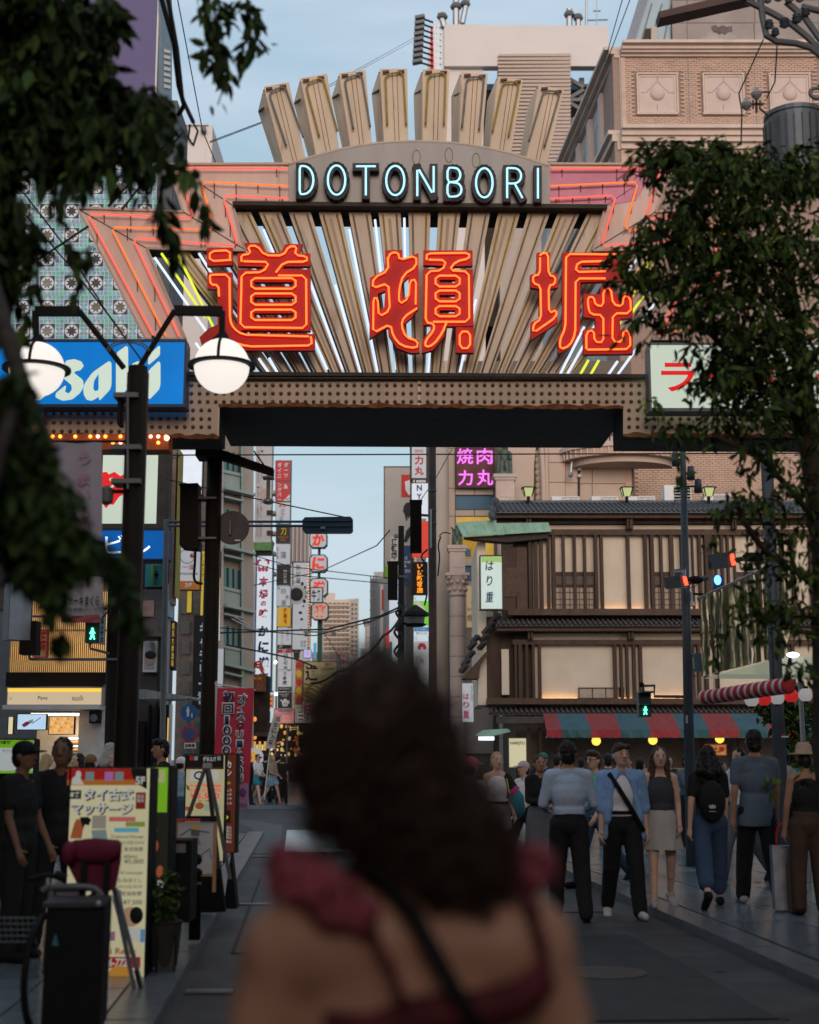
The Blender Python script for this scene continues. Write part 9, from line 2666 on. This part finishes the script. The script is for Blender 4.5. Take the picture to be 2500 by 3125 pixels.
def ribbon(pts,r0,m,nm='strap'):
 P=chaikin([q(x,y,Yq)for x,y,Yq in pts],3)
 mb=MB()
 for i,p in enumerate(P):
  for k_ in range(2):
   mb.ell(p+Vector((rng.uniform(-1,1),rng.uniform(-.4,.2),rng.uniform(-1,1)))*r0*.5,(r0*rng.uniform(.6,1),r0*.4,r0*rng.uniform(.6,1.1)),7,5,rot=Euler((rng.uniform(0,3),rng.uniform(0,3),rng.uniform(0,3))).to_matrix())
 mb.tube(P,r0*.55,6)
 return part(fw,nm,mb,m,smooth=True)
ruffle([(405,1075,FY-.0),(470,1140,FY-.05),(560,1200,FY-.075),(690,1235,FY-.085)],.03)
ruffle([(1380,1080,FY-.02),(1440,1065,FY-.03),(1480,1085,FY-.03)],.028)
ribbon([(700,1240,FY-.085),(770,1360,FY-.1),(830,1480,FY-.115),(880,1600,FY-.12),(930,1760,FY-.12)],.0085,M_dress)
ribbon([(1440,1090,FY-.03),(1450,1200,FY-.08),(1490,1330,FY-.085),(1540,1480,FY-.09),(1510,1620,FY-.1)],.0095,M_dress)
part(fw,'bag_strap',MB().tube([q(x,y,Yq)for x,y,Yq in((700,1085,FY-.02),(770,1110,FY-.06),(870,1180,FY-.08),(950,1280,FY-.1),(1050,1460,FY-.115),(1150,1640,FY-.125),(1260,1820,FY-.125))],.0125,8),M_black,smooth=True)
H_=MB()
clumps=[(800,480,.0,.108,.12,.125),(735,640,.0,.108,.11,.12),(870,640,.0,.092,.11,.12),(960,760,-.02,.08,.1,.11),(780,780,-.0,.088,.1,.08),(1030,870,-.03,.07,.09,.105),(1150,950,-.05,.066,.07,.085),(1110,965,-.05,.066,.06,.075),(1235,1020,-.05,.046,.05,.07),(1330,1060,-.04,.026,.03,.06),(1230,1085,-.05,.03,.03,.05),(960,930,-.05,.04,.03,.05),(690,840,.0,.055,.08,.055)]
for x,y,dY,a,b,c in clumps:
 H_.ell(q(x,y,FY+dY),(a*.93,b*.9,c*.92),16,12)
M_fhair=mat('hair_curly_black',(.05,.026,.017),.55,var=.5,scale=60)
remesh(fw,'hair',H_,M_fhair,.008,2,.014,60)
curls=MB()
for i in range(3200):
 x,y,dY,a,b,c=clumps[rng.choices(range(len(clumps)),[3,3,3.5,3,2,2.5,2,1.5,1,.8,.6,.5,.8][:len(clumps)])[0]]
 d=Vector((rng.gauss(0,1),rng.gauss(0,1),rng.gauss(0,1))).normalized()
 if d.y>.4:
  d.y*=-1
 p=q(x,y,FY+dY)+Vector((d.x*a,d.y*b,d.z*c))*rng.uniform(.88,1.07)
 t=Vector((d.x,d.y,d.z-.6)).normalized()
 s=t.orthogonal().normalized();u=t.cross(s)
 rr=rng.uniform(.004,.009);ph_=rng.uniform(0,6)
 ln=rng.uniform(.015,.04)
 pts=[p+t*ln*k_/5+(s*math.cos(ph_+k_*1.7)+u*math.sin(ph_+k_*1.7))*rr for k_ in range(6)]
 curls.tube(pts,[.0016,.0016,.0016,.0014,.0012,.0006],3,cap=False)
part(fw,'loose_curls',curls,M_fhair,kind='stuff')
# ================================================================== foliage
M_leaf=[mat('leaf_green_%s'%n,c,.75,var=.3,scale=3,spec=.15)for n,c in(('deep',(.02,.036,.01)),('mid',(.042,.075,.017)),('fresh',(.085,.13,.024)))]
M_bark=mat('bark',(.045,.033,.025),.9,var=.4,scale=9,bump=.5)
nrng=np.random.default_rng(5)
LEAF_V=np.array([(0,0,0),(.22,.3,.045),(.2,.62,.04),(0,1,-.03),(-.2,.62,.04),(-.22,.3,.045),(0,.45,-.02)])
LEAF_F=[(0,1,6),(1,2,6),(2,3,6),(3,4,6),(4,5,6),(5,0,6)]
def leaves(root,P,size,droop,n_own,weights=(5,4,1),name='leaf',aspect=.85):
 """leaf-sized folded blades at points P; n_own of them objects of their own, the rest one mesh"""
 n=len(P)
 az=nrng.uniform(0,2*PI,n)
 pit=np.clip(nrng.normal(droop,.5,n),-1.5,1.2)
 roll=nrng.normal(0,.7,n)
 sc=size*np.clip(nrng.normal(.95,.25,n),.45,1.5)
 mi=nrng.choice(3,n,p=np.array(weights)/sum(weights))
 org=np.array(ROOTLOC[root.name])
 idx=nrng.permutation(n)
 own,rest=idx[:n_own],idx[n_own:]
 mes=[]
 for k in range(3):
  mb=MB();mb.add([tuple(v)for v in LEAF_V*np.array([aspect,1,1])],LEAF_F)
  mes.append(mb.mesh('leaf',M_leaf[k]))
 def rot(i):
  return Euler((pit[i],roll[i]*.6,0)).to_matrix().to_4x4()
 for i in own:
  Mx=Matrix.Translation(Vector(P[i]))@Matrix.Rotation(az[i],4,'Z')@Matrix.Rotation(pit[i],4,'X')@Matrix.Rotation(roll[i],4,'Y')@Matrix.Diagonal((sc[i],sc[i],sc[i],1))
  share(root,name,mes[mi[i]],Mx)
 m=len(rest)
 if m==0:
  return
 ca,sa=np.cos(az[rest]),np.sin(az[rest]);cp,sp=np.cos(pit[rest]),np.sin(pit[rest]);cr,sr=np.cos(roll[rest]),np.sin(roll[rest])
 V=LEAF_V*np.array([aspect,1,1])
 X=V[None,:,0]*sc[rest][:,None];Yv=V[None,:,1]*sc[rest][:,None];Z=V[None,:,2]*sc[rest][:,None]
 X1=X*cr[:,None]+Z*sr[:,None];Z1=-X*sr[:,None]+Z*cr[:,None]
 Y2=Yv*cp[:,None]-Z1*sp[:,None];Z2=Yv*sp[:,None]+Z1*cp[:,None]
 X3=X1*ca[:,None]-Y2*sa[:,None];Y3=X1*sa[:,None]+Y2*ca[:,None]
 W=np.stack([X3,Y3,Z2],-1)+np.asarray(P)[rest][:,None,:]-org
 verts=W.reshape(-1,3)
 F=(np.array(LEAF_F)[None]+(np.arange(m)*7)[:,None,None]).reshape(-1,3)
 me=bpy.data.meshes.new('foliage')
 me.vertices.add(len(verts));me.vertices.foreach_set('co',verts.ravel())
 me.loops.add(F.size);me.loops.foreach_set('vertex_index',F.ravel())
 me.polygons.add(len(F));me.polygons.foreach_set('loop_start',np.arange(0,F.size,3));me.polygons.foreach_set('loop_total',np.full(len(F),3))
 for k in range(3):
  me.materials.append(M_leaf[k])
 me.polygons.foreach_set('material_index',np.repeat(mi[rest],6))
 me.update();me.validate()
 part(root,'foliage',me,None,kind='stuff')
def clump(x,y,Y,rx,ry,n,depth=None):
 c=np.array(at(x,y,Y))
 m=Y/F_PX
 d=nrng.normal(0,1,(n,3));d/=np.linalg.norm(d,axis=1)[:,None]
 r=nrng.uniform(0,1,n)**(1/2.2)
 return c+d*r[:,None]*np.array([rx*m,(depth or max(rx,ry)*m*.9),ry*m])
def sprig(pts,n,jit=12):
 out=[]
 for _ in range(n):
  t=rng.uniform(0,len(pts)-1.001);i=int(t);f=t-i
  a,b=pts[i],pts[i+1]
  x,y,Y=[a[k]+(b[k]-a[k])*f for k in range(3)]
  out.append(at(x+rng.gauss(0,jit),y+rng.gauss(0,jit),Y+rng.gauss(0,.08)))
 return np.array([tuple(p)for p in out])
def twig(root,pts,r=.006):
 return part(root,'branch',MB().tube(chaikin([at(*p)for p in pts],2),r,5),M_bark)
lt=thing('tree',st(LK-2.2,5.5),'dark tree at the left whose hanging boughs cover the upper corner','tree')
tr0=st(LK-2.2,5.5)
part(lt,'trunk',MB().tube([tr0,tr0+Vector((.05,.1,1.5)),tr0+Vector((.15,.2,3.0)),tr0+Vector((.4,.4,4.6))],[.19,.15,.13,.09],12),M_bark,smooth=True)
part(lt,'limb',MB().tube([tr0+Vector((.4,.4,4.6)),at(60,120,6.2),at(300,260,6.3),at(520,330,6.4)],[.09,.06,.04,.015],8),M_bark,smooth=True)
part(lt,'limb',MB().tube([tr0+Vector((.15,.2,3.4)),at(-80,700,5.2),at(60,1150,4.4),at(150,1350,4.2)],[.08,.05,.03,.012],8),M_bark,smooth=True)
pts=[clump(60,60,6.2,260,150,1500),clump(170,200,6.2,200,150,1200),clump(60,330,6.1,190,140,1000),clump(300,320,6.4,150,80,460),clump(410,360,6.4,90,70,220),clump(470,330,6.5,70,70,150),clump(120,430,6.1,150,70,420),clump(330,60,6.3,50,90,170),clump(0,560,6.0,45,130,110),clump(0,780,5.9,35,130,70)]
tw_list=[([(480,330,6.4),(530,420,6.4),(560,520,6.4),(590,545,6.4)],60,13),([(470,400,6.3),(495,560,6.3),(500,660,6.3),(515,715,6.3)],52,9),([(530,730,6.3),(545,775,6.3)],8,6),([(590,540,6.4),(595,580,6.4)],8,6),([(615,600,6.4),(635,690,6.4)],14,8),([(620,-20,6.8),(655,60,6.8),(640,150,6.8),(665,180,6.8)],75,17),([(660,-10,6.8),(690,20,6.8),(700,60,6.8)],26,14),([(665,150,6.8),(705,205,6.8),(690,245,6.8),(665,320,6.8)],20,17),([(755,-10,6.9),(770,60,6.9),(765,130,6.9),(755,175,6.9)],62,13),([(800,130,6.9),(825,155,6.9)],5,6),([(735,190,6.9),(745,210,6.9)],4,6),([(120,450,6.1),(150,520,6.1)],22,12),([(200,440,6.1),(215,500,6.1),(195,560,6.1)],32,13),([(255,470,6.1),(250,500,6.1)],16,10),([(330,390,6.2),(345,470,6.2),(365,500,6.2)],26,9),([(405,380,6.2),(430,480,6.2)],30,11),([(170,560,6.0),(165,620,6.0)],7,8),([(180,640,6.0),(175,700,6.0)],6,8),([(215,720,6.0),(225,810,6.0)],9,8),([(270,750,6.0),(280,800,6.0)],6,6),([(60,600,5.9),(70,760,5.9),(60,860,5.9)],36,16),([(110,780,5.9),(115,860,5.9),(100,900,5.9)],12,9),([(240,830,6.0),(230,910,6.0)],8,8),([(370,520,6.1),(350,580,6.1)],10,10),([(430,560,6.1),(445,600,6.1)],10,9),([(480,620,6.1),(490,650,6.1)],6,6)]
for p_,n_,j_ in tw_list:
 pts.append(sprig(p_,n_,j_));twig(lt,p_,.004)
for i in range(70):
 bx_,by_=rng.uniform(20,480),rng.uniform(250,470)
 if i>45:
  bx_,by_=rng.uniform(-20,90),rng.uniform(450,900)
 ln=[(bx_,by_,6.1),(bx_+rng.uniform(-15,25),by_+50,6.05),(bx_+rng.uniform(-20,40),by_+rng.uniform(70,150),6.0)]
 pts.append(sprig(ln,rng.randint(9,18),7));twig(lt,ln,.003)
pts+=[clump(40,40,6.3,200,110,350)]
leaves(lt,np.concatenate(pts),.105,-1.05,300,(6,2,.25),aspect=.8)
lb2=thing('tree',st(LK-1.9,2.6),'slender dark tree close to the camera at the left edge, blurred','tree')
t0=st(LK-1.9,2.6)
part(lb2,'trunk',MB().tube([t0,t0+Vector((0,.3,1.2)),at(-120,1900,3.6),at(-40,1500,3.8),at(40,1250,3.9)],[.07,.06,.045,.03,.015],10),M_bark,smooth=True)
cl_=[clump(20,1220,4.0,70,90,240),clump(60,1400,4.0,130,120,560),clump(90,1540,4.0,150,120,680),clump(150,1630,4.0,130,90,460),clump(215,1690,4.0,90,70,260),clump(120,1740,4.0,90,60,260),clump(160,1790,4.0,50,60,130),clump(20,1640,4.0,60,80,160),sprig([(190,1760,4.0),(175,1830,4.0),(165,1880,4.0)],60,14),sprig([(185,1920,4.1),(180,1970,4.1)],18,10),sprig([(365,1720,4.3),(375,1800,4.3),(400,1880,4.3),(440,1930,4.3)],120,14),sprig([(300,1640,4.2),(350,1720,4.2)],50,14),sprig([(30,1120,4.0),(70,1200,4.0),(110,1280,4.0)],70,15)]
leaves(lb2,np.concatenate(cl_),.06,-.9,200,(6,3,.4),aspect=.8)
twig(lb2,[(40,1250,3.9),(150,1500,4.0),(260,1650,4.1),(370,1750,4.3),(440,1930,4.3)],.006)
rt=thing('tree',st(RK+1.4,10.5),'leafy street tree at the right covering the end of the gate','tree')
r0_=st(RK+1.6,10.2)
r0_=Vector((at(2580,2300,10.2).x,10.2,.09))
trk=[r0_,at(2530,2300,10.2),at(2520,1700,10.2),at(2470,1330,10.1),at(2430,1000,10.0),at(2390,720,10.0)]
part(rt,'trunk',MB().tube(trk,[.13,.115,.1,.085,.06,.03],12),M_bark,smooth=True)
for p_ in([(2470,1330,10.1),(2300,1150,9.8),(2150,1000,9.6),(2020,860,9.5)],[(2430,1000,10),(2250,760,9.7),(2080,640,9.6)],[(2500,1600,10.2),(2330,1400,9.8),(2180,1330,9.7)],[(2510,1800,10.2),(2330,1680,9.8),(2250,1560,9.7)],[(2450,1150,10),(2600,900,10)]):
 part(rt,'limb',MB().tube(chaikin([at(*a)for a in p_],2),.022,6),M_bark,smooth=True)
pr=[clump(2330,560,9.8,190,120,1500),clump(2150,480,9.6,150,45,330),clump(2060,470,9.6,90,40,110),clump(2460,520,10,120,100,600),clump(2200,640,9.6,190,110,1300),clump(2040,700,9.5,110,70,420),clump(1960,760,9.5,90,50,230),clump(1890,790,9.5,50,40,70),clump(2150,790,9.6,210,110,1500),clump(2380,780,9.9,190,170,1700),clump(2010,850,9.5,110,50,320),clump(1900,850,9.5,70,30,90),clump(2100,930,9.6,130,90,560),clump(2290,960,9.8,180,130,800),clump(2450,1000,10,120,200,760),clump(2200,1060,9.7,150,80,240),clump(2330,1130,9.8,170,110,430),clump(2200,1190,9.7,130,70,170),clump(2420,1250,10,130,130,420),clump(2270,1290,9.8,150,50,260),clump(2080,1310,9.6,110,40,90),clump(1990,1240,9.6,50,40,40),clump(2320,1400,9.8,110,60,170),clump(2430,1480,10,90,120,380),clump(2290,1530,9.8,100,50,190),clump(2210,1560,9.7,60,30,60),clump(2390,1620,10,140,80,520),clump(2330,1700,9.9,100,60,230),clump(2440,1750,10,90,90,330),clump(2330,1870,9.9,110,60,190),clump(2250,1900,9.8,50,40,50),clump(2440,1900,10,80,90,240),clump(2190,1970,9.8,40,60,40),clump(2440,2040,10,60,40,70),sprig([(2085,1380,9.6),(2080,1470,9.6),(2060,1520,9.6)],36,8),sprig([(2190,1560,9.7),(2170,1640,9.7),(2160,1700,9.7)],28,9),sprig([(2440,2330,9.6),(2480,2380,9.6)],14,14),sprig([(2330,2370,9.4),(2370,2400,9.4)],12,12),sprig([(1880,760,9.5),(1840,790,9.5)],12,8)]
pr=[p_[:int(len(p_)*.5)]if len(p_)>200 else p_ for p_ in pr]
arch=MB()
for i in range(105):
 bx_,by_=rng.uniform(2000,2480),rng.uniform(470,1250)
 if i<60:
  bx_,by_=rng.uniform(1990,2300),rng.choice((rng.uniform(440,560),rng.uniform(600,1000)))
 elif i>92:
  bx_,by_=rng.uniform(2260,2500),rng.uniform(1250,1950)
 Yb=rng.uniform(9.1,10.2)
 dx=-rng.uniform(40,170)if rng.random()<.78 else rng.uniform(30,90)
 rise=rng.uniform(5,40)*(1 if by_<700 else .4)
 ln=[(bx_,by_,Yb),(bx_+dx*.35,by_-rise,Yb-.1),(bx_+dx*.75,by_-rise*.2+15,Yb-.2),(bx_+dx,by_+rng.uniform(30,90),Yb-.25)]
 pr.append(sprig(ln,rng.randint(26,44),rng.uniform(5,10)))
 arch.tube(chaikin([at(*a)for a in ln],1),.004,4)
part(rt,'twigs',arch,M_bark,kind='stuff')
pr+=[clump(2240,1120,9.7,130,70,330),clump(2400,1120,9.8,130,100,420),clump(2360,1220,9.8,150,60,260),clump(2680,700,10.2,200,220,900),clump(2720,1050,10.3,190,220,700),clump(2620,500,10.1,130,110,300)]
prc=np.concatenate(pr)
zz_=prc[:,2]/prc[:,1]
xx_=prc[:,0]/prc[:,1]
keep=nrng.uniform(0,1,len(prc))<np.where(zz_<.385,.62,np.where(xx_<.195,.7,1.0))
leaves(rt,prc[keep],.088,-.75,300,(4,4,2.0),aspect=.75)
sh=thing('shrub',at(2400,2500,24),'green shrub under the lit tent behind the grey pole','shrub')
leaves(sh,np.concatenate([clump(2400,2140,24,90,70,500),clump(2440,2230,24,80,90,500),clump(2360,2160,24,60,50,250),clump(2450,2330,24,70,70,250)]),.16,-.3,0,(3,5,3))
part(sh,'stem',MB().tube([at(2400,2530,24),at(2410,2300,24)],.05,6),M_bark)
pq=Plane(10.9,0,500)
plx=thing('potted_plant',pq.w(pq.uz(500,2900)[0],.115),'small leafy plant in a dark planter beside the massage sign','plant')
pc0=pq.w(pq.uz(500,2900)[0],.115)
part(plx,'pot',MB().lathe(pc0,[(.1,0),(.13,.3),(.14,.32)],14),mat('planter_dark',(.03,.028,.025),.7))
part(plx,'stem',MB().tube([pc0+Vector((0,0,.3)),at(498,2740,10.9)],.012,6),M_bark)
leaves(plx,np.concatenate([clump(500,2740,10.9,48,75,260),clump(515,2690,10.9,30,40,90),clump(490,2800,10.9,45,40,120)]),.06,-.4,40,(4,5,2))
finish_pending()
